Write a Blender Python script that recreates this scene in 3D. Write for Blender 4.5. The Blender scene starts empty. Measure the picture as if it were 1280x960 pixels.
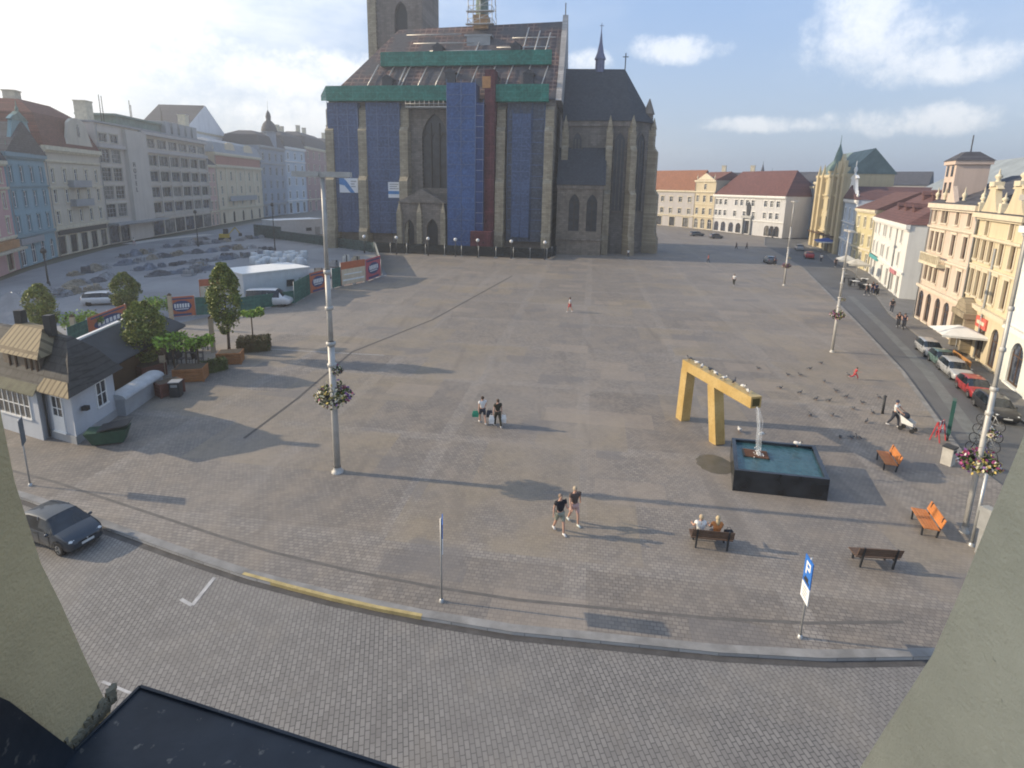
import bpy, bmesh, math, random
from mathutils import Vector, Matrix
random.seed(7)
C = bpy.context.scene.collection
rad = math.radians
# ------------------------------------------------------------------ camera maths (pixel of the photo -> point on a level plane)
F = 690.; PITCH = rad(12); ROLL = rad(1.06); HCAM = 14.; CYP = 379.   # the lens looks a little down and its frame is shifted down further
def ray(px, py):
    x = (px - 640) / F; y = -(py - CYP) / F
    c, s = math.cos(ROLL), math.sin(ROLL)
    x, y = x * c - y * s, x * s + y * c
    return Vector((x, math.cos(PITCH) + y * math.sin(PITCH), -math.sin(PITCH) + y * math.cos(PITCH)))
def G(px, py, z=0.):
    d = ray(px, py); t = (z - HCAM) / d.z
    return Vector((d.x * t, d.y * t, z))
# ------------------------------------------------------------------ mesh builder
class MB:
    def __init__(s): s.v = []; s.f = []; s.m = []; s.sm = []
    def add(s, pts, faces, m=0, smooth=False):
        o = len(s.v); s.v += [tuple(p) for p in pts]
        for f in faces: s.f.append([o + i for i in f]); s.m.append(m); s.sm.append(smooth)
    def quad(s, pts, m=0, smooth=False): s.add(pts, [list(range(len(pts)))], m, smooth)
    def box(s, x0, y0, z0, x1, y1, z1, m=0):
        p = [(x0,y0,z0),(x1,y0,z0),(x1,y1,z0),(x0,y1,z0),(x0,y0,z1),(x1,y0,z1),(x1,y1,z1),(x0,y1,z1)]
        s.add(p, [(0,3,2,1),(4,5,6,7),(0,1,5,4),(1,2,6,5),(2,3,7,6),(3,0,4,7)], m)
    def bar(s, p, q, w, h=None, m=0, up=(0,0,1)):
        p = Vector(p); q = Vector(q); h = h or w; d = (q - p).normalized(); u = Vector(up)
        if abs(d.dot(u)) > .97: u = Vector((1,0,0))
        a = d.cross(u).normalized() * w / 2; b = a.cross(d).normalized() * h / 2
        P = [p-a-b, p+a-b, p+a+b, p-a+b, q-a-b, q+a-b, q+a+b, q-a+b]
        s.add(P, [(0,1,2,3),(7,6,5,4),(0,4,5,1),(1,5,6,2),(2,6,7,3),(3,7,4,0)], m)
    def tube(s, pts, rads, n=8, m=0, smooth=True, cap=True):
        pts = [Vector(p) for p in pts]; N = len(pts)
        if not isinstance(rads, (list, tuple)): rads = [rads] * N
        V = []; up0 = None
        for i in range(N):
            d = (pts[min(i+1, N-1)] - pts[max(i-1, 0)]).normalized()
            u = Vector((0,0,1)) if abs(d.z) < .95 else Vector((1,0,0))
            a = d.cross(u).normalized()
            if up0 is not None and a.dot(up0) < 0: a = -a
            up0 = a; b = a.cross(d).normalized()
            for k in range(n):
                t = 2 * math.pi * k / n
                V.append(pts[i] + (a * math.cos(t) + b * math.sin(t)) * rads[i])
        Fc = [(i*n+k, i*n+(k+1)%n, (i+1)*n+(k+1)%n, (i+1)*n+k) for i in range(N-1) for k in range(n)]
        s.add(V, Fc, m, smooth)
        if cap:
            s.add([V[k] for k in range(n)], [list(range(n))[::-1]], m); s.add([V[(N-1)*n+k] for k in range(n)], [list(range(n))], m)
    def lathe(s, prof, n=16, c=(0,0,0), m=0, smooth=True, a0=0.):
        V = [(c[0]+r*math.cos(a0+2*math.pi*k/n), c[1]+r*math.sin(a0+2*math.pi*k/n), c[2]+z) for r, z in prof for k in range(n)]
        s.add(V, [(i*n+k, i*n+(k+1)%n, (i+1)*n+(k+1)%n, (i+1)*n+k) for i in range(len(prof)-1) for k in range(n)], m, smooth)
    def ell(s, c, r, n=8, k=6, m=0, rot=None):
        V = []
        for i in range(k+1):
            t = math.pi * i / k
            for j in range(n):
                a = 2*math.pi*j/n
                p = Vector((r[0]*math.sin(t)*math.cos(a), r[1]*math.sin(t)*math.sin(a), r[2]*math.cos(t)))
                if rot: p = rot @ p
                V.append(p + Vector(c))
        s.add(V, [(i*n+j, (i+1)*n+j, (i+1)*n+(j+1)%n, i*n+(j+1)%n) for i in range(k) for j in range(n)], m, True)
    def prism(s, poly, y0, y1, m=0):          # outline in x,z extruded along y
        n = len(poly); V = [(x, y0, z) for x, z in poly] + [(x, y1, z) for x, z in poly]
        s.add(V, [list(range(n)), list(range(2*n-1, n-1, -1))] + [(i, n+i, n+(i+1)%n, (i+1)%n) for i in range(n)], m)
    def prismz(s, poly, z0, z1, m=0, bottom=True):
        n = len(poly); V = [(p[0], p[1], z0) for p in poly] + [(p[0], p[1], z1) for p in poly]
        s.add(V, [list(range(n, 2*n))] + ([list(range(n-1, -1, -1))] if bottom else []) + [(i, (i+1)%n, n+(i+1)%n, n+i) for i in range(n)], m)
    def mesh(s, name, mats):
        me = bpy.data.meshes.new(name); me.from_pydata(s.v, [], s.f)
        for m in (mats if isinstance(mats, (list, tuple)) else [mats]): me.materials.append(m)
        me.polygons.foreach_set('material_index', s.m); me.polygons.foreach_set('use_smooth', s.sm)
        me.update(); return me
    def build(s, name, mats, parent=None, loc=None, rz=0, fix=True):
        me = s.mesh(name, mats)
        if fix:
            bm = bmesh.new(); bm.from_mesh(me); bmesh.ops.remove_doubles(bm, verts=bm.verts, dist=1e-5)
            bmesh.ops.recalc_face_normals(bm, faces=bm.faces); bm.to_mesh(me); bm.free()
        return link(me, name, parent, loc, rz)
def link(me, name, parent=None, loc=None, rz=0):
    o = bpy.data.objects.new(name, me); C.objects.link(o); o.parent = parent
    if loc is not None: o.location = loc
    if rz: o.rotation_euler.z = rz
    return o
def tag(o, label=None, cat=None, group=None, kind=None):
    if label: o['label'] = label
    if cat: o['category'] = cat
    if group: o['group'] = group
    if kind: o['kind'] = kind
    return o
def thing(name, label, cat, loc=(0,0,0), rz=0, group=None):
    o = bpy.data.objects.new(name, None); C.objects.link(o); o.location = loc; o.rotation_euler.z = rz
    o.empty_display_size = .3
    return tag(o, label, cat, group)
def dup(root, loc, rz=0, label=None, group=None):
    r = root.copy(); C.objects.link(r); r.location = loc; r.rotation_euler.z = rz
    if label: r['label'] = label
    if group: r['group'] = group
    for ch in list(root.children):
        c = ch.copy(); C.objects.link(c); c.parent = r
        for g in list(ch.children):
            d = g.copy(); C.objects.link(d); d.parent = c
    return r
# ------------------------------------------------------------------ materials
class NT:
    def __init__(s, name):
        s.mat = bpy.data.materials.new(name); s.mat.use_nodes = True; s.t = s.mat.node_tree
        s.b = s.t.nodes['Principled BSDF']; s.tc = None
    def n(s, typ, **kw):
        nd = s.t.nodes.new(typ)
        for k, v in kw.items():
            if k in nd.inputs: nd.inputs[k].default_value = v
            else: setattr(nd, k, v)
        return nd
    def l(s, a, b): s.t.links.new(a, b)
    def obj(s):
        if not s.tc: s.tc = s.n('ShaderNodeTexCoord')
        return s.tc.outputs['Object']
    def noise(s, scale, detail=3, vec=None, rough=.55):
        nd = s.n('ShaderNodeTexNoise'); nd.inputs['Scale'].default_value = scale; nd.inputs['Detail'].default_value = detail
        nd.inputs['Roughness'].default_value = rough; s.l(vec or s.obj(), nd.inputs['Vector']); return nd.outputs['Fac']
    def mapr(s, v, a, b, c=0., d=1.):
        nd = s.n('ShaderNodeMapRange'); s.l(v, nd.inputs['Value'])
        for i, x in zip((1,2,3,4), (a,b,c,d)): nd.inputs[i].default_value = x
        return nd.outputs[0]
    def mix(s, fac, a, b, mode='MIX'):
        nd = s.n('ShaderNodeMix', data_type='RGBA', blend_type=mode)
        for i, x in ((0, fac), (6, a), (7, b)):
            if hasattr(x, 'is_linked'): s.l(x, nd.inputs[i])
            else: nd.inputs[i].default_value = x if i == 0 else (*x[:3], 1)
        return nd.outputs[2]
    def math(s, op, a, b=None):
        nd = s.n('ShaderNodeMath', operation=op)
        for i, x in enumerate((a, b)):
            if x is None: continue
            if hasattr(x, 'is_linked'): s.l(x, nd.inputs[i])
            else: nd.inputs[i].default_value = x
        return nd.outputs[0]
    def mapping(s, rz=0., scale=(1,1,1), rx=0.):
        nd = s.n('ShaderNodeMapping'); nd.inputs['Rotation'].default_value = (rx, 0, rz); nd.inputs['Scale'].default_value = scale
        s.l(s.obj(), nd.inputs['Vector']); return nd.outputs[0]
    def brick(s, vec, w, h, mortar, c1, c2, cm, offset=.5, bias=0., smooth=.1):
        nd = s.n('ShaderNodeTexBrick', offset=offset); s.l(vec, nd.inputs['Vector'])
        for k, v in (('Scale', 1.), ('Brick Width', w), ('Row Height', h), ('Mortar Size', mortar), ('Bias', bias), ('Mortar Smooth', smooth)): nd.inputs[k].default_value = v
        for k, v in (('Color1', c1), ('Color2', c2), ('Mortar', cm)): nd.inputs[k].default_value = (*v[:3], 1)
        return nd
    def bump(s, h, dist=.02, strength=.5):
        nd = s.n('ShaderNodeBump'); nd.inputs['Strength'].default_value = strength; nd.inputs['Distance'].default_value = dist
        s.l(h, nd.inputs['Height']); s.l(nd.outputs[0], s.b.inputs['Normal'])
    def done(s, col, rough=.8, metal=0., spec=.3):
        if hasattr(col, 'is_linked'): s.l(col, s.b.inputs['Base Color'])
        else: s.b.inputs['Base Color'].default_value = (*col[:3], 1)
        s.b.inputs['Roughness'].default_value = rough; s.b.inputs['Metallic'].default_value = metal
        s.b.inputs['Specular IOR Level'].default_value = spec
        return s.mat
def sc(c, k): return tuple(min(1, x * k) for x in c)
def M(name, col, rough=.75, var=.18, scale=1.5, metal=0., spec=.3, bump=0.):
    t = NT(name); n = t.noise(scale, 4); n2 = t.noise(scale * 7, 2)
    c = t.mix(t.mapr(n, .3, .7), sc(col, 1 - var), sc(col, 1 + var)); c = t.mix(t.mapr(n2, .35, .65, 0, .35), c, sc(col, 1 - var * 1.5))
    if bump: t.bump(n2, bump, .6)
    return t.done(c, rough, metal, spec)
_pl = {}
def plaster(col):
    k = tuple(round(x, 3) for x in col)
    if k not in _pl:
        t = NT('plaster'); st = t.mapping(0, (2.2, 2.2, .22)); n = t.noise(.8, 5, st); n2 = t.noise(.35, 4); n3 = t.noise(9, 3)
        c = t.mix(t.mapr(n, .42, .75, 0, .55), col, sc(col, .68)); c = t.mix(t.mapr(n2, .35, .7, 0, .5), c, sc(col, 1.15))
        c = t.mix(t.mapr(n3, .4, .7, 0, .25), c, sc(col, .8)); t.bump(n3, .02, .3)
        _pl[k] = t.done(c, .85, 0, .2)
    return _pl[k]
_rt = {}
def rooftile(col):
    if col not in _rt:
        t = NT('roof tiles'); v = t.mapping(0, (1, 1, 1)); b = t.brick(t.mapping(0, (1, 1, 1), rad(90)), .45, .32, .03, sc(col, 1.2), sc(col, .75), sc(col, .45))
        n = t.noise(.5, 5); n2 = t.noise(3, 3)
        c = t.mix(t.mapr(n, .35, .7, 0, .6), b.outputs[0], sc(col, .62)); c = t.mix(t.mapr(n2, .45, .7, 0, .5), c, sc(col, 1.3))
        t.bump(b.outputs[1], .05, -.4); _rt[col] = t.done(c, .8, 0, .25)
    return _rt[col]
def stone(name, col, w=.9, h=.4, dirt=.5):
    t = NT(name); v = t.mapping(0, (1, 1, 1), rad(90)); b = t.brick(v, w, h, .02, sc(col, 1.2), sc(col, .7), sc(col, .5))
    n = t.noise(.18, 5); n2 = t.noise(1.2, 5); n3 = t.noise(.5, 4, t.mapping(0, (2.5, 2.5, .25)))
    c = t.mix(t.mapr(n2, .35, .7, 0, .55), b.outputs[0], sc(col, 1.15)); c = t.mix(t.mapr(n, .4, .65, 0, dirt), c, sc(col, .5))
    c = t.mix(t.mapr(n3, .48, .72, 0, dirt), c, sc(col, .42)); t.bump(n2, .05, .4)
    return t.done(c, .9, 0, .15)
def leafmat(name, col):
    t = NT(name); n = t.noise(1.1, 3); n2 = t.noise(9, 2)
    c = t.mix(t.mapr(n, .35, .65), sc(col, .65), sc(col, 1.35)); c = t.mix(t.mapr(n2, .4, .7, 0, .5), c, (col[0]*1.5, col[1]*1.35, col[2]))
    return t.done(c, .6, 0, .3)
def netting(name, col, alpha, sx=.9, sz=2.0, line=(.5,.52,.55)):
    t = NT(name); v = t.mapping(0, (1, 1, 1), rad(90))
    b = t.brick(v, sx, sz, .045, col, sc(col, .8), sc(line, .8), 0.)
    n = t.noise(.35, 4); n2 = t.noise(2.2, 4); c = t.mix(t.mapr(n, .35, .7, 0, .8), b.outputs[0], sc(col, .55)); c = t.mix(t.mapr(n2, .45, .75, 0, .5), c, sc(col, 1.5))
    t.bump(n2, .15, .5)
    m = t.done(c, .7, 0, .2)
    if alpha < 1: t.l(t.mapr(n2, .3, .7, max(0, alpha - .12), min(1, alpha + .12)), t.b.inputs['Alpha'])
    return m
# glass seen from outside by day: dark, glossy, some curtains behind
def glassmat(name, col, rough=.12):
    t = NT(name); n = t.noise(.9, 2); c = t.mix(t.mapr(n, .35, .65), sc(col, .5), sc(col, 1.6)); return t.done(c, rough, 0, .6)
GLASS = glassmat('window glass', (.035, .04, .048)); GLASS_B = glassmat('bluish glass', (.05, .06, .085), .08)
WHITE = M('white paint', (.72, .72, .7), .5, .08); CREAM = M('cream paint', (.62, .56, .42)); BROWN = M('brown wood', (.10, .06, .035))
GREYP = M('grey paint', (.3, .31, .32), .5, .12); STEEL = M('galvanised steel', (.42, .43, .43), .45, .12, 3, .6); DARK = M('dark metal', (.035, .037, .04), .5)
GOLD = None
TILE_R = rooftile((.2, .09, .06)); TILE_D = rooftile((.13, .06, .05)); TILE_O = rooftile((.29, .13, .07)); TILE_B = rooftile((.085, .085, .095)); TILE_G = M('green copper', (.15, .24, .2), .7, .25, .8)
SLATE = rooftile((.062, .067, .076)); COPPER = M('weathered copper', (.16, .23, .2), .6, .25, 1)
GREYROOF = M('grey sheet roof', (.27, .29, .31), .6, .15, .6)
# ------------------------------------------------------------------ world, sun, camera
sc_ = bpy.context.scene
SUN_AZ = rad(172); SUN_EL = rad(22.8)          # towards the sun: left, a little away from the camera
sun_dir = Vector((math.cos(SUN_AZ)*math.cos(SUN_EL), math.sin(SUN_AZ)*math.cos(SUN_EL), math.sin(SUN_EL)))
w = bpy.data.worlds.new('World'); sc_.world = w; w.use_nodes = True
nt = w.node_tree; bg = nt.nodes['Background']
sky = nt.nodes.new('ShaderNodeTexSky'); sky.sky_type = 'NISHITA'; sky.sun_disc = False
sky.sun_elevation = SUN_EL; sky.sun_rotation = rad(90) - SUN_AZ; sky.air_density = 1.0; sky.dust_density = 2.2; sky.ozone_density = 1.2
tcw = nt.nodes.new('ShaderNodeTexCoord'); sep = nt.nodes.new('ShaderNodeSeparateXYZ'); nt.links.new(tcw.outputs['Generated'], sep.inputs[0])
def wm(op, a, b):
    n = nt.nodes.new('ShaderNodeMath'); n.operation = op
    for i, x in enumerate((a, b)):
        if hasattr(x, 'is_linked'): nt.links.new(x, n.inputs[i])
        else: n.inputs[i].default_value = x
    return n.outputs[0]
def wr(v, a, b, c=0., d=1.):
    n = nt.nodes.new('ShaderNodeMapRange'); nt.links.new(v, n.inputs[0]); n.interpolation_type = 'SMOOTHSTEP'
    for i, x in zip((1,2,3,4), (a,b,c,d)): n.inputs[i].default_value = x
    return n.outputs[0]
def wmix(f, a, b):
    n = nt.nodes.new('ShaderNodeMix'); n.data_type = 'RGBA'
    for i, x in ((0, f), (6, a), (7, b)):
        if hasattr(x, 'is_linked'): nt.links.new(x, n.inputs[i])
        else: n.inputs[i].default_value = x if i == 0 else (*x, 1)
    return n.outputs[2]
def wnoise(vec, scale, detail, rough=.55):
    n = nt.nodes.new('ShaderNodeTexNoise'); nt.links.new(vec, n.inputs['Vector'])
    n.inputs['Scale'].default_value = scale; n.inputs['Detail'].default_value = detail; n.inputs['Roughness'].default_value = rough
    return n.outputs['Fac']
mp = nt.nodes.new('ShaderNodeMapping'); mp.inputs['Scale'].default_value = (1, 1, 2.6); mp.inputs['Location'].default_value = (.4, .2, .1); nt.links.new(tcw.outputs['Generated'], mp.inputs[0])
thin = wr(wnoise(mp.outputs[0], 2.0, 6, .6), .42, .72)
left = wr(sep.outputs[0], .1, -.6)                            # more cloud towards the sun
cov = wm('MULTIPLY', thin, wm('ADD', wm('MULTIPLY', left, .9), .16))
def puff(px, py, sx, sy, seed):                                # a cumulus of the photo, as a direction in the sky
    d = ray(px, py).normalized(); r = Vector((d.y, -d.x, 0)).normalized(); u = r.cross(d)
    m1 = nt.nodes.new('ShaderNodeVectorMath'); m1.operation = 'DOT_PRODUCT'; nt.links.new(tcw.outputs['Generated'], m1.inputs[0]); m1.inputs[1].default_value = r
    m2 = nt.nodes.new('ShaderNodeVectorMath'); m2.operation = 'DOT_PRODUCT'; nt.links.new(tcw.outputs['Generated'], m2.inputs[0]); m2.inputs[1].default_value = u
    m3 = nt.nodes.new('ShaderNodeVectorMath'); m3.operation = 'DOT_PRODUCT'; nt.links.new(tcw.outputs['Generated'], m3.inputs[0]); m3.inputs[1].default_value = d
    a = wm('POWER', wm('ABSOLUTE', wm('DIVIDE', m1.outputs['Value'], sx / F), 0), 2.); b = wm('POWER', wm('ABSOLUTE', wm('DIVIDE', m2.outputs['Value'], sy / F), 0), 2.)
    e = wm('SUBTRACT', 1., wm('ADD', a, b))
    n = wnoise(tcw.outputs['Generated'], 8 + seed, 9, .68)
    v = wm('ADD', e, wm('MULTIPLY', wm('SUBTRACT', n, .5), 6.5))
    return wm('MULTIPLY', wr(v, -.5, 1.5), wr(m3.outputs['Value'], 0., .2))
puffs = None
for a in ((1085, 45, 75, 40, 1), (1165, 80, 55, 18, 2), (850, 62, 48, 13, 3), (735, 76, 24, 12, 4), (1130, 150, 70, 14, 6), (960, 155, 60, 9, 5), (240, 90, 150, 26, 2), (90, 40, 150, 40, 4), (420, 85, 60, 18, 7), (380, 150, 130, 26, 3)):
    p = puff(*a); puffs = p if puffs is None else wm('MAXIMUM', puffs, p)
clouds = wm('MINIMUM', wm('ADD', cov, wm('MULTIPLY', puffs, .72)), 1.)
CLOUD_L = 9.0
tint = wmix(wr(sep.outputs[2], 0., .3), (9.6, 9.6, 9.4), (9.2, 9.5, 10.0))
skyc = wmix(.6, sky.outputs[0], wmix(wr(sep.outputs[2], 0., .35), (5.6, 6.7, 8.2), (3.6, 5.5, 9.0)))
glow = wm('MULTIPLY', wr(sep.outputs[0], -.15, -.85), wr(sep.outputs[2], -.1, .35)); skyc = wmix(wm('MULTIPLY', glow, .7), skyc, (9.4, 9.6, 9.6))               # evening haze lifts the whole sky
nt.links.new(wmix(clouds, skyc, tint), bg.inputs['Color']); bg.inputs['Strength'].default_value = .105
sl = bpy.data.lights.new('sun', 'SUN'); sl.energy = 4.8; sl.angle = rad(.5); sl.color = (1., .83, .60)
so = bpy.data.objects.new('sun', sl); C.objects.link(so); so.rotation_euler = (-sun_dir).to_track_quat('-Z', 'Y').to_euler(); so.location = (0, 0, 60)
cd = bpy.data.cameras.new('camera'); co = bpy.data.objects.new('camera', cd); C.objects.link(co)
cd.sensor_width = 36; cd.lens = F / 1280 * 36; cd.shift_y = -(480 - CYP) / 1280; cd.clip_start = .02; cd.clip_end = 9000
co.matrix_world = Matrix.Translation((0, 0, HCAM)) @ Matrix.Rotation(rad(90) - PITCH, 4, 'X') @ Matrix.Rotation(ROLL, 4, 'Z')
sc_.camera = co
vs = sc_.view_settings; vs.view_transform = 'Standard'; vs.look = 'None'; vs.gamma = 1; vs.exposure = .33; vs.use_curve_mapping = False
sc_.render.engine = 'CYCLES'; sc_.cycles.use_denoising = True; sc_.cycles.filter_width = 1.9; sc_.cycles.max_bounces = 6; sc_.cycles.transparent_max_bounces = 8; sc_.cycles.volume_bounces = 0
# ------------------------------------------------------------------ ground, paving, roads
AX = rad(-8)                                                  # the square's own axes
def flat(name, pts, z, mat, skirt=0, kind='structure', label=None):
    mb = MB(); n = len(pts); P = [(p[0], p[1], z) for p in pts]
    mb.quad(P)
    if skirt: mb.add(P + [(p[0], p[1], z - skirt) for p in pts], [(i, n+i, n+(i+1)%n, (i+1)%n) for i in range(n)])
    me = mb.mesh(name, mat); bm = bmesh.new(); bm.from_mesh(me); bmesh.ops.triangulate(bm, faces=bm.faces)
    bmesh.ops.recalc_face_normals(bm, faces=bm.faces)
    bm.faces.ensure_lookup_table()
    up = sum(f.normal.z * f.calc_area() for f in bm.faces)
    if up < 0: bmesh.ops.reverse_faces(bm, faces=bm.faces)
    bm.to_mesh(me); bm.free()
    o = link(me, name); tag(o, label, None, None, kind); return o
def square_mat():
    t = NT('granite sett paving'); v = t.mapping(-AX)
    cob = t.brick(v, .21, .165, .014, (.262, .232, .2), (.168, .151, .135), (.09, .08, .072), .5, 0., .3)
    pan = t.brick(t.mapping(-AX, (1, 1, 1)), 7.6, 9.4, .42, (.90, .89, .88), (1.1, 1.1, 1.1), (1.17, 1.18, 1.19), 0., 0., .02)
    c = t.mix(1., cob.outputs[0], pan.outputs[0], 'MULTIPLY')
    yp = t.brick(t.mapping(-AX, (1, 1, 1)), 5.1, 4.7, 0., (0, 0, 0), (1, 1, 1), (0, 0, 0), .5); yk = t.noise(.4, 4); c = t.mix(t.math('MULTIPLY', t.mapr(yp.outputs[0], .74, .78, 0, .6), t.mapr(yk, .3, .6)), c, (.27, .218, .145))
    n = t.noise(.11, 5); n2 = t.noise(.55, 5); n3 = t.noise(2.6, 4); n4 = t.noise(.045, 3)
    c = t.mix(t.mapr(n, .36, .66, 0, .55), c, (.18, .164, .15)); c = t.mix(t.mapr(n2, .42, .72, 0, .55), c, (.265, .222, .175))
    c = t.mix(t.mapr(n3, .5, .75, 0, .4), c, (.135, .117, .102)); c = t.mix(t.mapr(n4, .5, .62, 0, .35), c, (.28, .25, .22))
    st = t.noise(.9, 2, t.mapping(-AX, (1, .1, 1))); c = t.mix(t.mapr(st, .58, .75, 0, .4), c, (.12, .105, .092)); rp = t.brick(t.mapping(-AX + .03), 3.3, 2.1, 0., (0, 0, 0), (1, 1, 1), (0, 0, 0), .37); rk = t.noise(.21, 2); pm_ = t.math('MULTIPLY', t.mapr(rp.outputs[0], .86, .9), t.mapr(rk, .48, .56)); c = t.mix(t.math('MULTIPLY', pm_, .55), c, (.15, .14, .135)); pm2 = t.mapr(rp.outputs[0], .08, .05); c = t.mix(t.math('MULTIPLY', pm2, .35), c, (.3, .25, .2))
    t.bump(cob.outputs[1], .012, -.6)
    return t.done(c, .72, 0, .35)
def road_mat():
    t = NT('cobbled road'); v = t.mapping(rad(24))
    cob = t.brick(t.mapping(rad(78)), .25, .14, .016, (.228, .213, .197), (.176, .165, .153), (.075, .07, .065), .5, 0., .35)
    n = t.noise(.14, 5); n2 = t.noise(1.1, 5); n3 = t.noise(.35, 4)
    c = t.mix(t.mapr(n, .38, .66, 0, .5), cob.outputs[0], (.21, .196, .18)); c = t.mix(t.mapr(n2, .5, .75, 0, .4), c, (.11, .1, .092))
    c = t.mix(t.mapr(n3, .52, .75, 0, .45), c, (.26, .228, .185))
    t.bump(cob.outputs[1], .02, -.8); return t.done(c, .68, 0, .4)
def asphalt(name, col, k=1.):
    t = NT(name); n = t.noise(.13, 5); n2 = t.noise(1.5, 5); n3 = t.noise(30, 2)
    c = t.mix(t.mapr(n, .35, .68), sc(col, .8), sc(col, 1.25)); c = t.mix(t.mapr(n2, .5, .75, 0, .4), c, sc(col, .6)); c = t.mix(t.mapr(n3, .3, .7, 0, .3), c, sc(col, 1.5))
    st = t.noise(.6, 3, t.mapping(rad(20), (1, .08, 1))); c = t.mix(t.mapr(st, .52, .75, 0, .5), c, sc(col, 1.35))
    return t.done(c, .75, 0, .35)
SQ = square_mat(); RD = road_mat(); ASPH = asphalt('asphalt', (.105, .105, .105)); LOT = asphalt('grey setts of the car park', (.2, .205, .215)); PAVE = M('small pavement setts', (.2, .19, .175), .8, .2, .8)
flat('ground', [(-1500, -300), (1500, -300), (1500, 1500), (-1500, 1500)], -.25, M('earth', (.12, .12, .09), .9, .2, .02))
flat('near_road', [(-90, -6), (60, -6), (60, 50), (-90, 60)], -.12, RD)
kerb_px = [(30, 622), (100, 647), (170, 672), (240, 697), (310, 720), (415, 747), (525, 770), (640, 789), (750, 800), (900, 815), (1030, 822), (1160, 820)]
kerb = [Vector((-60, 36, 0)), Vector((-32, 25.6, 0))] + [G(*p) for p in kerb_px] + [Vector((17.5, 14.6, 0)), Vector((21.5, 17.5, 0)), Vector((23.9, 21.5, 0))]
edge_r = [G(1210, 575), G(1200, 560), G(1130, 464), G(1080, 411), G(1040, 370), G(1005, 335), Vector((66, 145, 0)), Vector((80, 176, 0))]
flat('square_paving', kerb + edge_r + [Vector((84, 190, 0)), Vector((60, 236, 0)), Vector((-60, 330, 0)), Vector((-110, 330, 0)), Vector((-92, 200, 0)), Vector((-66, 60, 0))], 0, SQ, .13)
def strip(name, pts, w0, w1, z, mat, skirt=0, label=None):
    P = [Vector((p[0], p[1])) for p in pts]; L = []; Rr = []
    for i, p in enumerate(P):
        d = (P[min(i+1, len(P)-1)] - P[max(i-1, 0)]).normalized(); n = Vector((-d.y, d.x))
        L.append(p + n * w1); Rr.append(p + n * w0)
    mb = MB()
    for i in range(len(P)-1):
        a, b, c_, d = Rr[i], Rr[i+1], L[i+1], L[i]
        mb.quad([(a.x,a.y,z),(b.x,b.y,z),(c_.x,c_.y,z),(d.x,d.y,z)])
        if skirt: mb.quad([(a.x,a.y,z),(a.x,a.y,z-skirt),(b.x,b.y,z-skirt),(b.x,b.y,z)])
    o = mb.build(name, mat); tag(o, label, None, None, 'structure'); return o
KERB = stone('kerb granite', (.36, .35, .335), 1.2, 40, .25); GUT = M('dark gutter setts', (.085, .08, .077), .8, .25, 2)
strip('gutter_shade', kerb[1:-1], -.26, -.024, -.114, GUT)  # gutter strip, darkened to stand in for the shaded kerb face
YEL = M('worn yellow paint', (.42, .33, .15), .7, .2, 3)
strip('kerb', kerb, -.02, .30, .006, KERB, .13)
strip('kerb', edge_r, -.02, .30, .006, KERB, .13)
strip('kerb_marking', [G(*p) for p in ((303, 717.5), (360, 733), (415, 747), (470, 759.5), (527, 770.3))], -.026, .1, .011, YEL, .13)
strip('pavement_band', [p + Vector((0.2, 1.3, 0)) for p in kerb[1:-3]], 0, .14, .004, M('dark channel stones', (.13, .12, .11), .8, .2, 2))
STRIP = stone('pale band of slabs', (.225, .215, .205), .8, .5, .25)
DRAIN = M('drain channel', (.085, .077, .07), .7)
strip('drain_channel', [G(*p) for p in ((305, 548), (372, 498), (440, 440), (540, 400), (640, 345))], -.09, .09, .008, DRAIN)
LINE = M('worn road paint', (.42, .41, .4), .7, .25, 4)
strip('road_marking', [G(268, 722, -.12), G(240, 757, -.12)], -.07, .07, -.112, LINE); strip('road_marking', [G(226, 749, -.12), G(240, 757, -.12)], -.06, .06, -.111, LINE)
strip('road_marking', [G(128, 852, -.12), G(176, 872, -.12)], -.04, .04, -.112, LINE)
# right-hand street
fac_r = [G(1280, 500), G(1245, 470), G(1192, 428), G(1142, 395), G(1121, 372), G(1085, 340), G(1062, 330), G(1047, 318), G(1012, 305)]
flat('street', [Vector((22, -6, 0)), Vector((60, -6, 0)), Vector((60, 30, 0)), Vector((70, 70, 0)), Vector((96, 180, 0)), Vector((80, 178, 0)), Vector((64, 140, 0)), Vector((40, 70, 0)), Vector((24, 30, 0))], -.112, ASPH)
dirs = Vector((.36, .93, 0)); off = Vector((-.93, .36, 0))
pav = [p + off * 2.4 for p in fac_r]; pav = [pav[0] + Vector((-3, -12, 0))] + pav
flat('pavement', [Vector((60, 10, 0))] + pav + [Vector((90, 165, 0)), Vector((100, 150, 0)), Vector((80, 60, 0))], .004, PAVE, .13)
strip('kerb', [Vector((p.x, p.y, 0)) for p in pav], -.2, .05, .01, KERB, .12)
strip('street_marking', [G(x, y, -.11) for x, y in ((1215, 556), (1150, 464), (1100, 411), (1058, 370))], -.9, -.1, -.104, M('lighter street setts', (.16, .165, .16), .7, .2, 1))
# car park on the left
flat('car_park', [G(0, 440), G(130, 425), G(330, 380), G(484, 345), G(470, 318), G(345, 276), G(270, 287), G(192, 300), G(135, 311), G(40, 337), Vector((-70, 74, 0)), Vector((-66, 55, 0))], .005, LOT)
strip('pavement_band', [G(330, 436), G(420, 441), G(480, 444)], -.05, .05, .006, LINE)
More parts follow.
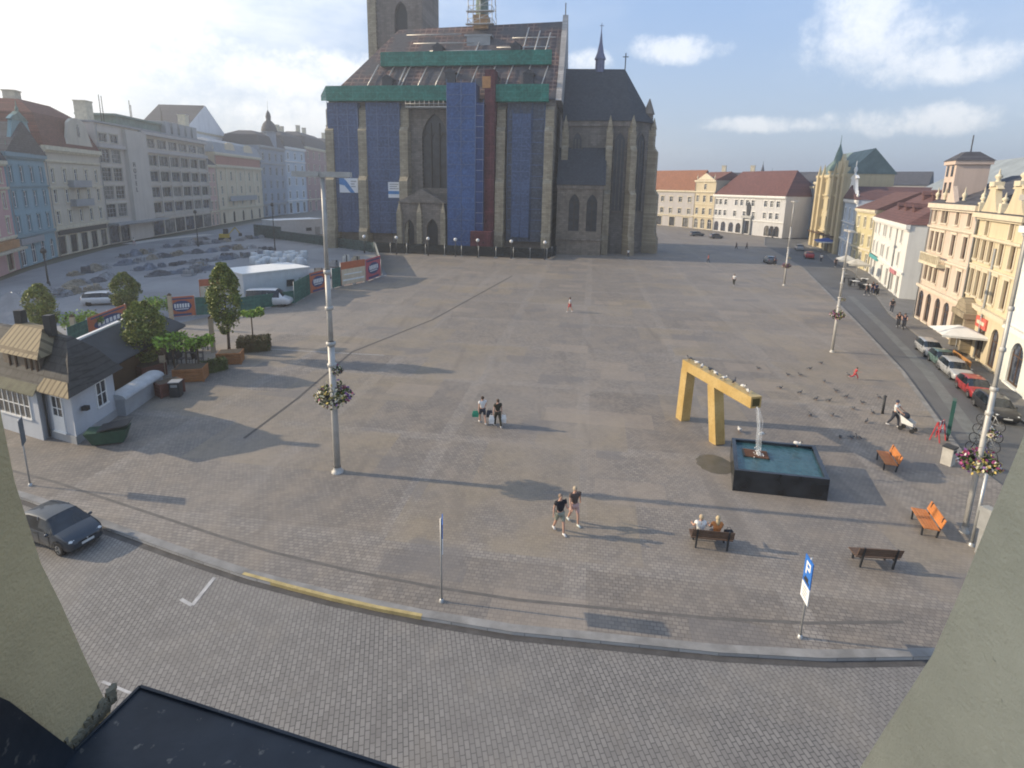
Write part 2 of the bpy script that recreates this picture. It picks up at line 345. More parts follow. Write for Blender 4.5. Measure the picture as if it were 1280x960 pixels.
# hills behind the far houses
hb = MB(); nx = 70
HILLM = leafmat('wooded hill', (.05, .08, .045))
rows_ = []
for j in range(10):
    r_ = []
    for i in range(nx):
        x = -150 + 900 * i / (nx - 1); y = 520 + j * 40
        h = (30 + 16 * math.sin(i * .09 + 1)) * math.sin(math.pi * min(1, j / 6.5) / 2) + random.uniform(-1.2, 1.6) - max(0, (x - 330) * .06)
        r_.append((x, y, max(-1, h) if j else -1))
    rows_.append(r_)
hb.add([p for r_ in rows_ for p in r_], [(j*nx+i, j*nx+i+1, (j+1)*nx+i+1, (j+1)*nx+i) for j in range(9) for i in range(nx-1)], 0, True)
tag(hb.build('hills', HILLM), None, None, None, 'structure')
# ------------------------------------------------------------------ houses
gl = 'houses along the shaded left side'
def cells(mb, W, H, holes, y=0., m=0, z0=0., x0=0.):
    xs = sorted({x0, W} | {v for h in holes for v in h[:2]}); zs = sorted({z0, H} | {v for h in holes for v in h[2:4]})
    for i in range(len(xs)-1):
        for j in range(len(zs)-1):
            cx = (xs[i]+xs[i+1])/2; cz = (zs[j]+zs[j+1])/2
            if any(h[0] < cx < h[1] and h[2] < cz < h[3] for h in holes): continue
            mb.quad([(xs[i],y,zs[j]),(xs[i+1],y,zs[j]),(xs[i+1],y,zs[j+1]),(xs[i],y,zs[j+1])], m)
def arch_pts(xc, r, zs, n=10, pointed=False, a0=0., a1=math.pi):
    if not pointed: return [(xc + r*math.cos(a0+(a1-a0)*k/n), zs + r*math.sin(a0+(a1-a0)*k/n)) for k in range(n+1)]
    out = []                                                   # two arcs of radius 2r
    for k in range(n//2+1):
        t = math.pi/3*k/(n//2); out.append((xc - r + 2*r*math.cos(t), zs + 2*r*math.sin(t)))
    return out + [(2*xc - x, z) for x, z in out[::-1][1:]]
def add_hole(mb, h, depth, m=0, y=0., pointed=False):
    x0, x1, z0, z1 = h[:4]
    mb.quad([(x0,y,z0),(x0,y+depth,z0),(x0,y+depth,z1),(x0,y,z1)], m); mb.quad([(x1,y,z0),(x1,y,z1),(x1,y+depth,z1),(x1,y+depth,z0)], m)
    mb.quad([(x0,y,z1),(x0,y+depth,z1),(x1,y+depth,z1),(x1,y,z1)], m); mb.quad([(x0,y,z0),(x1,y,z0),(x1,y+depth,z0),(x0,y+depth,z0)], m)
    if len(h) > 4 and h[4]:
        xc = (x0+x1)/2; r = (x1-x0)/2; hgt = r if not pointed else r*1.732
        A = arch_pts(xc, r, z1-hgt, 10, pointed); k = len(A)//2
        for half, corner in ((A[:k+1], (x1, z1)), (A[k:], (x0, z1))):
            for a, b in zip(half, half[1:]):
                mb.quad([(corner[0],y+.002,corner[1]),(a[0],y+.002,a[1]),(b[0],y+.002,b[1])], m)
                mb.quad([(a[0],y+.002,a[1]),(a[0],y+depth,a[1]),(b[0],y+depth,b[1]),(b[0],y+.002,b[1])], m)
_wc = {}; WR = random.Random(4); CURT = glassmat('curtained glass', (.13, .13, .125), .25)
def window_meshes(w, h, arch, frame, sur, cols=2, rowsn=2):
    k = (round(w,2), round(h,2), arch, frame.name, sur.name, cols, rowsn)
    if k not in _wc:
        f = MB(); t = .1; y0, y1 = .13, .22
        for x in (-w/2, w/2 - t): f.box(x, y0, 0, x+t, y1, h)
        for z in (0, h-t): f.box(-w/2+t, y0, z, w/2-t, y1, z+t)
        for i in range(1, cols): x = -w/2 + w*i/cols; f.box(x-.04, y0+.01, t, x+.04, y1-.01, h-t)
        for i in range(1, rowsn): z = h*(.66 if rowsn == 2 else i/rowsn); f.box(-w/2+t, y0+.014, z-.04, w/2-t, y1-.014, z+.04)
        f.box(-w/2-.15, -.14, -.16, w/2+.15, .12, -.003, 1)               # sill
        if not arch:
            for x in (-w/2-.2, w/2+.003): f.box(x, -.07, .0, x+.197, -.002, h+.0, 1)
            f.box(-w/2-.26, -.13, h+.004, w/2+.26, -.002, h+.26, 1)
        p = MB(); p.quad([(-w/2+.02,.18,.02),(w/2-.02,.18,.02),(w/2-.02,.18,h-.02),(-w/2+.02,.18,h-.02)])
        _wc[k] = (f.mesh('window', [frame, sur]), [p.mesh('pane', [g_]) for g_ in (GLASS, GLASS_B, GLASS, CURT)])
    return _wc[k]
def put_window(root, x, z, w, h, arch, frame, sur, cols=2, rowsn=2, y=0., rz=0, name='window'):
    f, p = window_meshes(w, h, arch, frame, sur, cols, rowsn)
    o = link(f, name, root, (x, y, z), rz); link(WR.choice(p), 'pane', o); return o
def roof_mesh(kind, W, D, H, rise, ov=.5, inset=None):
    mb = MB(); x0, x1, y0, y1 = -.15, W+.15, -ov, D+ov
    if kind == 'gable':
        P = [(x0,y0,H),(x1,y0,H),(x1,y1,H),(x0,y1,H),(x0,D/2,H+rise),(x1,D/2,H+rise)]
        mb.add(P, [(0,1,5,4),(2,3,4,5),(0,4,3),(1,2,5),(0,3,2,1)])
    elif kind == 'hip':
        k = inset if inset is not None else min(D/2, W*.45)
        P = [(x0,y0,H),(x1,y0,H),(x1,y1,H),(x0,y1,H),(x0+k,D/2,H+rise),(x1-k,D/2,H+rise)]
        mb.add(P, [(0,1,5,4),(2,3,4,5),(0,4,3),(1,2,5),(0,3,2,1)])
    elif kind == 'front':                                         # gable end towards the street
        P = [(x0,y0,H),(x1,y0,H),(x1,y1,H),(x0,y1,H),(W/2,y0,H+rise),(W/2,y1,H+rise)]
        mb.add(P, [(0,4,5,3),(1,2,5,4),(0,1,4),(2,3,5),(0,3,2,1)])
    elif kind == 'mansard':
        k = rise*.28; k2 = D*.36
        a = [(x0,y0,H),(x1,y0,H),(x1,y1,H),(x0,y1,H)]; b = [(x0+k,y0+k,H+rise*.7),(x1-k,y0+k,H+rise*.7),(x1-k,y1-k,H+rise*.7),(x0+k,y1-k,H+rise*.7)]
        c = [(x0+k2,y0+k2,H+rise),(x1-k2,y0+k2,H+rise),(x1-k2,y1-k2,H+rise),(x0+k2,y1-k2,H+rise)]
        mb.add(a+b+c, [(i,(i+1)%4,4+(i+1)%4,4+i) for i in range(4)] + [(4+i,4+(i+1)%4,8+(i+1)%4,8+i) for i in range(4)] + [(8,9,10,11),(0,3,2,1)])
    else:
        mb.box(x0, y0, H, x1, y1, H+.35)
    return mb
def house(name, label, A, B, H, D, wall, rows=(), roof=('gable', 4), rmat=None, trim=None, frame=None, bands=(), chimneys=(), group='houses round the square', extra=None, dormers=(), gables=(), pilasters=(), stucco2=None, cat='house'):
    A = Vector((A[0], A[1], 0)); B = Vector((B[0], B[1], 0)); W = (B-A).length; rz = math.atan2(B.y-A.y, B.x-A.x)
    r = thing(name, label, cat, A, rz, group)
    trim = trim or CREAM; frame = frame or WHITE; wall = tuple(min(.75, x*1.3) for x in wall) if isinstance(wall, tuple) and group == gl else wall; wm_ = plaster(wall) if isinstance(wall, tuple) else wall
    holes = []
    for rw in rows:
        z, h, w = rw['z'], rw['h'], rw['w']; n = rw.get('n', 3); arch = rw.get('arch', False)
        xs = rw.get('xs') or [W*(i+.5)/n for i in range(n)]
        for x in xs: holes.append((x-w/2, x+w/2, z, z+h, arch, rw))
    holes = [h for h in holes if h[0] > .05 and h[1] < W-.05]
    mb = MB(); cells(mb, W, H, holes)
    for h in holes: add_hole(mb, h, .24)
    mb.quad([(0,0,0),(0,D,0),(0,D,H),(0,0,H)]); mb.quad([(W,0,0),(W,0,H),(W,D,H),(W,D,0)]); mb.quad([(0,D,0),(W,D,0),(W,D,H),(0,D,H)])
    me = mb.mesh('wall', wm_); link(me, 'wall', r)
    for h in holes:
        rw = h[5]
        put_window(r, (h[0]+h[1])/2, h[2], h[1]-h[0], h[3]-h[2], h[4], rw.get('frame', frame), trim, rw.get('cols', 2), rw.get('rows', 2), 0., 0, rw.get('name', 'window'))
    for z, hh, pr in bands: cm = MB(); cm.box(-.02-pr*.3, -pr, z, W+.02+pr*.3, -.003, z+hh); cm.box(-.02-pr*.1, -pr*.55, z-hh*.45, W+.02+pr*.1, -.004, z-.001); cm.build('cornice', trim, r)
    for x, wd, z0, z1 in pilasters: cm = MB(); cm.box(x-wd/2, -.16, z0, x+wd/2, -.004, z1); cm.build('pilaster', trim, r)
    if rows and W > 8:
        m = MB(); m.tube([(.3,-.2,.05),(.3,-.2,H-.9),(.3,-.45,H-.2)], .075, 6); m.build('downpipe', GREYP, r)
    if roof:
        rr = roof_mesh(roof[0], W, D, H, roof[1], *(roof[2:])).build('roof', rmat or TILE_R, r)
        for cx, cy, ch, cw in chimneys:
            c = MB(); z0 = H + .2; c.box(cx-cw/2, cy-cw/2, z0, cx+cw/2, cy+cw/2, H+ch); c.box(cx-cw/2-.12, cy-cw/2-.12, H+ch, cx+cw/2+.12, cy+cw/2+.12, H+ch+.22)
            c.build('chimney', CREAM if ch > 3 else WHITE, rr)
        for dx, dz, dy, dw in dormers:
            d = MB(); z = H+dz; d.box(dx-dw/2, dy, z, dx+dw/2, dy+2.2, z+1.2); d.prism([(dx-dw/2-.15,z+1.2),(dx+dw/2+.15,z+1.2),(dx,z+1.75)], dy-.15, dy+2.4)
            dd = d.build('dormer', rmat or TILE_R, rr)
    for g in gables:                                              # (outline in x,z, thickness, y, material)
        p = MB(); p.prism(g[0], g[2], g[2]+g[1]); o = p.build('gable', g[3] if len(g) > 3 and g[3] else wm_, r)
    if extra: extra(r, W, wm_)
    if group == gl: r.scale.z = 1.1 if A.y < 125 else 1.13
    return r
def volute(xc, w, z, h, neck=.34):
    L = []
    for t in (0, .12, .25, .4, .55, .7, .82):
        hw = w/2 * (1 - (1-neck) * (t/.82) ** .55); L.append((xc-hw, z+h*t))
    L += [(xc-w*.26, z+h*.84), (xc-w*.16, z+h*.95), (xc, z+h)]
    return L + [(2*xc-x, zz) for x, zz in L[::-1][1:]]
def fins(r, mat, items, name='finial'):
    for it in items:
        m = MB(); finial(m, *it); m.build(name, mat, r)
def finial(mb, x, z, h, r=.28, y=0.):
    mb.lathe([(r*.7,0),(r*.5,h*.2),(r,h*.35),(r*.8,h*.5),(r*.25,h*.62),(r*.3,h*.7),(.02,h)], 8, (x,y,z))
def shop(x0, x1, z0, z1, mat, glass=True):
    def f(r, W, wm_):
        m = MB(); m.box(x0, -.12, z1, x1, -.004, z1+.7, 0); o = m.build('shop_front', mat, r)
    return f
def W_(z, h, w, n=3, **k): d = dict(z=z, h=h, w=w, n=n); d.update(k); return d
# ---- left row, in the shade (each from its near end A to its far end B)
gl = 'houses along the shaded left side'
A0, A1, A2, A3 = G(-52, 366), G(26, 336), G(73, 321), G(137, 306)
w_ = (A1-A0).length
def ex0(r, W, wm_):
    m = MB(); m.box(.4, -.9, 3.3, W-1.6, -.003, 4.3); m.build('shop_sign', M('orange shop fascia', (.42, .2, .08), .6), r)
    m = MB(); m.prism([(.6,2.9),(W-.3,2.9),(W-.3,3.2),(.6,3.2)], -1.4, -.01); m.build('awning', M('cream awning', (.5,.44,.34)), r)
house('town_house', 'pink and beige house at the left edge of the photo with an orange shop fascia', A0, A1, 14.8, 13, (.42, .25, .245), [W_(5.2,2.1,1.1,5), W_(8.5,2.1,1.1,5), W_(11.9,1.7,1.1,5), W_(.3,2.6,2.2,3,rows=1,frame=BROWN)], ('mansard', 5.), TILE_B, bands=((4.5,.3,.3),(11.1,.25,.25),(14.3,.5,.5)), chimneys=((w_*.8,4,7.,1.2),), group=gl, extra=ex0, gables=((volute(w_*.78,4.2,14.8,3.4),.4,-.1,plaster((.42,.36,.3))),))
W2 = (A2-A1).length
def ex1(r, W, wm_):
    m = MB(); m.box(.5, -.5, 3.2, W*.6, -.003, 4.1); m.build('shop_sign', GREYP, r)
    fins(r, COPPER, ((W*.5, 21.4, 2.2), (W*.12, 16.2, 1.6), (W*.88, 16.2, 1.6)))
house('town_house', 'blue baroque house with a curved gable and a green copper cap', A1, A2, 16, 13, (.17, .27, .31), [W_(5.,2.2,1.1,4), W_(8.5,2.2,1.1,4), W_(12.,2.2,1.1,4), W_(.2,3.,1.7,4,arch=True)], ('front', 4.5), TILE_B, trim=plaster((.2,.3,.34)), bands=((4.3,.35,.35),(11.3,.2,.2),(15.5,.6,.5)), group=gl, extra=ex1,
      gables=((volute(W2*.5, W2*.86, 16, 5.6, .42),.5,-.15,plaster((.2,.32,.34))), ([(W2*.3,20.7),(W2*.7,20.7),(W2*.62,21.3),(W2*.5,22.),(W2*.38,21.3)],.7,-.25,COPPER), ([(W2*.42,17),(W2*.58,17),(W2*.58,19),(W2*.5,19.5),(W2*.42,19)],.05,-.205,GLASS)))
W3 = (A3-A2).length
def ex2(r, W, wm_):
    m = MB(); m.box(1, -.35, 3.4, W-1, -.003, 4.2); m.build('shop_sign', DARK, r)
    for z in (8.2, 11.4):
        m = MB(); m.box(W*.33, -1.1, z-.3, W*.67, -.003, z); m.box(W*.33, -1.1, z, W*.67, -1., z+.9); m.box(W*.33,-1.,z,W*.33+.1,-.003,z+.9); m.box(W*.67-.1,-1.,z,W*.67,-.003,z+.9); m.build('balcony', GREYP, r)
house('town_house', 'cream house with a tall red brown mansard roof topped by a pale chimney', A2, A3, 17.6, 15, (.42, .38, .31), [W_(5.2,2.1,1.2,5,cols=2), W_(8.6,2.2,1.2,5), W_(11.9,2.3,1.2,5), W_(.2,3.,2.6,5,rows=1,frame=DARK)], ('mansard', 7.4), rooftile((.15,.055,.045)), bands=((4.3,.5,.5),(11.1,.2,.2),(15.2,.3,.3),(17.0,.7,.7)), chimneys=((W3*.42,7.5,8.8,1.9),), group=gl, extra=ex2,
      gables=((volute(W3*.64, W3*.6, 17.6, 5.4, .55),.5,-.2), ([(W3*.64-.5,19.8),(W3*.64+.5,19.8),(W3*.64+.5,21.4),(W3*.64,21.9),(W3*.64-.5,21.4)],.05,-.26,GLASS)))
# modern hotel: a glazed wing, a blank pier with upright letters, long bands of windows
A4, A5 = G(192, 296), G(265, 283); A45 = A3 + (A5-A3)
Wt = (A45-A3).length; k1 = (G(160,301)-A3).length; k2 = (A4-A3).length
xsw = [k1*.28, k1*.76]; xsm = [k2 + (Wt-k2)*(i+.5)/6 for i in range(6)]; ww = (Wt-k2)/6 - .7
rowsH = []
for z in (5.2, 8.7, 12.2, 15.7): rowsH += [dict(z=z, h=2.6, w=k1*.4, xs=xsw, cols=3, rows=3, frame=GREYP), dict(z=z, h=2.3, w=ww, xs=xsm, cols=3, rows=1, frame=GREYP)]
rowsH += [dict(z=19.6, h=1.9, w=ww*.92, xs=xsm, cols=3, rows=1, frame=GREYP), dict(z=19.6, h=1.6, w=k1*.34, xs=xsw, cols=2, rows=1), dict(z=.2, h=3.4, w=ww+.3, xs=xsm, cols=4, rows=1, frame=DARK), dict(z=.2, h=3.4, w=k1*.42, xs=xsw, cols=2, rows=1, frame=DARK)]
def letters(txt, size, parent, loc, rot, mat, name='lettering', ext=.05, vertical=False):
    cu = bpy.data.curves.new(name, 'FONT'); cu.body = '\n'.join(txt) if vertical else txt; cu.size = size; cu.extrude = ext; cu.align_x = 'CENTER'; cu.space_line = .95
    o = bpy.data.objects.new('tmp', cu); C.objects.link(o); dg = bpy.context.evaluated_depsgraph_get(); dg.update()
    me = bpy.data.meshes.new_from_object(o.evaluated_get(dg)); me.name = name; me.materials.clear(); me.materials.append(mat)
    bpy.data.objects.remove(o); p = link(me, name, parent, loc); p.rotation_euler = rot; return p
def exh(r, W, wm_):
    m = MB()
    for i in range(7): x = k2 + (W-k2)*i/6; m.box(x-.22, -.35, 4.3, x+.22, -.003, 18.2)
    for z in (4.4, 7.85, 11.35, 14.85): m.box(k2+.25, -.3, z, W-.25, -.004, z+.55)
    m.box(k1+1.2, -.9, 3.9, k2-.2, -.005, 22.5); m.build('pier', plaster((.5,.47,.42)), r)
    m = MB(); m.box(0, -.55, 18.5, W+.3, -.01, 19.3); m.build('cornice', plaster((.46,.44,.42)), r); m = MB(); m.box(k2-2, -.9, 22.2, W+.3, -.01, 22.9); m.build('cornice', plaster((.46,.44,.42)), r)
    m = MB(); m.box(k2*.7, 2.5, 23, W-1, 10, 25.4); m.box(k2*.65, 2, 25.4, W-.6, 10.6, 25.8); m.build('penthouse', COPPER, r)
    m = MB()
    for i in range(5): x = W*.62 + i*W*.075; m.box(x, 1.2, 23, x+W*.05, 6, 26.4)
    m.build('roof_plant', GREYP, r)
    for x in (k2*.55, k2*.6, k2*1.2, k2*1.23, W*.7, W*.71): m = MB(); m.tube([(x, 4, 23), (x, 4, 28.5 + (x % 1)*2)], .09, 6); m.build('antenna', DARK, r)
    m = MB(); m.box(.2, -2.2, 3.7, k2+4, -.006, 4.15); m.build('canopy', GREYP, r)
    letters('HOTEL', 1.35, r, (k1+3.1, -.92, 15.2), (rad(90), 0, 0), DARK, vertical=True)
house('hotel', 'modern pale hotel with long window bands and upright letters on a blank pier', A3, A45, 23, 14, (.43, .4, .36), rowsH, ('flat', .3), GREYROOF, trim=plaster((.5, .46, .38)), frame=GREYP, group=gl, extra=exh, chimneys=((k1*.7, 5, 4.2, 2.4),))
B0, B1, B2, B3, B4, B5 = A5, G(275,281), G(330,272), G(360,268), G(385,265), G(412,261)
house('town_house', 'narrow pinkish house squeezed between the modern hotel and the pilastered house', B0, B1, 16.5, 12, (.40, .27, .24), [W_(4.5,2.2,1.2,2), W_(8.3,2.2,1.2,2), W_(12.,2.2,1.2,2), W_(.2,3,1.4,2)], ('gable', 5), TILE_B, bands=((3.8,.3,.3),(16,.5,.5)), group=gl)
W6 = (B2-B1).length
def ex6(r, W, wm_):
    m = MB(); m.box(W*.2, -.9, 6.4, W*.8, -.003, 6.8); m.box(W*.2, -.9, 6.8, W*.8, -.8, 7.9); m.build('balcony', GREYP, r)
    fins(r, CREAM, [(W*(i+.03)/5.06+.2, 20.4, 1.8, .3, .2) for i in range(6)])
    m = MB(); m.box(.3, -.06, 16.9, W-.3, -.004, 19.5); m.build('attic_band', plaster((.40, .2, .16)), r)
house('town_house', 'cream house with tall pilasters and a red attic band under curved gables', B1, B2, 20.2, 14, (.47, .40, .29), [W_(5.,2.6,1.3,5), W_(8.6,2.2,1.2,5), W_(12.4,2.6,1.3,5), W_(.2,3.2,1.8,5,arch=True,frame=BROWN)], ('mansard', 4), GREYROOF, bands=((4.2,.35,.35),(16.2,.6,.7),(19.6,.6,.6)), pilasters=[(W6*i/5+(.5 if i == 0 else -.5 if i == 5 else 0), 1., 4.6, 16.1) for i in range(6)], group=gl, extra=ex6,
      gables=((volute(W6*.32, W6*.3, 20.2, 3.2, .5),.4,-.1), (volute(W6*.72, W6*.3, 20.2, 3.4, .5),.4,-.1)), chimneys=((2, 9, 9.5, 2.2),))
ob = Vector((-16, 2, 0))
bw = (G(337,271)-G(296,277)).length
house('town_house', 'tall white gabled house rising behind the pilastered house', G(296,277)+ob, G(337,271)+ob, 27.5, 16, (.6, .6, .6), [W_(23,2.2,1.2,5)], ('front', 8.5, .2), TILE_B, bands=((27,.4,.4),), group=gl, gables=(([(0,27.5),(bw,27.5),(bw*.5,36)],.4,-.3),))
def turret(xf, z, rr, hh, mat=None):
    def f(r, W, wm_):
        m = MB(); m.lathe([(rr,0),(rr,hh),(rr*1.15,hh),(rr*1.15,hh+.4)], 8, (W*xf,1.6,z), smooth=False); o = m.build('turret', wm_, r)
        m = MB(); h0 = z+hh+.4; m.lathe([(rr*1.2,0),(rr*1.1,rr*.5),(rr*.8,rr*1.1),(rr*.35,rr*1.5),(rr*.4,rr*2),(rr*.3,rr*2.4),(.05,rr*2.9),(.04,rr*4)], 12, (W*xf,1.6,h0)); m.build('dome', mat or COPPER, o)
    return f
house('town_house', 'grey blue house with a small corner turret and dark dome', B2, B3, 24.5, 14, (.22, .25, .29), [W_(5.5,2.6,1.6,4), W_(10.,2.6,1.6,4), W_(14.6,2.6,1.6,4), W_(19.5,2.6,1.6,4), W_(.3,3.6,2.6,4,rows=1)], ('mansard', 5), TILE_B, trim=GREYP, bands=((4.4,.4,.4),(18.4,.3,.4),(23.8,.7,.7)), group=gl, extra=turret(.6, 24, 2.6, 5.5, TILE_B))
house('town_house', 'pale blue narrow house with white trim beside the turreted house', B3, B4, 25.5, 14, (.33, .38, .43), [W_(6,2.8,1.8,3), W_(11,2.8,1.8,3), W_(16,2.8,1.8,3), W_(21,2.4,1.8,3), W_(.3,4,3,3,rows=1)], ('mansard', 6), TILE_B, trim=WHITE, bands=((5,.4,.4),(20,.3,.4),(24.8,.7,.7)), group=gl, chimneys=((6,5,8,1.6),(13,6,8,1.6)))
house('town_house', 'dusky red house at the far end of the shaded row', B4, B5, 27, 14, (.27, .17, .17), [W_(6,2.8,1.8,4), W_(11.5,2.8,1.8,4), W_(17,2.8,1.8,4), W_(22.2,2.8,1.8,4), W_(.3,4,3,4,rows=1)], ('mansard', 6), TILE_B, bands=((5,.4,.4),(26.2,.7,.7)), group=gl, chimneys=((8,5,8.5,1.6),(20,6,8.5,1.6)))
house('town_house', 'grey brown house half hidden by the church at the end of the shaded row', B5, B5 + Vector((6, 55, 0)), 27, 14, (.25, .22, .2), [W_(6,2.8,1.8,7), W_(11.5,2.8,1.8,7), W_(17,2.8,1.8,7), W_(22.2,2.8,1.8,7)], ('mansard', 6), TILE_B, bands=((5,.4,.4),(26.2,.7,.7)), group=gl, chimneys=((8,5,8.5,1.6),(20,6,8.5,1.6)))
# ---- far right corner, behind the church
gb = 'houses behind the church on the right'
a = G(818, 281) + Vector((-4, 7, 0)); b = G(865, 285)
house('town_house', 'pale house with a steep orange tiled roof right beside the church', a, b, 13.5, 12, (.44,.42,.41), [W_(.2,3.4,2.6,4,rows=1,frame=BROWN), W_(4.9,2.0,1.5,6), W_(9.2,2.0,1.5,6)], ('gable', 7.5), TILE_O, bands=((4.1,.3,.3),(13,.5,.5)), group=gb)
c = G(890, 288)
wy = (c-b).length
def exy(r, W, wm_):
    fins(r, CREAM, ((W*.08, 17.4, 2), (W*.92, 17.4, 2)))
house('town_house', 'narrow yellow house with a pointed white framed gable beside the orange roof', b, c, 17.2, 12, (.48,.42,.3), [W_(.2,3.6,2.2,3,arch=True), W_(5.2,2.3,1.4,3), W_(9.6,2.3,1.4,3), W_(13.9,2.,1.2,1)], ('gable', 3), TILE_R, trim=CREAM, bands=((4.3,.35,.4),(8.8,.2,.2),(13,.4,.5),(16.7,.5,.5)), group=gb, extra=exy, gables=(([(.6,17.2),(wy-.6,17.2),(wy*.5,19.6)],.4,-.2,CREAM),))
d = G(977, 298)
wl = (d-c).length
def exw(r, W, wm_):
    m = MB(); m.box(W*.47, -.7, .1, W*.485, -.004, 5.2); m.box(W*.575, -.7, .1, W*.59, -.004, 5.2); m.box(W*.46, -.9, 5.2, W*.6, -.004, 6.); m.build('portal', STEEL, r)
    m = MB(); m.prism([(W*.512,6.2),(W*.532,6.0),(W*.552,6.2),(W*.56,9),(W*.532,10.3),(W*.504,9)], -.3, -.01); m.build('emblem', DARK, r)
house('long_house', 'long white house with a dark red roof and a dark emblem above its portal', c, d, 12.4, 15, (.52,.52,.53), [dict(z=.2,h=3.2,w=2.2,xs=[wl*x for x in (.06,.17,.29,.40,.8,.86,.92)],arch=True,frame=BROWN), dict(z=.2,h=4.4,w=2.4,xs=[wl*.535],frame=BROWN), dict(z=5.4,h=1.9,w=1.3,xs=[wl*x for x in (.04,.10,.18,.33,.47,.6,.75,.83,.91)]), dict(z=9.,h=1.9,w=1.3,xs=[wl*x for x in (.04,.10,.18,.34,.42,.50,.58,.75,.83,.91)])], ('hip', 7.8, .5, 4), rooftile((.15,.07,.06)), trim=WHITE, bands=((4.5,.25,.3),(11.8,.6,.7)), group=gb, extra=exw, cat='house')
e = G(990, 300); f_ = G(1012, 305)
house('town_house', 'shaded blue grey house at the mouth of the side street', d + Vector((8, 22, 0)), e + Vector((9, 8, 0)), 15.5, 12, (.34,.4,.46), [W_(.2,3.6,2.2,2), W_(5.2,2.3,1.4,2), W_(9.6,2.3,1.4,2)], ('hip', 4), TILE_B, group=gb, bands=((15,.5,.5),))
house('town_house', 'plain beige house filling the gap left of the yellow gothic house', e + Vector((9, 8, 0)), f_ + Vector((3, 0, 0)), 16.8, 14, (.44,.40,.33), [W_(.2,3.6,2.,4,arch=True), W_(5.6,2.,1.3,4), W_(10.2,2.,1.3,4)], ('gable', 3.), TILE_B, group=gb, bands=((16.2,.6,.6),))
# ---- sunlit right-hand row (each from its far end A to its near end B)
gr = 'sunlit houses along the right-hand street'
g_ = G(1047, 318); wg = (g_-f_).length
def exg(r, W, wm_):
    m = MB(); x = W*.46
    m.lathe([(1.7,0),(1.7,5.5),(2.,5.5),(2.,6.)], 8, (x, 1.2, 13), smooth=False); o = m.build('turret', wm_, r)
    m = MB(); m.lathe([(2.1,0),(1.9,.8),(1.2,1.8),(1.0,2.6),(.7,4.2),(.35,5.4),(.08,6.4),(.04,8.4)], 10, (x, 1.2, 19.)); m.build('spire', COPPER, o)
    m = MB()
    for q in (.12, .28, .66, .84, .97): m.box(W*q-.7, -.9, 0, W*q+.7, -.004, 17.5); m.lathe([(.7,0),(.02,3.2)], 4, (W*q, -.45, 17.5), smooth=False, a0=.785)
    m.build('buttress', plaster((.48,.40,.25)), r)
    m = MB(); m.prism([(1, 3.6), (W*.9, 3.6), (W*.9, 3.9), (1, 3.9)], -1.2, -.01); m.build('canopy', BROWN, r)
house('gothic_house', 'yellow neo-gothic house with a slender copper spire and stepped gable', f_, g_, 18, 9, (.50,.43,.28), [W_(.2,3.2,2.6,5,rows=1,frame=BROWN), W_(5.2,2.6,1.3,5,frame=BROWN), W_(9.6,2.6,1.3,5,frame=BROWN), W_(13.8,2.6,1.1,5,frame=BROWN)], ('gable', 5.5), M('green grey roof', (.14,.19,.185), .7, .2, .5), trim=plaster((.55,.47,.3)), bands=((4.2,.3,.4),(13,.3,.4),(17.5,.6,.5)), group=gr, extra=exg,
      gables=(([(wg*.6,18),(wg*.98,18),(wg*.98,19.5),(wg*.9,19.5),(wg*.9,21),(wg*.84,21),(wg*.79,22.6),(wg*.74,21),(wg*.68,21),(wg*.68,19.5),(wg*.6,19.5)],.6,-.25),))
ofs = Vector((11, 0, 0))
j0_ = G(1108, 360); house('hall', 'big hall with a plain pale grey roof rising behind the slim blue house', g_ + Vector((8.4, -3.2, 0)), j0_ + Vector((8.4, -3.2, 0)), 11.5, 22, (.36,.38,.4), [], ('hip', 8.5, .6, 9), M('pale sheet roof', (.26,.29,.30), .6, .2, .4), group=gr, cat='hall')
h_ = G(1062, 330); wb = (h_-g_).length
def exb(r, W, wm_):
    fins(r, WHITE, ((W*.5, 17.4, 3., .35), (W*.1, 12.8, 1.6, .3), (W*.9, 12.8, 1.6, .3)))
house('town_house', 'slim pale blue house with a white stepped gable and finial', g_, h_, 12.6, 14, (.44,.5,.58), [W_(.2,3.,1.6,3), W_(4.6,2.2,1.3,3), W_(8.2,2.4,1.3,3)], ('front', 2.6), rooftile((.145,.075,.066)), trim=WHITE, bands=((3.8,.3,.3),(7.6,.2,.3),(12,.5,.4)), group=gr, extra=exb, gables=((volute(wb*.5, wb*.9, 12.6, 5., .3),.5,-.2,WHITE), ([(wb*.42,13.2),(wb*.58,13.2),(wb*.58,15.4),(wb*.42,15.4)],.04,-.25,GLASS)))
i_ = G(1085, 340)
house('town_house', 'narrow pale yellow house between the blue gable and the white house', h_, i_, 11., 12, (.52,.46,.27), [W_(.2,2.8,1.6,3), W_(4.3,1.9,1.2,3), W_(7.6,1.9,1.2,3)], ('gable', 3.2), rooftile((.15,.08,.068)), bands=((3.6,.3,.3),(10.5,.5,.4)), group=gr)
j_ = G(1123, 373)
wj = (j_-i_).length
def exj(r, W, wm_):
    m = MB(); m.box(.5, -.3, 2.9, W*.3, -.004, 3.5); m.build('shop_sign', M('turquoise sign', (.1,.35,.36)), r)
    m = MB(); m.box(W*.72, -.25, 2.7, W*.86, -.004, 3.3); m.build('shop_sign', M('pink sign', (.5,.2,.22)), r)
    m = MB(); m.tube([(W*.73,-.1,.1),(W*.73,-.1,9.6)], .09, 6); m.build('downpipe', GREYP, r)
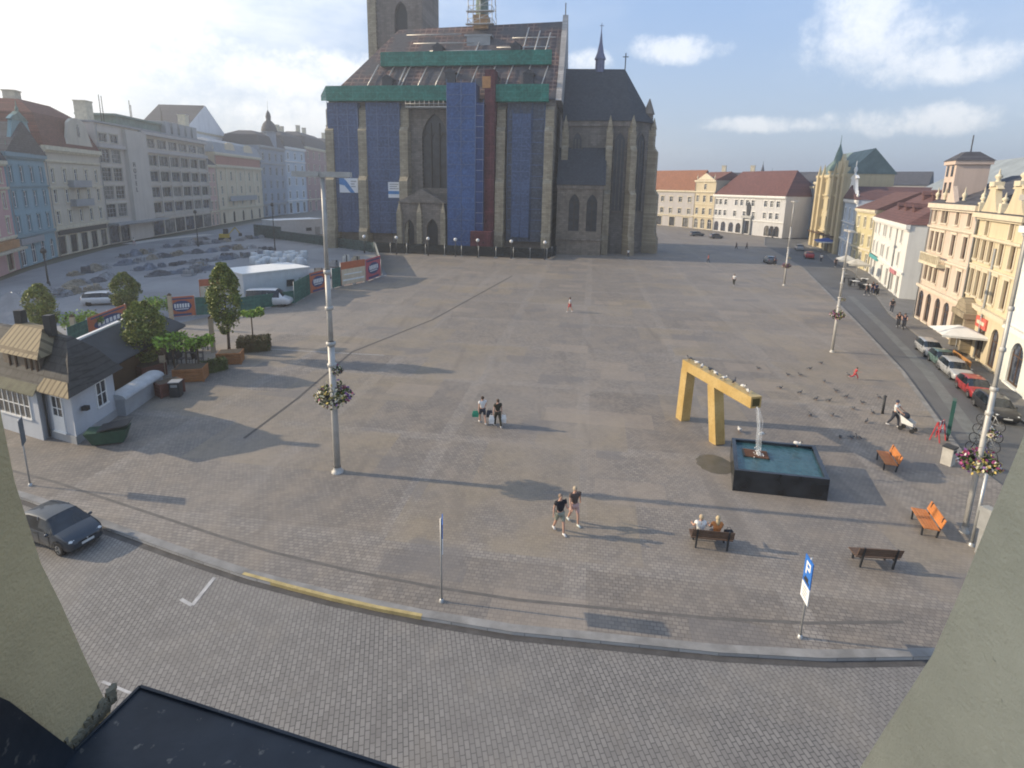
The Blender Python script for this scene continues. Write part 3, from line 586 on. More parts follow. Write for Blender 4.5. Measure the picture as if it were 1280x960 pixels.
house('town_house', 'white corner house with a broad dark red roof and dormers', i_, j_, 9.9, 13, (.66,.66,.63), [dict(z=.2,h=2.6,w=1.5,xs=[wj*x for x in (.08,.2,.45,.62,.78,.92)],frame=BROWN), dict(z=4.,h=1.9,w=1.15,xs=[wj*x for x in (.07,.19,.35,.41,.55,.85)],frame=BROWN), dict(z=7.2,h=1.8,w=1.15,xs=[wj*x for x in (.07,.19,.35,.41,.55,.85)],frame=BROWN)], ('hip', 4.7, .5, 4), rooftile((.145,.075,.066)), trim=WHITE, bands=((3.3,.2,.2),(9.3,.6,.5)), group=gr, extra=exj, dormers=((wj*.3,.9,1.6,1.1),(wj*.5,.9,1.6,1.1),(wj*.7,.9,1.6,1.1),(wj*.42,2.7,4.,1.),(wj*.62,2.7,4.,1.)))
k_ = G(1143, 396); l_ = G(1194, 429); wk = (l_-k_).length
def exk(r, W, wm_):
    m = MB(); m.box(.9, .25, 13.4, 3.7, 3.1, 17.0); m.box(.7, .05, 17.0, 3.9, 3.3, 17.4); o = m.build('tower', plaster((.53,.43,.37)), r)
    m = MB(); m.add([(.6,-.05,17.4),(4.,-.05,17.4),(4.,3.4,17.4),(.6,3.4,17.4),(1.7,1.1,18.3),(2.9,1.1,18.3),(2.9,2.3,18.3),(1.7,2.3,18.3)], [(0,1,5,4),(1,2,6,5),(2,3,7,6),(3,0,4,7),(4,5,6,7),(0,3,2,1)]); m.tube([(2.3,1.7,18.2),(2.3,1.7,20.)], .06, 6); m.build('tower_roof', TILE_B, o)
    for z in (14.1, 15.8):
        for x in (.6, 1.9): m = MB(); m.box(.7+x, .21, z, .7+x+.55, .248, z+1.1); m.build('tower_window', GLASS, o)
    fins(r, CREAM, [(W*q, 13.4, 1.3, .24, .15) for q in (.02, .2, .42, .62, .98)])
    m = MB(); m.box(W*.1, -.9, 6.5, W*.55, -.003, 6.8)
    for i in range(12): x = W*(.1+.45*i/11); m.box(x-.06, -.85, 6.8, x+.06, -.7, 7.6)
    m.box(W*.1, -.9, 7.6, W*.55, -.65, 7.72); m.build('balcony', CREAM, r)
house('town_house', 'pinkish cream ornate house with a square lookout tower on its roof', k_, l_, 13.0, 13, (.56,.46,.385), [dict(z=.2,h=3.1,w=1.5,xs=[wk*x for x in (.08,.28,.5,.7,.9)],arch=True,frame=BROWN), dict(z=4.6,h=2.1,w=1.,xs=[wk*x for x in (.1,.22,.34,.6,.84)],frame=BROWN), dict(z=7.9,h=2.1,w=1.,xs=[wk*x for x in (.1,.22,.34,.6,.84)],frame=BROWN), dict(z=11.,h=1.6,w=.8,xs=[wk*x for x in (.1,.28,.36,.6,.84)],frame=BROWN)], ('gable', 3.), TILE_B, trim=plaster((.6,.53,.43)), bands=((3.7,.3,.35),(7.1,.2,.25),(10.4,.2,.25),(12.5,.5,.5)), group=gr, extra=exk, gables=(([(wk*.3,13.),(wk*.52,13.),(wk*.41,14.8)],.4,-.15),))
m_ = G(1246, 471); wm2 = (m_-l_).length
def exm(r, W, wm_):
    for q in (.24, .74): m = MB(); finial(m, W*q, 15.1, 1.1, .3, .1); m.box(W*q-.6, -.3, 14.7, W*q+.6, .4, 15.1); m.build('statue', CREAM, r)
    for q in (.01, .49, .99): m = MB(); m.box(W*q-.3, -.25, 12.5, W*q+.3, .3, 13.3); finial(m, W*q, 13.3, .9, .26, .02); m.build('finial', CREAM, r)
    m = MB(); m.tube([(W*.52,-.1,.1),(W*.52,-.1,9.6)], .09, 6); m.tube([(.1,-.1,.1),(.1,-.1,13)], .09, 6); m.build('downpipe', GREYP, r)
    m = MB(); m.box(W*.08, -1., 3.2, W*.4, -.004, 3.7); m.prism([(W*.1,3.7),(W*.38,3.7),(W*.33,4.5),(W*.24,4.9),(W*.15,4.5)], -.8, -.01); m.box(W*.09,-.8,.1,W*.13,-.005,3.2); m.box(W*.35,-.8,.1,W*.39,-.005,3.2); m.build('portal', stone('portal stone', (.33,.28,.2)), r)
    m = MB(); m.box(W*.42, -.14, 2.8, W*.64, -.004, 3.7); m.build('shop_sign', M('red shop sign', (.55,.12,.09)), r)
    m = MB(); m.box(W*.45, -.16, 3.1, W*.61, -.141, 3.4); m.build('shop_sign_line', CREAM, r)
house('town_house', 'yellow ornate house with two curved volute gables and statues', l_, m_, 12.4, 13, (.56,.485,.34), [dict(z=.2,h=3.2,w=1.6,xs=[wm2*x for x in (.06,.18,.3,.55,.82)],arch=True,frame=BROWN), dict(z=5.1,h=2.3,w=.95,xs=[wm2*x for x in (.1,.25,.4,.62,.84)],frame=BROWN), dict(z=8.3,h=1.8,w=.95,xs=[wm2*x for x in (.1,.25,.4,.62,.84)],frame=BROWN), dict(z=10.5,h=1.3,w=.8,xs=[wm2*x for x in (.24,.74)],frame=BROWN)], ('gable', 2.6), TILE_B, trim=plaster((.6,.53,.4)), bands=((4.2,.35,.35),(7.7,.15,.2),(10.2,.2,.3),(12.,.42,.5)), group=gr, extra=exm, gables=((volute(wm2*.24, wm2*.42, 12.4, 2.5, .28),.45,-.15), (volute(wm2*.74, wm2*.42, 12.4, 2.5, .28),.45,-.15)), chimneys=((wm2*.5,5,3.6,1.),(wm2*.9,5,3.6,1.)))
n_ = m_ + (m_-l_).normalized() * 17
def exn(r, W, wm_):
    m = MB(); m.box(.8, -.12, 4.4, 4.2, -.004, 8.6); m.box(1.2,-.2,4.8,3.8,-.121,8.2); m.prism([(.6,8.6),(4.4,8.6),(2.5,10.)],-.25,-.004); m.build('stucco_panel', WHITE, r)
house('town_house', 'white stuccoed house at the right edge of the photo with a stone arcade', m_, n_, 11.8, 13, (.62,.64,.6), [dict(z=.2,h=3.2,w=2.2,xs=[2.6,6.5,10.5],arch=True,frame=BROWN), dict(z=5.2,h=1.9,w=1.,xs=[6,8.6,11],frame=BROWN), dict(z=9.2,h=1.7,w=1.,xs=[2.5,5.5,8.6,11],frame=BROWN)], ('gable', 4), TILE_B, trim=WHITE, bands=((4.,.3,.3),(11.3,.5,.5)), group=gr, extra=exn, gables=((volute(4.5,7,11.8,2.2,.4),.4,-.15),))
# towers over the far roofs
def tower(px, py, H, r, label, z1, mat=COPPER, D=260):
    d = ray(px, py); t = D / d.y; loc = (d.x*t, D, 0)
    t_ = thing('church_tower', label, 'tower', loc, .3, 'towers behind the far roofs')
    m = MB(); m.box(-r, -r, 0, r, r, z1); m.build('shaft', plaster((.4,.38,.34)), t_)
    m = MB(); hh = H - z1; m.lathe([(r*1.3,0),(r*1.25,hh*.1),(r*.8,hh*.28),(r*.4,hh*.42),(r*.5,hh*.5),(r*.35,hh*.62),(.1,hh*.85),(.05,hh)], 10, (0,0,z1)); m.build('dome', mat, t_)
tower(953, 215, 27, 1.6, 'thin dark spire just left of the green dome behind the far roofs', 18, TILE_B)
tower(965, 215, 24, 4, 'green copper dome behind the long white house', 15)
tower(984, 215, 22, 1.6, 'small pointed turret between the green dome and the gothic house', 14, TILE_B)
house('distant_house', 'grey roofed block behind the dark red roof of the long house', (78, 232), (104, 216), 16.5, 14, (.36,.34,.3), [W_(11,2,1.4,6)], ('hip', 4.5), TILE_B, group=gb, chimneys=((6,6,7,1.6),(17,6,7,1.6)))
house('distant_house', 'brown roofed houses far down the side street', (100, 250), (150, 205), 17, 14, (.36,.34,.32), [W_(11,2,1.4,9)], ('gable', 5), TILE_B, group=gb)
# ------------------------------------------------------------------ the church under repair
STONE = stone('church sandstone', (.235, .205, .175)); STONE_L = stone('pale sunlit sandstone', (.37, .315, .225), .9, .4, .45)  # paler stone: sunlit look of the buttress edges put into the colour
NETB = netting('blue scaffold net', (.095, .14, .25), .9, 30., 2.0, (.13, .17, .27)); NETBB = netting('bright blue scaffold net', (.065, .135, .32), .96, 40., 1.95, (.1, .18, .4))
NETG = netting('green scaffold net', (.03, .21, .16), .95, 2.5, 1.1, (.1, .35, .28)); NETR = netting('dark red net', (.13, .035, .045), .95, 3., 2., (.3, .1, .1))
TRAC = M('dark tracery stone', (.07, .062, .055), .9)
LEAD = glassmat('dark church glass', (.02, .022, .026), .35)
def roofgrid():
    t = NT('stripped roof battens'); b = t.brick(t.mapping(0, (1, 1, 1), rad(90)), 1.3, .85, .13, (.06, .052, .054), (.10, .056, .05), (.22, .15, .13), 0.)
    n = t.noise(.25, 4); n2 = t.noise(1.3, 4)
    c = t.mix(t.mapr(n, .40, .56), b.outputs[0], (.08, .08, .088)); c = t.mix(t.mapr(n2, .5, .7, 0, .6), c, (.05, .045, .05)); t.bump(b.outputs[1], .1, .5)
    return t.done(c, .85, 0, .2)
BATT = roofgrid()
CA = rad(-8)
church = thing('church', 'huge gothic church wrapped in blue and green scaffold netting with a dark choir roof', 'church', (-7.5, 119, 0), CA)
def cb(mb, name, mat, parent=None): return mb.build(name, mat, parent or church)
XL, XR, EV = -31., 15., 28.6
NW = 27.                                                       # depth of the nave
RZ = 45.3; RY = 13.5
# nave wall with its tall window, porch in front
wins = [(-11.7, -6.5, 12.2, 26.2, True)]
mb = MB(); hs = [w for w in wins]
cells(mb, XR, EV, hs, 0., 0, 0., XL)
for h in hs: add_hole(mb, h, 1.1, 0, 0., True)
mb.quad([(XL,0,0),(XL,NW,0),(XL,NW,EV),(XL,0,EV)]); mb.quad([(XR,0,0),(XR,0,EV),(XR,NW,EV),(XR,NW,0)]); mb.quad([(XL,NW,0),(XR,NW,0),(XR,NW,EV),(XL,NW,EV)])
link(mb.mesh('wall', STONE), 'wall', church)
def gothic_window(x0, x1, z0, z1, y, lights=3, parent=None):
    m = MB(); xc = (x0+x1)/2; r = (x1-x0)/2; zs = z1 - r*1.732
    for i in range(1, lights): x = x0 + (x1-x0)*i/lights; m.box(x-.12, y-.18, z0, x+.12, y+.12, zs+ r*1.732*(.55 if lights == 2 else .75)*(1-abs(x-xc)/r*.5))
    for i in range(lights):
        w = (x1-x0)/lights; A = arch_pts(x0+w*(i+.5), w/2-.1, zs-.3, 8, True)
        for a, b in zip(A, A[1:]): m.bar((a[0], y, a[1]), (b[0], y, b[1]), .16, .2)
    k = 5
    for j in range(1, k): z = z0 + (zs-z0)*j/k; m.box(x0+.05, y-.05, z-.05, x1-.05, y+.05, z+.05)
    o = m.build('window', TRAC, parent or church)
    p = MB(); p.quad([(x0,y+.15,z0),(x1,y+.15,z0),(x1,y+.15,z1),(x0,y+.15,z1)]); p.build('pane', LEAD, o); return o
for h in wins: gothic_window(*h[:4], .7)
def buttress(x, w, d, top, y0=0., mat=None, parent=None, rz=0., pinn=True):
    m = MB(); dd = d
    zs = [0, top*.16, top*.52, top*.86]; ds = [d+.5, d, d*.72, d*.42]
    for i, z in enumerate(zs):
        z1 = zs[i+1] if i < 3 else top
        m.add([(-w/2,-ds[i],z),(w/2,-ds[i],z),(w/2,.0,z),(-w/2,.0,z),(-w/2,-ds[i],z1-.9),(w/2,-ds[i],z1-.9),(w/2,-.0,z1-.9),(-w/2,-.0,z1-.9),
               (-w/2,-(ds[i+1] if i < 3 else .05),z1),(w/2,-(ds[i+1] if i < 3 else .05),z1),(w/2,0,z1),(-w/2,0,z1)],
              [(0,1,5,4),(1,2,6,5),(3,0,4,7),(4,5,9,8),(5,6,10,9),(7,4,8,11),(8,9,10,11),(2,3,7,6),(6,7,11,10)])
        if i: m.box(-w/2-.12, -ds[i]-.12, z-.14, w/2+.12, .02, z+.12)
    if pinn: m.lathe([(w*.5,0),(w*.42,1.2),(w*.55,1.3),(.04,3.4)], 4, (0,-d*.3,top-1.2), smooth=False, a0=.785)
    o = m.build('buttress', mat or STONE_L, parent or church); o.location = (x, y0, 0); o.rotation_euler.z = rz; return o
for x in (-30.6, -23.6, -14.9, 4.7, 14.1): buttress(x, 1.7, 3.0, 27.6, -.02, pinn=False)
m = MB(); m.box(XL-.2, -.35, 27.4, XR+.2, -.003, 28.5); m.box(XL, -.2, 11., XR, -.004, 11.5); cb(m, 'cornice', STONE)
# porch
m = MB(); ph = [(-14.6,-12.6,0.4,6.2,True), (-10.,-7.6,0.4,6.4,True)]
mm = [(a-0, b-0, c, d, e) for a, b, c, d, e in ph]
cells(m, -6.2, 9.4, mm, -3.6, 0, 0., -15.6)
for h in mm: add_hole(m, h, 1.2, 0, -3.6, True)
m.quad([(-15.6,-3.6,0),(-15.6,-.003,0),(-15.6,-.003,9.4),(-15.6,-3.6,9.4)]); m.quad([(-6.2,-3.6,0),(-6.2,-3.6,9.4),(-6.2,-.003,9.4),(-6.2,-.003,0)])
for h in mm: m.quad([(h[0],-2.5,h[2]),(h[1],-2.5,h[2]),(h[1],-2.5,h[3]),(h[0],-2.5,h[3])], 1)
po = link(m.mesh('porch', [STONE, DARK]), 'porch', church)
m = MB(); m.add([(-16,-4,9.4),(-5.8,-4,9.4),(-5.8,-.02,9.4),(-16,-.02,9.4),(-10.9,-4,12),(-10.9,-.02,12)], [(0,1,4),(1,2,5,4),(3,0,4,5),(2,3,5),(0,3,2,1)]); m.build('porch_roof', STONE, po)
m = MB()
for x in (-15.5, -11.3, -6.4): m.box(x-.5, -4.4, 0, x+.5, -3.603, 7.6); m.lathe([(.6,0),(.03,1.9)], 4, (x,-4.,7.6), smooth=False, a0=.785)
m.build('porch_pier', STONE_L, po)
# roof
m = MB()
m.add([(XL-.6,-.7,EV),(XR,-.7,EV),(XR,NW+.7,EV),(XL-.6,NW+.7,EV),(-20.5,RY,RZ-.9),(XR,RY,RZ)], [(0,1,5,4),(2,3,4,5),(3,0,4),(1,2,5),(0,3,2,1)])
ro = cb(m, 'roof', BATT)
m = MB(); m.prism([(-.9,EV-.2),(NW+.9,EV-.2),(RY,RZ+1.2)], 0, 1.1); gp = m.build('gable', stone('pale gable stone', (.40,.38,.36), .9, .4, .3), church); gp.rotation_euler.z = rad(90); gp.location = (XR+1.2, 0, 0)
m = MB(); m.tube([(XR+.6,RY,RZ+1.),(XR+.6,RY,RZ+3.4)], .12, 6); cb(m, 'gable_finial', STONE)
def on_roof(x, z, off=.35): t = (z-EV)/(RZ-EV); return Vector((x, -.7 + (RY+.7)*t - off, z + off*.3))
# ladders and rails on the roof, each a scaffold pole of its own
POLE = M('scaffold tubes', (.5, .49, .46), .45, .15, 2, .5)
for i in range(11):
    x = -23.5 + i*3.55
    m = MB(); m.tube([on_roof(x, 30.8), on_roof(x+1.2, 35.9)], .13, 6); m.build('scaffold_pole', POLE, church)
for x, za, zb in ((-17, 31, 36), (-2.5, 37.5, 41), (7.4, 37.5, 43.8), (9.8, 37.5, 43), (12, 37.5, 42.5)):
    m = MB(); m.tube([on_roof(x, za), on_roof(x+.8, zb)], .14, 6); m.build('scaffold_pole', POLE, church)
for z, xa, xb in ((38.8, -12, 1), (40.6, -16, -3), (39.4, 2, 13), (41.5, 5, 14), (42.6, -18, -6), (36.2, -20, -9), (36.4, -7.5, 6)):
    m = MB(); m.tube([on_roof(xa, z), on_roof(xb, z)], .1, 6); m.build('scaffold_pole', POLE, church)
WOODP = M('raw planks', (.42, .33, .22), .8)
for x, z in ((-19, 31.2), (-6.2, 32.4), (2.6, 31.4), (9.5, 32.), (6.2, 38.), (-10, 38.)):
    p = on_roof(x, z, .5); m = MB(); m.box(p.x-1., p.y-.5, p.z-.7, p.x+1., p.y+.5, p.z+1.3); m.prism([(p.x-1.2,p.z+1.3),(p.x+1.2,p.z+1.3),(p.x,p.z+2.1)], p.y-.6, p.y+2); m.build('dormer', SLATE, ro)
# nets
def net(name, x0, x1, y, z0, z1, d, mat, deck=True):
    m = MB(); m.box(x0, y-d, z0, x1, y, z1); o = m.build(name, mat, church)
    f = MB(); n = max(2, int((z1-z0)/2.05)); xs = [x0 + (x1-x0)*i/max(1, round((x1-x0)/2.4)) for i in range(max(1, round((x1-x0)/2.4))+1)]
    if deck:
        for k in range(1, n): f.box(x0+.15, y-d-.07, z0+2.05*k, x1-.15, y-d-.01, z0+2.05*k+.1)
    for x in xs: f.tube([(x, y-d-.06, z0), (x, y-d-.06, z1+.6)], .05, 5)
    if deck and (x1-x0) > 5.5 and d > 3:
        for k in range(0, n-1): f.bar((xs[0]+1.6 if k%2 else xs[-1]-2., y-d-.08, z0+2.05*k), (xs[-1]-2. if k%2 else xs[0]+1.6, y-d-.08, z0+2.05*(k+1)), .07)
    f.build('scaffold_frame', POLE2, o); return o
POLE2 = M('bluish scaffold tubes', (.10, .15, .27), .6, .2, 2, .0)
net('blue_net', -30.9, -24.5, -.3, 3.2, 28., 1.5, NETB); net('blue_net', -22.7, -15.8, -.3, 3.2, 28., 1.5, NETB)
net('blue_net', 6.0, 13.2, -.3, 2.4, 28., 1.1, netting('pale blue scaffold net', (.11, .13, .17), .88, 30., 2., (.14,.17,.22)))
net('blue_net', 7.0, 10.6, -1.5, 3.2, 26, .35, NETB)
net('stair_tower_net', -5.4, .2, -.3, .2, 31., 4.2, NETBB); net('stair_tower_net', .22, 1.7, -.3, .2, 27.6, 4.0, netting('deep blue net', (.035,.07,.2), 1., 2.2, 1.95), False)
m = MB(); m.box(1.75, -3.4, 4.4, 3.7, -.3, 33.4); m.box(-.4, -6.2, .1, 3.8, -.3, 4.4); m.build('waste_chute', NETR, church)
m = MB(); m.box(1.3, -3.6, 30.2, 2.9, -3.41, 32.2); m.build('hoist_cage', M('orange hoist', (.5,.25,.1)), church)
for a in ((-30.6, -5.4, -.9, 28.2, 30.9, 1.7), (3.75, 13.9, -.9, 28.0, 31., 1.7)):
    m = MB(); m.box(a[0], a[2]-a[5], a[3], a[1], a[2]-a[5]+.12, a[4]); m.box(a[0], a[2]-a[5]+.12, a[3], a[1], a[2], a[3]+.15); m.build('green_net', NETG, church)
m = MB(); p0 = on_roof(0, 35.8, 1.1); m.box(-21.6, p0.y, 35.6, 13.7, p0.y+.12, 38.2); m.box(-21.6, p0.y+.12, 35.6, 13.7, p0.y+2.2, 35.75); m.build('green_net', NETG, church)
m = MB(); m.quad([(XL-.7,-2.6,28.2),(-30.6,-2.6,28.2),(-30.6,-2.6,30.9),(XL-.7,-2.6,29.2)]); m.build('green_net', NETG, church)
m = MB(); m.box(-14.2, -2.7, 27.0, -5.6, -.3, 27.15)
for i in range(10): x = -14.2 + 8.6*i/9; m.tube([(x,-2.6,27.1),(x,-2.6,28.2)], .05, 5)
m.tube([(-14.2,-2.6,27.65),(-5.6,-2.6,27.65)], .05, 5); m.build('scaffold_deck', POLE, church)
# signboards on the nets (the photo shows a blue arrow logo on one, lines of print on the other)
SIGNW = M('white signboard', (.7, .72, .74), .5, .04); BLUE = M('sign blue', (.06, .22, .48), .5)
m = MB(); m.box(-28.9, -2.05, 11., -24.9, -1.95, 13.8); m.prism([(-28.9,13.79),(-27.9,13.79),(-27.2,13.1),(-25.6,11.01),(-26.5,11.01),(-27.8,12.4),(-28.9,12.6)], -2.09, -2.051, 1)
for i, wdt in enumerate((1.2, .8, 1.)): m.box(-26.4, -2.08, 13.1-.5*i, -26.4+wdt, -2.052, 13.3-.5*i, 2)
m.build('signboard', [SIGNW, BLUE, GREYP], church)
m = MB(); m.box(-18.4, -2.05, 10.2, -15.9, -1.95, 13.2); m.box(-18.39, -2.08, 10.9, -15.91, -2.051, 11.5, 1)
for j in range(3): m.box(-18.1, -2.08, 12.7-.42*j, -16.2-.3*(j%2), -2.052, 12.88-.42*j, 2)
m.build('signboard', [SIGNW, BLUE, GREYP], church)
# ridge turret inside its scaffold
m = MB(); m.box(-3.6, RY-1.9, RZ-1.4, -.6, RY+1.9, RZ+1.2); cb(m, 'ridge_turret', M('ochre boarding', (.45,.27,.13))).name = 'ridge_turret'
m = MB(); m.lathe([(1.4,0),(1.3,5),(1.9,5.4),(1.,9),(.2,17),(.05,20)], 8, (-2.1, RY, RZ+1.2), smooth=False); cb(m, 'fleche', COPPER)
for k in range(8):
    m = MB(); z = RZ - .8 + k*2.4; h = 2.6 - .1*k
    for xx in (-2.1-h, -2.1, -2.1+h): m.tube([(xx, RY-h, z-(.0)), (xx, RY-h, z+2.4)], .1, 5)
    m.box(-2.1-h-.4, RY-h-.3, z+.0, -2.1+h+.4, RY-h+.9, z+.16); m.tube([(-2.1-h,RY-h,z+1.1),(-2.1+h,RY-h,z+1.1)], .07, 5); m.bar((-2.1-h,RY-h,z), (-2.1+h,RY-h,z+2.2), .1)
    for sx in (-1, 1): m.tube([(-2.1+sx*h,RY-h,z+1.1),(-2.1+sx*h,RY+h,z+1.1)], .07, 5); m.tube([(-2.1+sx*h,RY+h,z),(-2.1+sx*h,RY+h,z+2.4)], .1, 5)
    m.build('scaffold_stage', POLE, church)
m = MB(); m.box(-5., RY-4.4, RZ-3.4, .8, RY-1.9, RZ-3.1); m.box(-4.5, RY-4.3, RZ-5.9, .4, RY-3.6, RZ-3.4); cb(m, 'scaffold_deck', GREYP)
# west tower
tw = stone('tower sandstone', (.24, .205, .18), 1.1, .5, .45); ty = 17.5
m = MB(); hh = [(-23.6+.9, -20.2, 43.5, 51.5, True)]
m = MB(); hw = [(-22.9, -19.9, 42., 51., True)]
cells(m, -16.4, 62, hw, ty, 0, 0, -27.6)
for h in hw: add_hole(m, h, 1.4, 0, ty, True)
m.quad([(-27.6,ty,0),(-27.6,ty+14,0),(-27.6,ty+14,62),(-27.6,ty,62)]); m.quad([(-16.4,ty,0),(-16.4,ty,62),(-16.4,ty+14,62),(-16.4,ty+14,0)]); m.quad([(-27.6,ty+14,0),(-16.4,ty+14,0),(-16.4,ty+14,62),(-27.6,ty+14,62)])
tow = link(m.mesh('tower', tw), 'tower', church)
m = MB(); m.quad([(-22.9,ty+1.2,42),(-19.9,ty+1.2,42),(-19.9,ty+1.2,51),(-22.9,ty+1.2,51)]); m.build('belfry_opening', DARK, tow)
m = MB()
m.box(-29.4,ty-1.2,0,-27.0,ty-.004,38); m.box(-29.,ty-.7,38,-27.,ty-.005,60); m.build('tower_buttress', STONE_L, tow)
m = MB(); m.box(-17.7,ty-.6,40,-16.3,ty-.006,62); m.box(-27.7,ty-.3,40.5,-16.3,ty-.007,41.2); m.build('tower_lesene', tw, tow)
m = MB(); m.lathe([(9.,0),(8,3),(.4,9)], 8, (-22., ty+7, 62), smooth=False, a0=.39); m.build('tower_spire', COPPER, tow)
# choir and apse
CY = 4.8; CX0, CX1, CE = 16.2, 30.0, 25.4
ap = [(CX0,CY),(CX1,CY),(34.2,CY+4.2),(34.2,CY+11),(CX1,CY+15.2),(CX0,CY+15.2)]
m = MB(); m.prismz(ap, 0, CE); cb(m, 'choir_wall', stone('dark choir stone', (.19,.172,.152), .9, .4, .5))
m = MB(); rid = [(CX0,CY+7.6,36.2),(28.4,CY+7.6,36.0)]; e_ = [(x+(.5 if x > 30 else 0), y+(-.5 if y < CY+5 else .5), CE) for x, y in ap]
m.add([(*p,) for p in e_] + rid, [(0,1,7,6),(1,2,7),(2,3,7),(3,4,7),(4,5,6,7),(0,6,5),(0,5,4,3,2,1)]); cro = cb(m, 'choir_roof', SLATE)
m = MB(); m.box(CX0, CY-.3, 24.4, CX1+.1, CY-.004, 25.35); cb(m, 'cornice', STONE)
CW = stone('dark choir stone', (.17,.15,.13))
def sunk(x0, x1, z0, z1, y, rz=0., origin=None):
    m = MB(); A = [(x0,z0),(x1,z0)] + arch_pts((x0+x1)/2, (x1-x0)/2, z1-(x1-x0)/2*1.732, 10, True)
    m.prism(A, -.06, -.004, 0)
    for i in (1, 2): x = x0+(x1-x0)*i/3; m.box(x-.09, -.16, z0, x+.09, -.061, z1-1.4, 1)
    for a, b in zip(A[2:], A[3:]): m.bar((a[0],-.12,a[1]),(b[0],-.12,b[1]), .28, .26, 1)
    for x in (x0, x1): m.box(x-.14, -.26, z0, x+.14, -.003, z1-(x1-x0)/2*1.732, 1)
    m.box(x0-.3,-.35,z0-.3,x1+.3,-.003,z0-.003,1)
    o = m.build('window', [LEAD, CW], church); o.location = (*(origin or (0, y)), 0); o.rotation_euler.z = rz; return o
sunk(18.4, 20.4, 18.2, 23.4, CY); sunk(26.8, 29., 8.5, 23.4, CY)
sunk(1.6, 4.2, 8.5, 23.4, 0, rad(45), (CX1, CY)); sunk(2.2, 4.6, 8.5, 23.4, 0, rad(90), (34.2, CY+4.2))
for x, rz in ((17.0,0),(25.8,0),(30.,rad(22)),): buttress(x, 1.3, 2.6, 24.2, CY-.02, STONE_L, None, rz)
buttress(34., 1.3, 2.6, 24.2, CY+4.3, STONE_L, None, rad(67)); buttress(34.1, 1.3, 2.6, 24.2, CY+10.8, CW, None, rad(112))
# side chapel with its lean-to roof
m = MB(); hc = [(18.4,20.5,4.6,11.6,True),(21.9,24.,4.6,11.6,True)]
cells(m, 25., 13.6, hc, CY-5., 0, 0, 16.)
for h in hc: add_hole(m, h, .6, 0, CY-5., True)
m.quad([(16.,CY-5,0),(16.,CY-.003,0),(16.,CY-.003,13.6),(16.,CY-5,13.6)]); m.quad([(25.,CY-5,0),(25.,CY-5,13.6),(25.,CY-.003,13.6),(25.,CY-.003,0)])
chp = link(m.mesh('chapel', stone('chapel stone', (.225,.195,.16))), 'chapel', church)
for h in hc: gothic_window(*h[:4], CY-4.6, 2, chp)
m = MB(); m.add([(15.8,CY-5.5,13.3),(25.4,CY-5.5,13.3),(25.4,CY-.01,20.4),(15.8,CY-.01,20.4),(15.8,CY-.01,13.3),(25.4,CY-.01,13.3)], [(0,1,2,3),(0,3,4),(1,5,2),(0,4,5,1)]); m.build('chapel_roof', SLATE, chp)
m = MB(); m.box(15.9,CY-5.3,2.9,25.1,CY-5.003,3.2); m.box(15.9,CY-5.3,12.6,25.1,CY-5.003,13.25); m.build('cornice', STONE, chp)
# choir ridge turret
m = MB(); m.lathe([(.95,0),(.95,2.4),(1.15,2.4),(1.15,2.7)], 6, (23.2,CY+7.6,35.4), smooth=False); m.lathe([(1.1,2.7),(.7,3.7),(.32,5.6),(.1,7.6),(.05,9.2)], 8, (23.2,CY+7.6,35.4)); m.bar((22.8,CY+7.6,44.1),(23.6,CY+7.6,44.1),.1); m.build('choir_turret', M('slate blue lead', (.15,.16,.25), .6), cro)
m = MB(); m.tube([(28.4,CY+7.6,35.9),(28.4,CY+7.6,39.)], .12, 6); m.bar((27.8,CY+7.6,38.3),(29.,CY+7.6,38.3),.14); m.build('cross', DARK, cro)
m = MB(); m.lathe([(.9,0),(.9,1.6),(1.2,1.7),(.1,4.6)], 6, (33.6,CY+4.6,25.4), smooth=False); m.build('pinnacle', STONE, church)
# low railing fence round the church
FEN = netting('dark fence mesh', (.03, .035, .035), .8, .5, 1.9, (.05,.05,.05))
ff = thing('fence', 'dark mesh fence along the foot of the church with pale lamps', 'fence', (-7.5, 119, 0), CA)
fx = [(-20, -8.6), (-13, -8.9), (-5, -9.2), (2, -9.4), (9, -9.5), (15.6, -9.4), (17., -3)]
for (xa, ya), (xb, yb) in zip(fx, fx[1:]):
    n = max(1, round(math.hypot(xb-xa, yb-ya)/3.6))
    for i in range(n):
        p = Vector((xa+(xb-xa)*i/n, ya+(yb-ya)*i/n)); q = Vector((xa+(xb-xa)*(i+1)/n, ya+(yb-ya)*(i+1)/n))
        m = MB(); m.bar((p.x,p.y,1.15),(q.x,q.y,1.15),.05,2.0); m.build('fence_panel', FEN, ff)
        m = MB(); m.tube([(p.x,p.y,0),(p.x,p.y,2.3)], .05, 6); m.box(p.x-.3,p.y-.12,0,p.x+.3,p.y+.12,.14); m.build('post', STEEL, ff)
for x in (-21.6, -14.8, -8.2, -2.6, 1.9, 8.6, 15.2):
    t_ = thing('globe_lamp', 'small white globe lamp on a dark post in the row before the church', 'lamp', Matrix.Rotation(CA, 4, 'Z') @ Vector((x, -9.9, 0)) + Vector((-7.5, 119, 0)), 0, 'globe lamps before the church')
    m = MB(); m.tube([(0,0,0),(0,0,3.1)], [.09,.06], 6); m.build('pole', DARK, t_)
    m = MB(); m.ell((0,0,3.4),(.34,.34,.34), 10, 8); m.build('globe', WHITE, t_)
    m = MB(); m.tube([(0,0,0),(0,0,.5)], .14, 8); m.build('base', DARK, t_)
church.scale = (1.04, 1.0, 1.085)
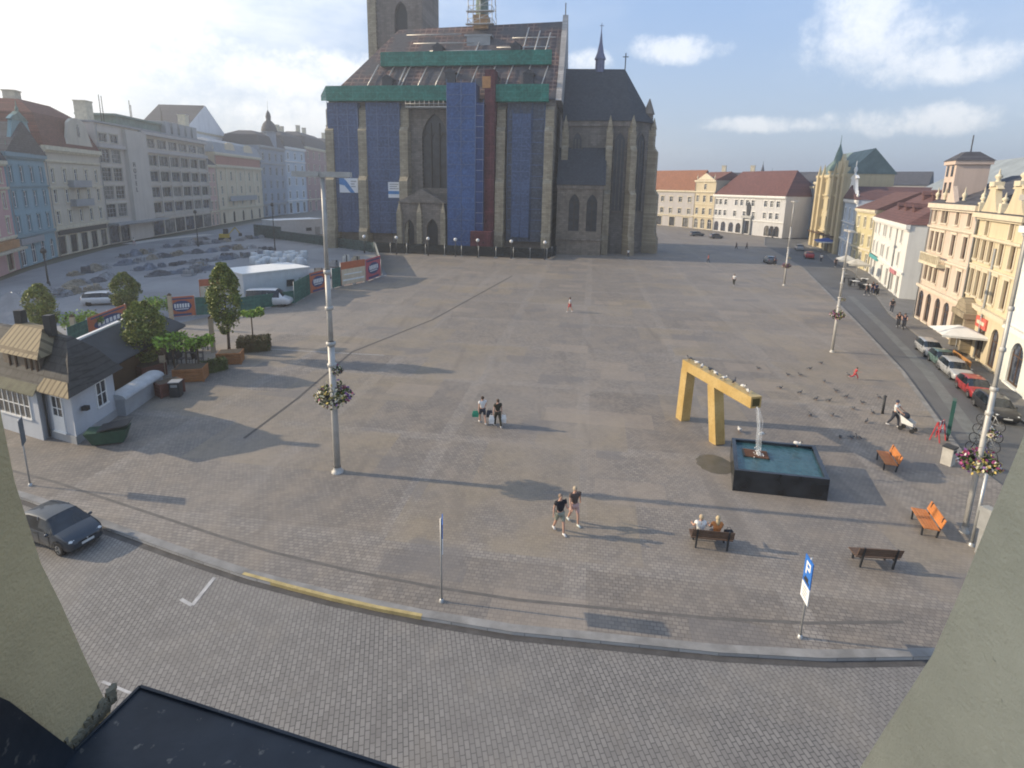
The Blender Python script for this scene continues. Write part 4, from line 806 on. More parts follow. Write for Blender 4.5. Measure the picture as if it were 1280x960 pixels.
# ------------------------------------------------------------------ the window the camera looks out of
YW = None
def nearwall(name, col):
    t = NT(name); n = t.noise(3, 5); n2 = t.noise(40, 3); n3 = t.noise(160, 2); n4 = t.noise(9, 4)
    c = t.mix(t.mapr(n, .35, .7), sc(col, .85), sc(col, 1.12)); c = t.mix(t.mapr(n4, .55, .75, 0, .35), c, sc(col, .7)); sp = t.mapr(n2, .70, .78); c = t.mix(sp, c, sc(col, .35))
    t.bump(t.math('ADD', n3, t.math('MULTIPLY', n2, 1.5)), .004, .45); return t.done(c, .9, 0, .15)
YELW = nearwall('yellow weathered plaster', (.58, .49, .305)); GRNW = nearwall('pale green grey plaster', (.60, .585, .46)); PEEL = stone('peeling plaster', (.42, .39, .3), .05, .04, .8)
def tinmat():
    t = NT('dirty sheet metal'); n = t.noise(7, 5); n2 = t.noise(45, 3); c = t.mix(t.mapr(n, .35, .7), (.018, .024, .034), (.04, .048, .062)); c = t.mix(t.mapr(n2, .64, .72), c, (.16, .155, .14))
    t.bump(n, .01, .3); return t.done(c, .5, .2, .5)
TIN = tinmat()
t_ = thing('window_wall', 'yellow plastered window jamb filling the left edge of the photo', 'wall', (-.7, .72, 13.1))
m = MB(); PR_ = [(.104,-.08),(.086,-.027),(.055,.112),(.028,.244),(.007,.332),(-.010,.477),(-.012,.611),(-.014,.75),(-.04,4.)];  NP_ = len(PR_); m.add([(0,y,z) for y, z in PR_]+[(0,-.5,z) for y, z in PR_]+[(-.45,y,z) for y, z in PR_], [(i,i+1,NP_+i+1,NP_+i) for i in range(NP_-1)]+[(i,2*NP_+i,2*NP_+i+1,i+1) for i in range(NP_-1)]); m.prismz([(-.451,-.5),(-2.2,-.5),(-2.2,.9),(-1.0,.9),(-.6,-.05)], -.06, 4.); m.build('wall', YELW, t_)  # outer block: unseen pilaster added to keep sun off the right jamb
m = MB(); rr = random.Random(3)
for i in range(120):
    y = -.02 + .118*rr.random(); z = -.012 + abs(rr.gauss(0, .012)); s = .002 + .007*rr.random()
    m.prismz([(.001+(.006*rr.random()), y), (.004+.005*rr.random(), y+s), (.002, y+s*1.6), (-.006, y+s)], z-.004, z+s*.8)
m.build('peeling_edge', PEEL, t_)
m = MB(); m.add([(-.2,-.09,.19),(.015,-.09,.19),(.015,.0,-.015),(-.2,.0,-.015),(-.2,-.5,.9),(.015,-.5,.9),(-.2,-.5,-.015),(.015,-.5,-.015)], [(0,1,2,3),(4,5,1,0),(1,5,7,2),(3,2,7,6)]); m.build('flashing', TIN, t_)
t_ = thing('window_ledge', 'dark dirty sheet metal ledge below the window at the bottom left', 'ledge', (0, 0, 13.1))
m = MB(); m.prismz([(-.66,.83),(-.69,.70),(-.72,.1),(.5,.1),(.5,.51),(.30,.565)], -.03, 0); m.build('sheet', TIN, t_)
m = MB(); m.bar((-.66,.83,.001),(.5,.51,.001),.005,.006); m.bar((-.66,.83,.001),(-.69,.70,.001),.005,.006); m.build('folded_rim', TIN, t_)
m = MB()
for i in range(26):
    x = -.36+.16*rr.random(); y = .60+.05*rr.random(); s = .004+.012*rr.random(); m.prismz([(x,y),(x+s*1.8,y+s*.4),(x+s,y+s)], .0005, .003+s*.4)
m.build('flaked_paint', PEEL, t_)
t_ = thing('window_wall', 'pale green grey plastered window jamb filling the lower right corner', 'wall', (.72, .70, 12.6))
m = MB(); PR_ = [(.35,-.4),(.198,.263),(.152,.425),(.091,.637),(.065,.782),(.042,.938),(.02,1.071),(-.02,5.)]; NP_ = len(PR_); m.add([(0,y,z) for y, z in PR_]+[(0,-.9,z) for y, z in PR_]+[(1.5,y,z) for y, z in PR_], [(i,i+1,NP_+i+1,NP_+i) for i in range(NP_-1)]+[(i,2*NP_+i,2*NP_+i+1,i+1) for i in range(NP_-1)]); m.build('wall', GRNW, t_)
m = MB(); m.prismz([(-.03,-.33),(.0,-.30),(.0,-.6),(-.06,-.6)], .15, .62); m.build('flashing', TIN, t_)
# ------------------------------------------------------------------ lamps, flowers, signs
LAMPM = M('pale grey lamp post paint', (.44, .43, .405), .5, .15, 2, .2)
lamp = thing('lamp_post', 'tall pale lamp post left of the walkers carrying a flower basket and twin flat lamps', 'lamp post', G(422, 590), rad(4), 'tall lamp posts on the square')
m = MB(); m.tube([(0,0,0),(0,0,6.6)], [.17,.16], 12); m.tube([(0,0,6.6),(0,0,10.)], [.13,.12], 12); m.tube([(0,0,10.),(0,0,14.3)], [.095,.08], 12); m.build('pole', LAMPM, lamp)
for z, r in ((5.55,.22),(6.6,.23),(8.3,.19),(10.,.17)):
    m = MB(); m.lathe([(r*.7,-.1),(r,-.07),(r,.07),(r*.7,.1)], 12, (0,0,z)); m.build('collar', LAMPM, lamp)
m = MB(); m.lathe([(.3,0),(.3,.06),(.2,.12),(.19,.3)], 12); m.build('base', LAMPM, lamp)
for s in (-1, 1):
    m = MB(); m.box(.12 if s > 0 else -1.25, -.24, 14.24, 1.25 if s > 0 else -.12, .24, 14.46); hd = m.build('lamp_head', LAMPM, lamp)
    m = MB(); m.box(s*.2 if s > 0 else -1.1, -.15, 14.215, 1.1 if s > 0 else -.2, .15, 14.239); m.build('diffuser', WHITE, hd)
m = MB(); m.box(-.12,-.1,14.2,.12,.1,14.45); m.build('head_joint', LAMPM, lamp)
lampR = dup(lamp, G(1205, 665), rad(70), 'tall lamp post close to the right window jamb with a purple flower basket'); lampR.scale = (.62, .62, .97)
lampR2 = dup(lamp, G(1040, 440), rad(75), 'lamp post beside the right-hand street between the fountain and the houses')
lampR2.scale = (.75,.75,.75)
lampR3 = dup(lamp, G(980, 357), rad(75), 'farthest lamp post of the row along the right-hand street'); lampR3.scale = (.87,.87,.87)
LF1 = leafmat('basket leaves', (.06, .09, .03)); FL = [M('flower ' + n, c, .6, .15, 8) for n, c in (('cream', (.6,.55,.36)), ('magenta', (.34,.06,.17)), ('purple', (.19,.09,.26)), ('yellow', (.55,.42,.12)), ('white', (.65,.62,.58)))]
def leaf(mb, p, s, rnd, m=0, flat=0.):
    d = Vector((rnd.gauss(0,1), rnd.gauss(0,1), rnd.gauss(0,1)*(1-flat))).normalized(); e = d.cross(Vector((rnd.gauss(0,1),rnd.gauss(0,1),rnd.gauss(0,1)))).normalized()
    a, b = d*s, e*s*.62
    mb.quad([p-a*.5-b*.1, p-b*.5, p+a*.5, p+b*.5], m)
def basket(loc, z, r, label, seed, weights, s=1.):
    rnd = random.Random(seed); t_ = thing('flower_basket', label, 'flower basket', (loc[0], loc[1], z), seed, 'flower baskets on the lamp posts')
    m = MB(); m.lathe([(r*.3,-r*.45),(r*.75,-.2*r),(r*.8,0),(r*.7,.02)], 12); m.build('basket', DARK, t_)
    lm = MB(); fm = MB(); mats = []
    for i in range(520):
        a = rnd.uniform(0, 6.283); q = rnd.random()**.4; zz = rnd.gauss(.1, .3)
        rr_ = r*(.55+.55*q)*max(.35, 1-abs(zz)*.6); side = int(math.cos(a) > .1)
        p = Vector((rr_*math.cos(a), rr_*math.sin(a), zz*r*.9))
        if rnd.random() < .45: leaf(lm, p*.95, .2*s, rnd)
        else: leaf(fm, p*1.03, .17*s, rnd, rnd.choices(range(5), weights[side])[0])
    lm.build('leaves', LF1, t_, fix=False); fm.build('blossom', FL, t_, fix=False)
    m = MB()
    for k in range(4): a = k*1.5708; m.tube([(r*.75*math.cos(a),r*.75*math.sin(a),0),(.15*math.cos(a),.15*math.sin(a),r*.55)], .015, 5)
    m.build('hanger', DARK, t_)
    return t_
for nm, L, z, z2, s, seed, wt in (('left', (422,590), 4., 5.3, 1., 1, ((7,1,1,3,3),(1,3,6,1,3))), ('right', (1205,665), 3.2, 4.5, 1., 2, ((3,2,1,6,2),(1,9,3,1,1))), ('street', (1040,440), 3.4, 4.8, .85, 3, ((4,2,1,4,2),(2,4,3,1,2))), ('far', (980,357), 3.0, 4.2, .9, 4, ((1,2,2,2,1),(1,2,3,1,1)))):
    p = G(*L); desc = dict(left='on the lamp post left of the walkers', right='on the lamp post by the right window jamb', street='on the lamp post beside the right-hand street', far='on the farthest lamp post of the street')[nm]
    basket(p, z, (.85 if nm == 'left' else .7)*s, 'round basket of %s flowers %s' % (dict(left='cream and purple', right='yellow and magenta', street='mixed pale', far='dark')[nm], desc), seed, wt, s)
    q = p + Vector((.26, -.05, 0)); basket(q, z2, .25*s, 'small upper flower bunch ' + desc, seed+10, ((4,1,0,2,5),(3,1,2,1,5)), s*.8)
def board_sign(label, loc, z0, z1, w, rz, panels, slope=0., top=None):
    t_ = thing('sign_post', label, 'sign', loc, rz, 'signs on thin posts along the kerb')
    m = MB(); m.tube([(0,0,0),(0,0,z1)], .032, 8); m.lathe([(.09,0),(.07,.1),(.04,.12)], 8); m.build('post', STEEL, t_)
    for (a, b, mats, fn) in panels:
        m = MB(); m.box(-w/2, -.06, a, w/2, -.035, b); m.box(-w/2, -.034, a, w/2, -.03, b, 1)
        if fn: fn(m)
        m.build('sign_panel', mats, t_)
    return t_
PBLUE = M('traffic sign blue', (.03, .15, .5), .35, .05); GREYB = M('back of sign', (.10, .12, .14), .5)
def p_face(m):
    m.box(-.14,-.064,2.28,-.07,-.061,2.72,2); m.box(-.07,-.064,2.65,.1,-.061,2.72,2); m.box(-.07,-.064,2.46,.1,-.061,2.53,2); m.box(.1,-.064,2.46,.165,-.061,2.72,2)
    m.box(-.2,-.064,2.02,.2,-.061,2.1,3); m.box(-.12,-.064,2.1,.12,-.061,2.2,3)
def w_face(m):
    for k in range(4): m.box(-.16,-.064,1.5+.1*k,.16-.05*(k%2),-.061,1.54+.1*k,2)
board_sign('blue and white parking sign on a thin slanted looking post near the kerb at right', G(1000, 797), 0, 2.9, .55, rad(-97) , [(1.95, 2.85, [PBLUE, GREYB, WHITE, DARK], p_face), (1.38, 1.93, [SIGNW, GREYB, GREYP], w_face)])
board_sign('sign on a thin post at the middle of the kerb, dark panel edge on', G(552, 752), 0, 3.2, .62, rad(97), [(2.05, 2.6, [SIGNW, GREYB, GREYP], None), (2.62, 3.15, [PBLUE, GREYB, WHITE], None)])
board_sign('grey backed sign on a dark post beside the yellow window jamb', G(38, 607), 0, 3.3, .62, rad(120), [(2.1, 2.7, [GREYB, GREYB], None), (2.72, 3.3, [GREYB, GREYB], None)])
# parking machine and its pole by the right jamb
t_ = thing('parking_machine', 'pale grey parking machine half hidden by the right window jamb', 'ticket machine', G(1226, 692), rad(20))
m = MB(); m.box(-.16,-.14,0,.16,.14,1.1); m.build('pedestal', STEEL, t_); m = MB(); m.box(-.26,-.2,1.1,.26,.2,1.85); m.prism([(-.28,1.85),(.28,1.85),(.28,1.95),(-.28,2.05)],-.23,.23); hd = m.build('cabinet', STEEL, t_)
m = MB(); m.box(-.14,-.212,1.5,.14,-.202,1.7); m.build('screen', DARK, hd); m = MB(); m.box(-.08,-.215,1.2,.08,-.202,1.35); m.build('ticket_slot', DARK, hd)
t_ = thing('pole', 'thin leaning looking pole between the right lamp post and the jamb', 'pole', G(1214, 682)); 
m = MB(); m.tube([(0,0,0),(0,0,3.2)], .06, 8); m.build('tube', STEEL, t_); m = MB(); m.lathe([(.12,0),(.1,.1),(.065,.14)], 8); m.build('base', STEEL, t_)
# totem, red barrier, bin, bollard
t_ = thing('info_totem', 'dark green information totem standing at the kerb of the right-hand street', 'totem', G(1184, 549), rad(50))
m = MB(); m.box(-.32,-.09,.35,.32,.09,2.45); m.build('board', M('totem green', (.03,.09,.075), .4), t_); m = MB(); m.box(-.26,-.1,1.75,.26,-.092,2.2); m.box(-.12,-.104,1.85,.14,-.101,2.1,1); m.build('map_panel', [M('totem blue', (.1,.22,.3)), WHITE], t_); m = MB(); m.box(-.26,-.1,.5,.26,-.092,1.5); m.build('notice', M('totem olive', (.3,.3,.16)), t_)
for s in (-.24, .24): m = MB(); m.tube([(s,0,0),(s,0,.36)], .05, 8); m.build('leg', DARK, t_)
t_ = thing('barrier', 'red and white folding barrier leaning beside the green totem', 'barrier', G(1172, 550), rad(30)); RED = M('signal red', (.45, .05, .06), .5)
for z in (.45, .95): 
    m = MB()
    for k in range(4): m.box(-.4+.2*k,-.03,z,-.2+.2*k,.0,z+.22,k%2)
    m.build('rail', [RED, WHITE], t_)
for s in (-.36, .36): m = MB(); m.bar((s,-.25,0),(s,0,1.2),.05); m.bar((s,.25,0),(s,0,1.2),.05); m.build('leg', RED, t_)
t_ = thing('litter_bin', 'pale stone litter bin standing alone near the totem', 'bin', G(1184, 580), rad(30)); m = MB(); m.box(-.24,-.24,0,.24,.24,.95); m.build('body', M('pale stone', (.45,.43,.39)), t_); m = MB(); m.box(-.27,-.27,.95,.27,.27,1.03); m.build('lid', DARK, t_)
m = MB(); m.box(-.15,-.25,.7,.15,-.241,.85); m.build('opening', DARK, t_)
t_ = thing('bollard', 'slim dark bollard near the person with the pushchair', 'bollard', G(1103, 517)); m = MB(); m.tube([(0,0,0),(0,0,1.15)], [.08,.07], 10); m.build('post', DARK, t_); m = MB(); m.lathe([(.1,0),(.1,.06),(.02,.12)], 10, (0,0,1.15)); m.build('cap', DARK, t_)
# ------------------------------------------------------------------ fountain
GOLDM = None
t = NT('gilded sheet metal'); n = t.noise(.9, 4); n2 = t.noise(9, 3); c_ = t.mix(t.mapr(n, .35, .65), (.50, .34, .12), (.60, .44, .19)); c_ = t.mix(t.mapr(n2, .5, .7, 0, .5), c_, (.38, .25, .08)); GOLDM = t.done(c_, .42, .35, .5)
t_ = thing('golden_fountain_spout', 'golden two legged beam arching over the dark fountain basin', 'fountain', (12.2, 29.4, 0), 0)
def L_(x, y, z): return Vector((x-12.2, y-29.4, z))
bd = Vector((.26, -.965, 0)).normalized(); bs = Vector((10.75, 32.3, 3.55)); be = bs + bd*6.3
m = MB(); m.bar(bs - Vector((12.2,29.4,0)), be - Vector((12.2,29.4,0)) , .62, .6); m.build('beam', GOLDM, t_)
m = MB(); e2 = be + bd*.004; m.bar(e2 - bd*.02 - Vector((12.2,29.4,0)), e2 + bd*.005 - Vector((12.2,29.4,0)), .42, .4); m.build('spout_mouth', M('dark gilded hollow', (.09,.07,.02)), t_)
for base, k in (((10.75, 32.15), .25), ((11.72, 28.9), 2.95)):
    tp = bs + bd*k; m = MB(); m.bar(L_(base[0], base[1], 0), L_(tp.x, tp.y, 3.26), .6, .62, up=(bd.x, bd.y, 0)); m.build('leg', GOLDM, t_)
BAS = glassmat('black polished stone', (.02, .023, .027), .25); 
q = [(10.65,23.9),(14.75,23.15),(15.9,26.6),(11.85,27.35)]
cx_ = sum(p[0] for p in q)/4; cy_ = sum(p[1] for p in q)/4
def ins(k): return [(p[0]+(cx_-p[0])*k, p[1]+(cy_-p[1])*k) for p in q]
t_ = thing('fountain_basin', 'square dark stone basin full of blue green water', 'basin', (0,0,0))
o4 = q; i4 = ins(.09); m = MB()
P = [(p[0],p[1],0) for p in o4]+[(p[0],p[1],1.08) for p in o4]+[(p[0],p[1],1.08) for p in i4]+[(p[0],p[1],.3) for p in i4]
m.add(P, [(i,(i+1)%4,4+(i+1)%4,4+i) for i in range(4)]+[(4+i,4+(i+1)%4,8+(i+1)%4,8+i) for i in range(4)]+[(8+i,8+(i+1)%4,12+(i+1)%4,12+i) for i in range(4)]+[(12,13,14,15)]); m.build('wall', BAS, t_)
def watermat():
    t = NT('basin water'); n = t.noise(3.5, 3); n2 = t.noise(14, 2); t.bump(t.math('ADD', n, t.math('MULTIPLY', n2, .5)), .05, .45); c = t.mix(t.mapr(n, .35, .65), (.022,.066,.078), (.04,.10,.112)); return t.done(c, .12, 0, .5)
m = MB(); m.quad([(p[0],p[1],.93) for p in ins(.088)]); m.build('water', watermat(), t_)
WJ = NT('falling water'); WJ.b.inputs['Alpha'].default_value = .22; WJ.b.inputs['Transmission Weight'].default_value = 0; WJ = WJ.done((.75,.78,.8), .3, 0, .5)
rnd = random.Random(5); m = MB(); sp = be + bd*.1
for i in range(9):
    a = sp + Vector((rnd.gauss(0,.05), rnd.gauss(0,.05), rnd.uniform(-.35,-.15))); k = rnd.uniform(.35, .5)
    pts = []
    for j in range(7):
        u = j/6; zz = a.z + (.95-a.z)*u*u; pts.append(a + bd*k*u*1.2 + Vector((rnd.gauss(0,.012)*(1+2*u), rnd.gauss(0,.012)*(1+2*u), 0)) ); pts[-1].z = zz
    m.tube(pts, [.012+.014*rnd.random() for _ in pts], 5)
tag(m.build('water_jet', WJ), 'thin stream of water falling from the golden spout', 'water jet')
m = MB(); cc = sp + bd*.5
for i in range(60): a = rnd.uniform(0,6.28); r_ = abs(rnd.gauss(0,.16)); m.ell((cc.x+r_*math.cos(a), cc.y+r_*math.sin(a), .95+abs(rnd.gauss(0,.14))), (.03,.03,.03), 5, 4)
tag(m.build('water_splash', WHITE), 'white splash where the falling water hits the basin', 'splash', None, 'stuff')
t_ = thing('grate', 'small rusty grate lying in the basin under the falling water', 'grate', (cc.x-.1, cc.y+.1, .94), rad(-15))
m = MB()
for k in range(5): m.box(-.55,-.35+.17*k,0,.55,-.27+.17*k,.07)
m.build('bars', M('rusty iron', (.16,.08,.05)), t_); m = MB(); m.box(-.6,-.4,0,-.552,.4,.08); m.build('rim', DARK, t_); m = MB(); m.box(.552,-.4,0,.6,.4,.08); m.build('rim', DARK, t_)
pg = G(893, 580); m = MB(); m.prismz([(pg.x+.86*math.cos(k*.2618)*1.05+.05*math.sin(k*3), pg.y+1.05*math.sin(k*.2618)) for k in range(24)], .002, .009)
t = NT('round grille plate'); n = t.noise(2, 4); wv = t.n('ShaderNodeTexWave', wave_type='RINGS'); t.l(t.obj(), wv.inputs[0]); wv.inputs['Scale'].default_value = 2
tag(m.build('drain_cover', t.done(t.mix(t.mapr(n,.35,.65), (.085,.075,.05), (.12,.105,.08)), .5, 0, .4)), 'round dark drain cover in the paving beside the basin', 'drain cover')
# ------------------------------------------------------------------ benches
def bench(label, loc, rz, col, L=1.6, tilt=0, grp='benches near the fountain'):
    t_ = thing('park_bench', label, 'bench', loc, rz, grp)
    for k in range(3): pass
    m = MB()
    for k in range(5): m.box(-L/2,-.28+.115*k,.42,L/2,-.18+.115*k,.46)
    m.build('seat', col, t_)
    m = MB()
    for k in range(4): z = .52+.1*k; y = .30+.03*k; m.add([(-L/2,y,z),(L/2,y,z),(L/2,y+.03,z+.005),(-L/2,y+.03,z+.005),(-L/2,y+.025,z+.085),(L/2,y+.025,z+.085),(L/2,y+.055,z+.09),(-L/2,y+.055,z+.09)], [(0,3,2,1),(4,5,6,7),(0,1,5,4),(1,2,6,5),(2,3,7,6),(3,0,4,7)])
    m.build('backrest', col, t_)
    for s in (-1, 1):
        x = s*(L/2-.2); m = MB(); m.bar((x,-.25,0),(x,-.25,.42),.06); m.bar((x,.28,0),(x,.42,.92),.06); m.bar((x,-.27,.39),(x,.3,.39),.06,.05); m.build('leg', DARK, t_)
    return t_
ORW = M('orange varnished wood', (.50, .19, .06), .5, .15, 3); DKW = M('dark brown wood', (.13, .085, .06), .6, .2, 3)
bench('orange wooden bench facing the fountain, the farther of the two orange ones', G(1107, 582), rad(-109), ORW); bench('orange wooden bench near the right lamp post, the closer orange one', G(1154, 660), rad(-109), ORW)
BB = G(887, 681); bench('dark brown bench with two people sitting on it', BB, rad(172), DKW); bench('empty dark brown bench to the right of the sitting couple', G(1090, 704), rad(176), DKW)
# ------------------------------------------------------------------ kiosk with the dark skirted roof
C0 = G(97, 555); u = Vector((math.cos(rad(158)), math.sin(rad(158)), 0)); v = Vector((math.cos(rad(97)), math.sin(rad(97)), 0))
KW, KD, KE = 10.5, 3.8, 3.0
ks = thing('kiosk', 'white kiosk with a dark skirted roof, striped metal slopes and a roof lantern', 'kiosk', C0)
def K(a, b, z): p = u*a + v*b; return (p.x, p.y, z)
KWALL = plaster((.45, .47, .5)); SHING = rooftile((.06, .058, .056))
t = NT('standing seam roof'); wv = t.n('ShaderNodeTexBrick', offset=0.); t.l(t.mapping(rad(22)), wv.inputs[0])
for k_, v_ in (('Scale', 1.), ('Brick Width', .42), ('Row Height', 50.), ('Mortar Size', .075), ('Mortar Smooth', .3)): wv.inputs[k_].default_value = v_
for k_, v_ in (('Color1', (.27,.215,.13)), ('Color2', (.23,.185,.11)), ('Mortar', (.10,.075,.045))): wv.inputs[k_].default_value = (*v_, 1)
n = t.noise(2, 4); c_ = t.mix(t.mapr(n, .4, .7, 0, .5), wv.outputs[0], (.2,.15,.09)); t.bump(wv.outputs[1], .06, -.8); SEAM = t.done(c_, .75, 0., .2)
m = MB(); fp = [K(0,0,0), K(KW,0,0), K(KW,KD,0), K(0,KD,0)]
m.prismz(fp, 0, KE); m.build('wall', KWALL, ks)
m = MB(); m.prismz([K(-.06,-.08,0), K(KW,-.08,0), K(KW,-.003,0), K(-.003,-.003,0), K(-.003,KD,0), K(-.06,KD,0)], 0, .45); m.build('plinth', GREYP, ks)
def ring(a0, a1, b0, b1, z): return [K(a0,b0,z), K(a1,b0,z), K(a1,b1,z), K(a0,b1,z)]
m = MB(); R_ = [ring(-.55,KW+.5,-.6,KD+.6,KE-.1), ring(-.1,KW,-.05,KD+.1,KE+.42), ring(.55,KW-.6,.7,KD-.6,KE+1.35), ring(1.5,KW-1.6,1.7,KD-1.7,KE+2.25)]
for A_, B_ in zip(R_, R_[1:]): m.add(A_+B_, [(i,(i+1)%4,4+(i+1)%4,4+i) for i in range(4)])
m.quad(R_[-1]); m.quad(R_[0][::-1]); kr = m.build('roof', SHING, ks)
m = MB(); m.add([K(-.56,-.61,KE-.09),K(2.3,-.61,KE-.09),K(1.9,-.1,KE+.5),K(.0,-.06,KE+.5)], [(0,1,2,3)]); m.add([K(-.56,-.61,KE-.13),K(2.3,-.61,KE-.13),K(1.9,-.1,KE+.46),K(0,-.06,KE+.46)], [(3,2,1,0)]); m.build('roof_skirt', SEAM, kr)
# front bay rising through the eaves into a striped lantern roof
m = MB(); m.prismz([K(2.3,-.55,0),K(6.6,-.55,0),K(6.6,.6,0),K(2.3,.6,0)], 0, KE-.2); m.build('bay', KWALL, ks)
m = MB(); m.prismz([K(2.5,.2,0),K(5.9,.2,0),K(5.9,2.6,0),K(2.5,2.6,0)], KE-.2, KE+1.55); lan = m.build('lantern', M('brown boarding', (.16,.13,.10), .7, .25, 4), ks)
m = MB(); E_ = [K(2.1,-.25,KE+1.5),K(6.3,-.25,KE+1.5),K(6.3,3.,KE+1.5),K(2.1,3.,KE+1.5)]; T_ = [K(2.9,1.1,KE+2.75),K(5.5,1.1,KE+2.75),K(5.5,1.8,KE+2.75),K(2.9,1.8,KE+2.75)]
m.add(E_+T_, [(0,1,5,4),(1,2,6,5),(2,3,7,6),(3,0,4,7),(4,5,6,7),(0,3,2,1)]); m.build('lantern_roof', SEAM, lan)
for a in (2.7, 3.2, 3.7, 4.6, 5.2):
    m = MB(); p = K(a,.17,0); m.bar((p[0],p[1],KE),(p[0],p[1],KE+1.5),.09); m.build('lantern_rib', BROWN, lan)
m = MB(); m.add([K(2.1,-.95,KE-.25),K(6.8,-.95,KE-.25),K(6.2,.3,KE+.55),K(2.5,.3,KE+.55)], [(0,1,2,3)]); m.add([K(2.1,-.95,KE-.29),K(6.8,-.95,KE-.29),K(6.2,.3,KE+.51),K(2.5,.3,KE+.51)], [(3,2,1,0)]); m.build('bay_roof', M('mossy felt', (.13,.125,.085), .9, .3, 2), kr)
for a in (2.6, 5.3):
    m = MB(); p = K(a,1.5,0); m.prismz([(p[0]-.2,p[1]-.2),(p[0]+.2,p[1]-.2),(p[0]+.2,p[1]+.2),(p[0]-.2,p[1]+.2)], KE+2.3, KE+3.5); m.build('chimney', DARK, kr)
def kwin(a, b, z, w, h, side, cols=2, rows=2, door=False):
    f = MB(); p = MB()
    rz_ = math.atan2(u.y, u.x) + math.pi if side == 'front' else math.atan2(v.y, v.x)
    f.box(-w/2-.08,-.05,0,-w/2,.0,h); f.box(w/2,-.05,0,w/2+.08,.0,h); f.box(-w/2-.08,-.05,h,w/2+.08,.0,h+.09); f.box(-w/2-.14,-.1,-.08,w/2+.14,.0,-.001)
    for i in range(1, cols): x = -w/2+w*i/cols; f.box(x-.03,-.04,0,x+.03,0,h)
    for i in range(1, rows): z_ = h*i/rows; f.box(-w/2,-.038,z_-.025,w/2,0,z_+.025)
    if door: f.box(-w/2,-.045,0,w/2,-.0,h*.45)
    o = f.build('door' if door else 'window', WHITE, ks); o.location = K(a, b, z); o.rotation_euler.z = rz_
    p.quad([(-w/2,-.015,0),(w/2,-.015,0),(w/2,-.015,h),(-w/2,-.015,h)]); p.build('pane', GLASS, o)
kwin(4.5, -.553, 1.15, 2.9, 1.35, 'front', 6, 2); kwin(1.25, -.003, .5, .8, 2.0, 'front', 2, 3, True); kwin(7.6, -.003, 1.2, 1., 1.4, 'front'); kwin(9.2,-.003,1.2,1.,1.4,'front')
kwin(-.003, 2.5, 1.25, .8, 1.35, 'side')
m = MB(); p = K(2.15,-.2,0); m.tube([(p[0],p[1],.1),(p[0],p[1],KE-.2)], .05, 6); m.build('downpipe', DARK, ks)
m = MB(); p = K(-.1,.75,1.75); m.box(p[0],p[1]-.12,p[2]-.1,p[0]+.3,p[1]+.12,p[2]+.14); m.build('wall_lamp', DARK, ks)
# green skip beside the kiosk
t_ = thing('skip', 'dark green skip with a flat dark lid standing against the white kiosk', 'skip', G(138, 553), rad(20)); t_.scale = (.78, .8, .85); GRN = M('dark green paint', (.03,.075,.05), .55, .2, 3)
m = MB(); m.add([(-.9,-.45,.1),(.9,-.45,.1),(.9,.45,.1),(-.9,.45,.1),(-1.3,-.62,.95),(1.2,-.62,.95),(1.2,.62,.95),(-1.3,.62,.95)], [(0,3,2,1),(0,1,5,4),(1,2,6,5),(2,3,7,6),(3,0,4,7),(4,5,6,7)]); m.build('hull', GRN, t_)
m = MB(); m.add([(-.5,-.66,1.0),(1.3,-.66,1.25),(1.3,.66,1.25),(-.5,.66,1.0),(-.5,-.66,1.06),(1.3,-.66,1.31),(1.3,.66,1.31),(-.5,.66,1.06)], [(0,3,2,1),(4,5,6,7),(0,1,5,4),(1,2,6,5),(2,3,7,6),(3,0,4,7)]); m.build('lid', DARK, t_)
for s in (-.7, .7): m = MB(); m.tube([(s,-.4,.1),(s,.4,.1)], .1, 8); m.build('wheel', DARK, t_)
# long serving counter with a rounded grey top, dark bin at its end
a_, b_ = G(158, 520), G(205, 487); L = (b_-a_).length
t_ = thing('bar_counter', 'long grey counter with a rounded pale top running back from the kiosk', 'counter', a_, math.atan2((b_-a_).y, (b_-a_).x))
m = MB(); m.box(0,0,0,L,1.0,1.05); m.build('body', GREYP, t_)
m = MB(); m.add([(x, .5-.62*math.cos(k*math.pi/8), 1.05+.34*math.sin(k*math.pi/8)) for x in (-.05, L+.05) for k in range(9)], [(k,k+1,10+k,9+k) for k in range(8)] + [tuple(range(9))[::-1], tuple(range(9,18))]); m.build('top', M('pale zinc', (.40,.41,.42), .5), t_)
t_ = thing('litter_bin', 'dark square bin standing at the end of the grey counter', 'bin', G(221, 495), rad(10)); m = MB(); m.box(-.3,-.3,0,.3,.3,1.0); m.build('body', DARK, t_); m = MB(); m.box(-.34,-.34,1.,.34,.34,1.06); m.build('lid', GREYP, t_); m = MB(); m.box(-.2,-.31,.7,.2,-.301,.88); m.build('opening', STEEL, t_)
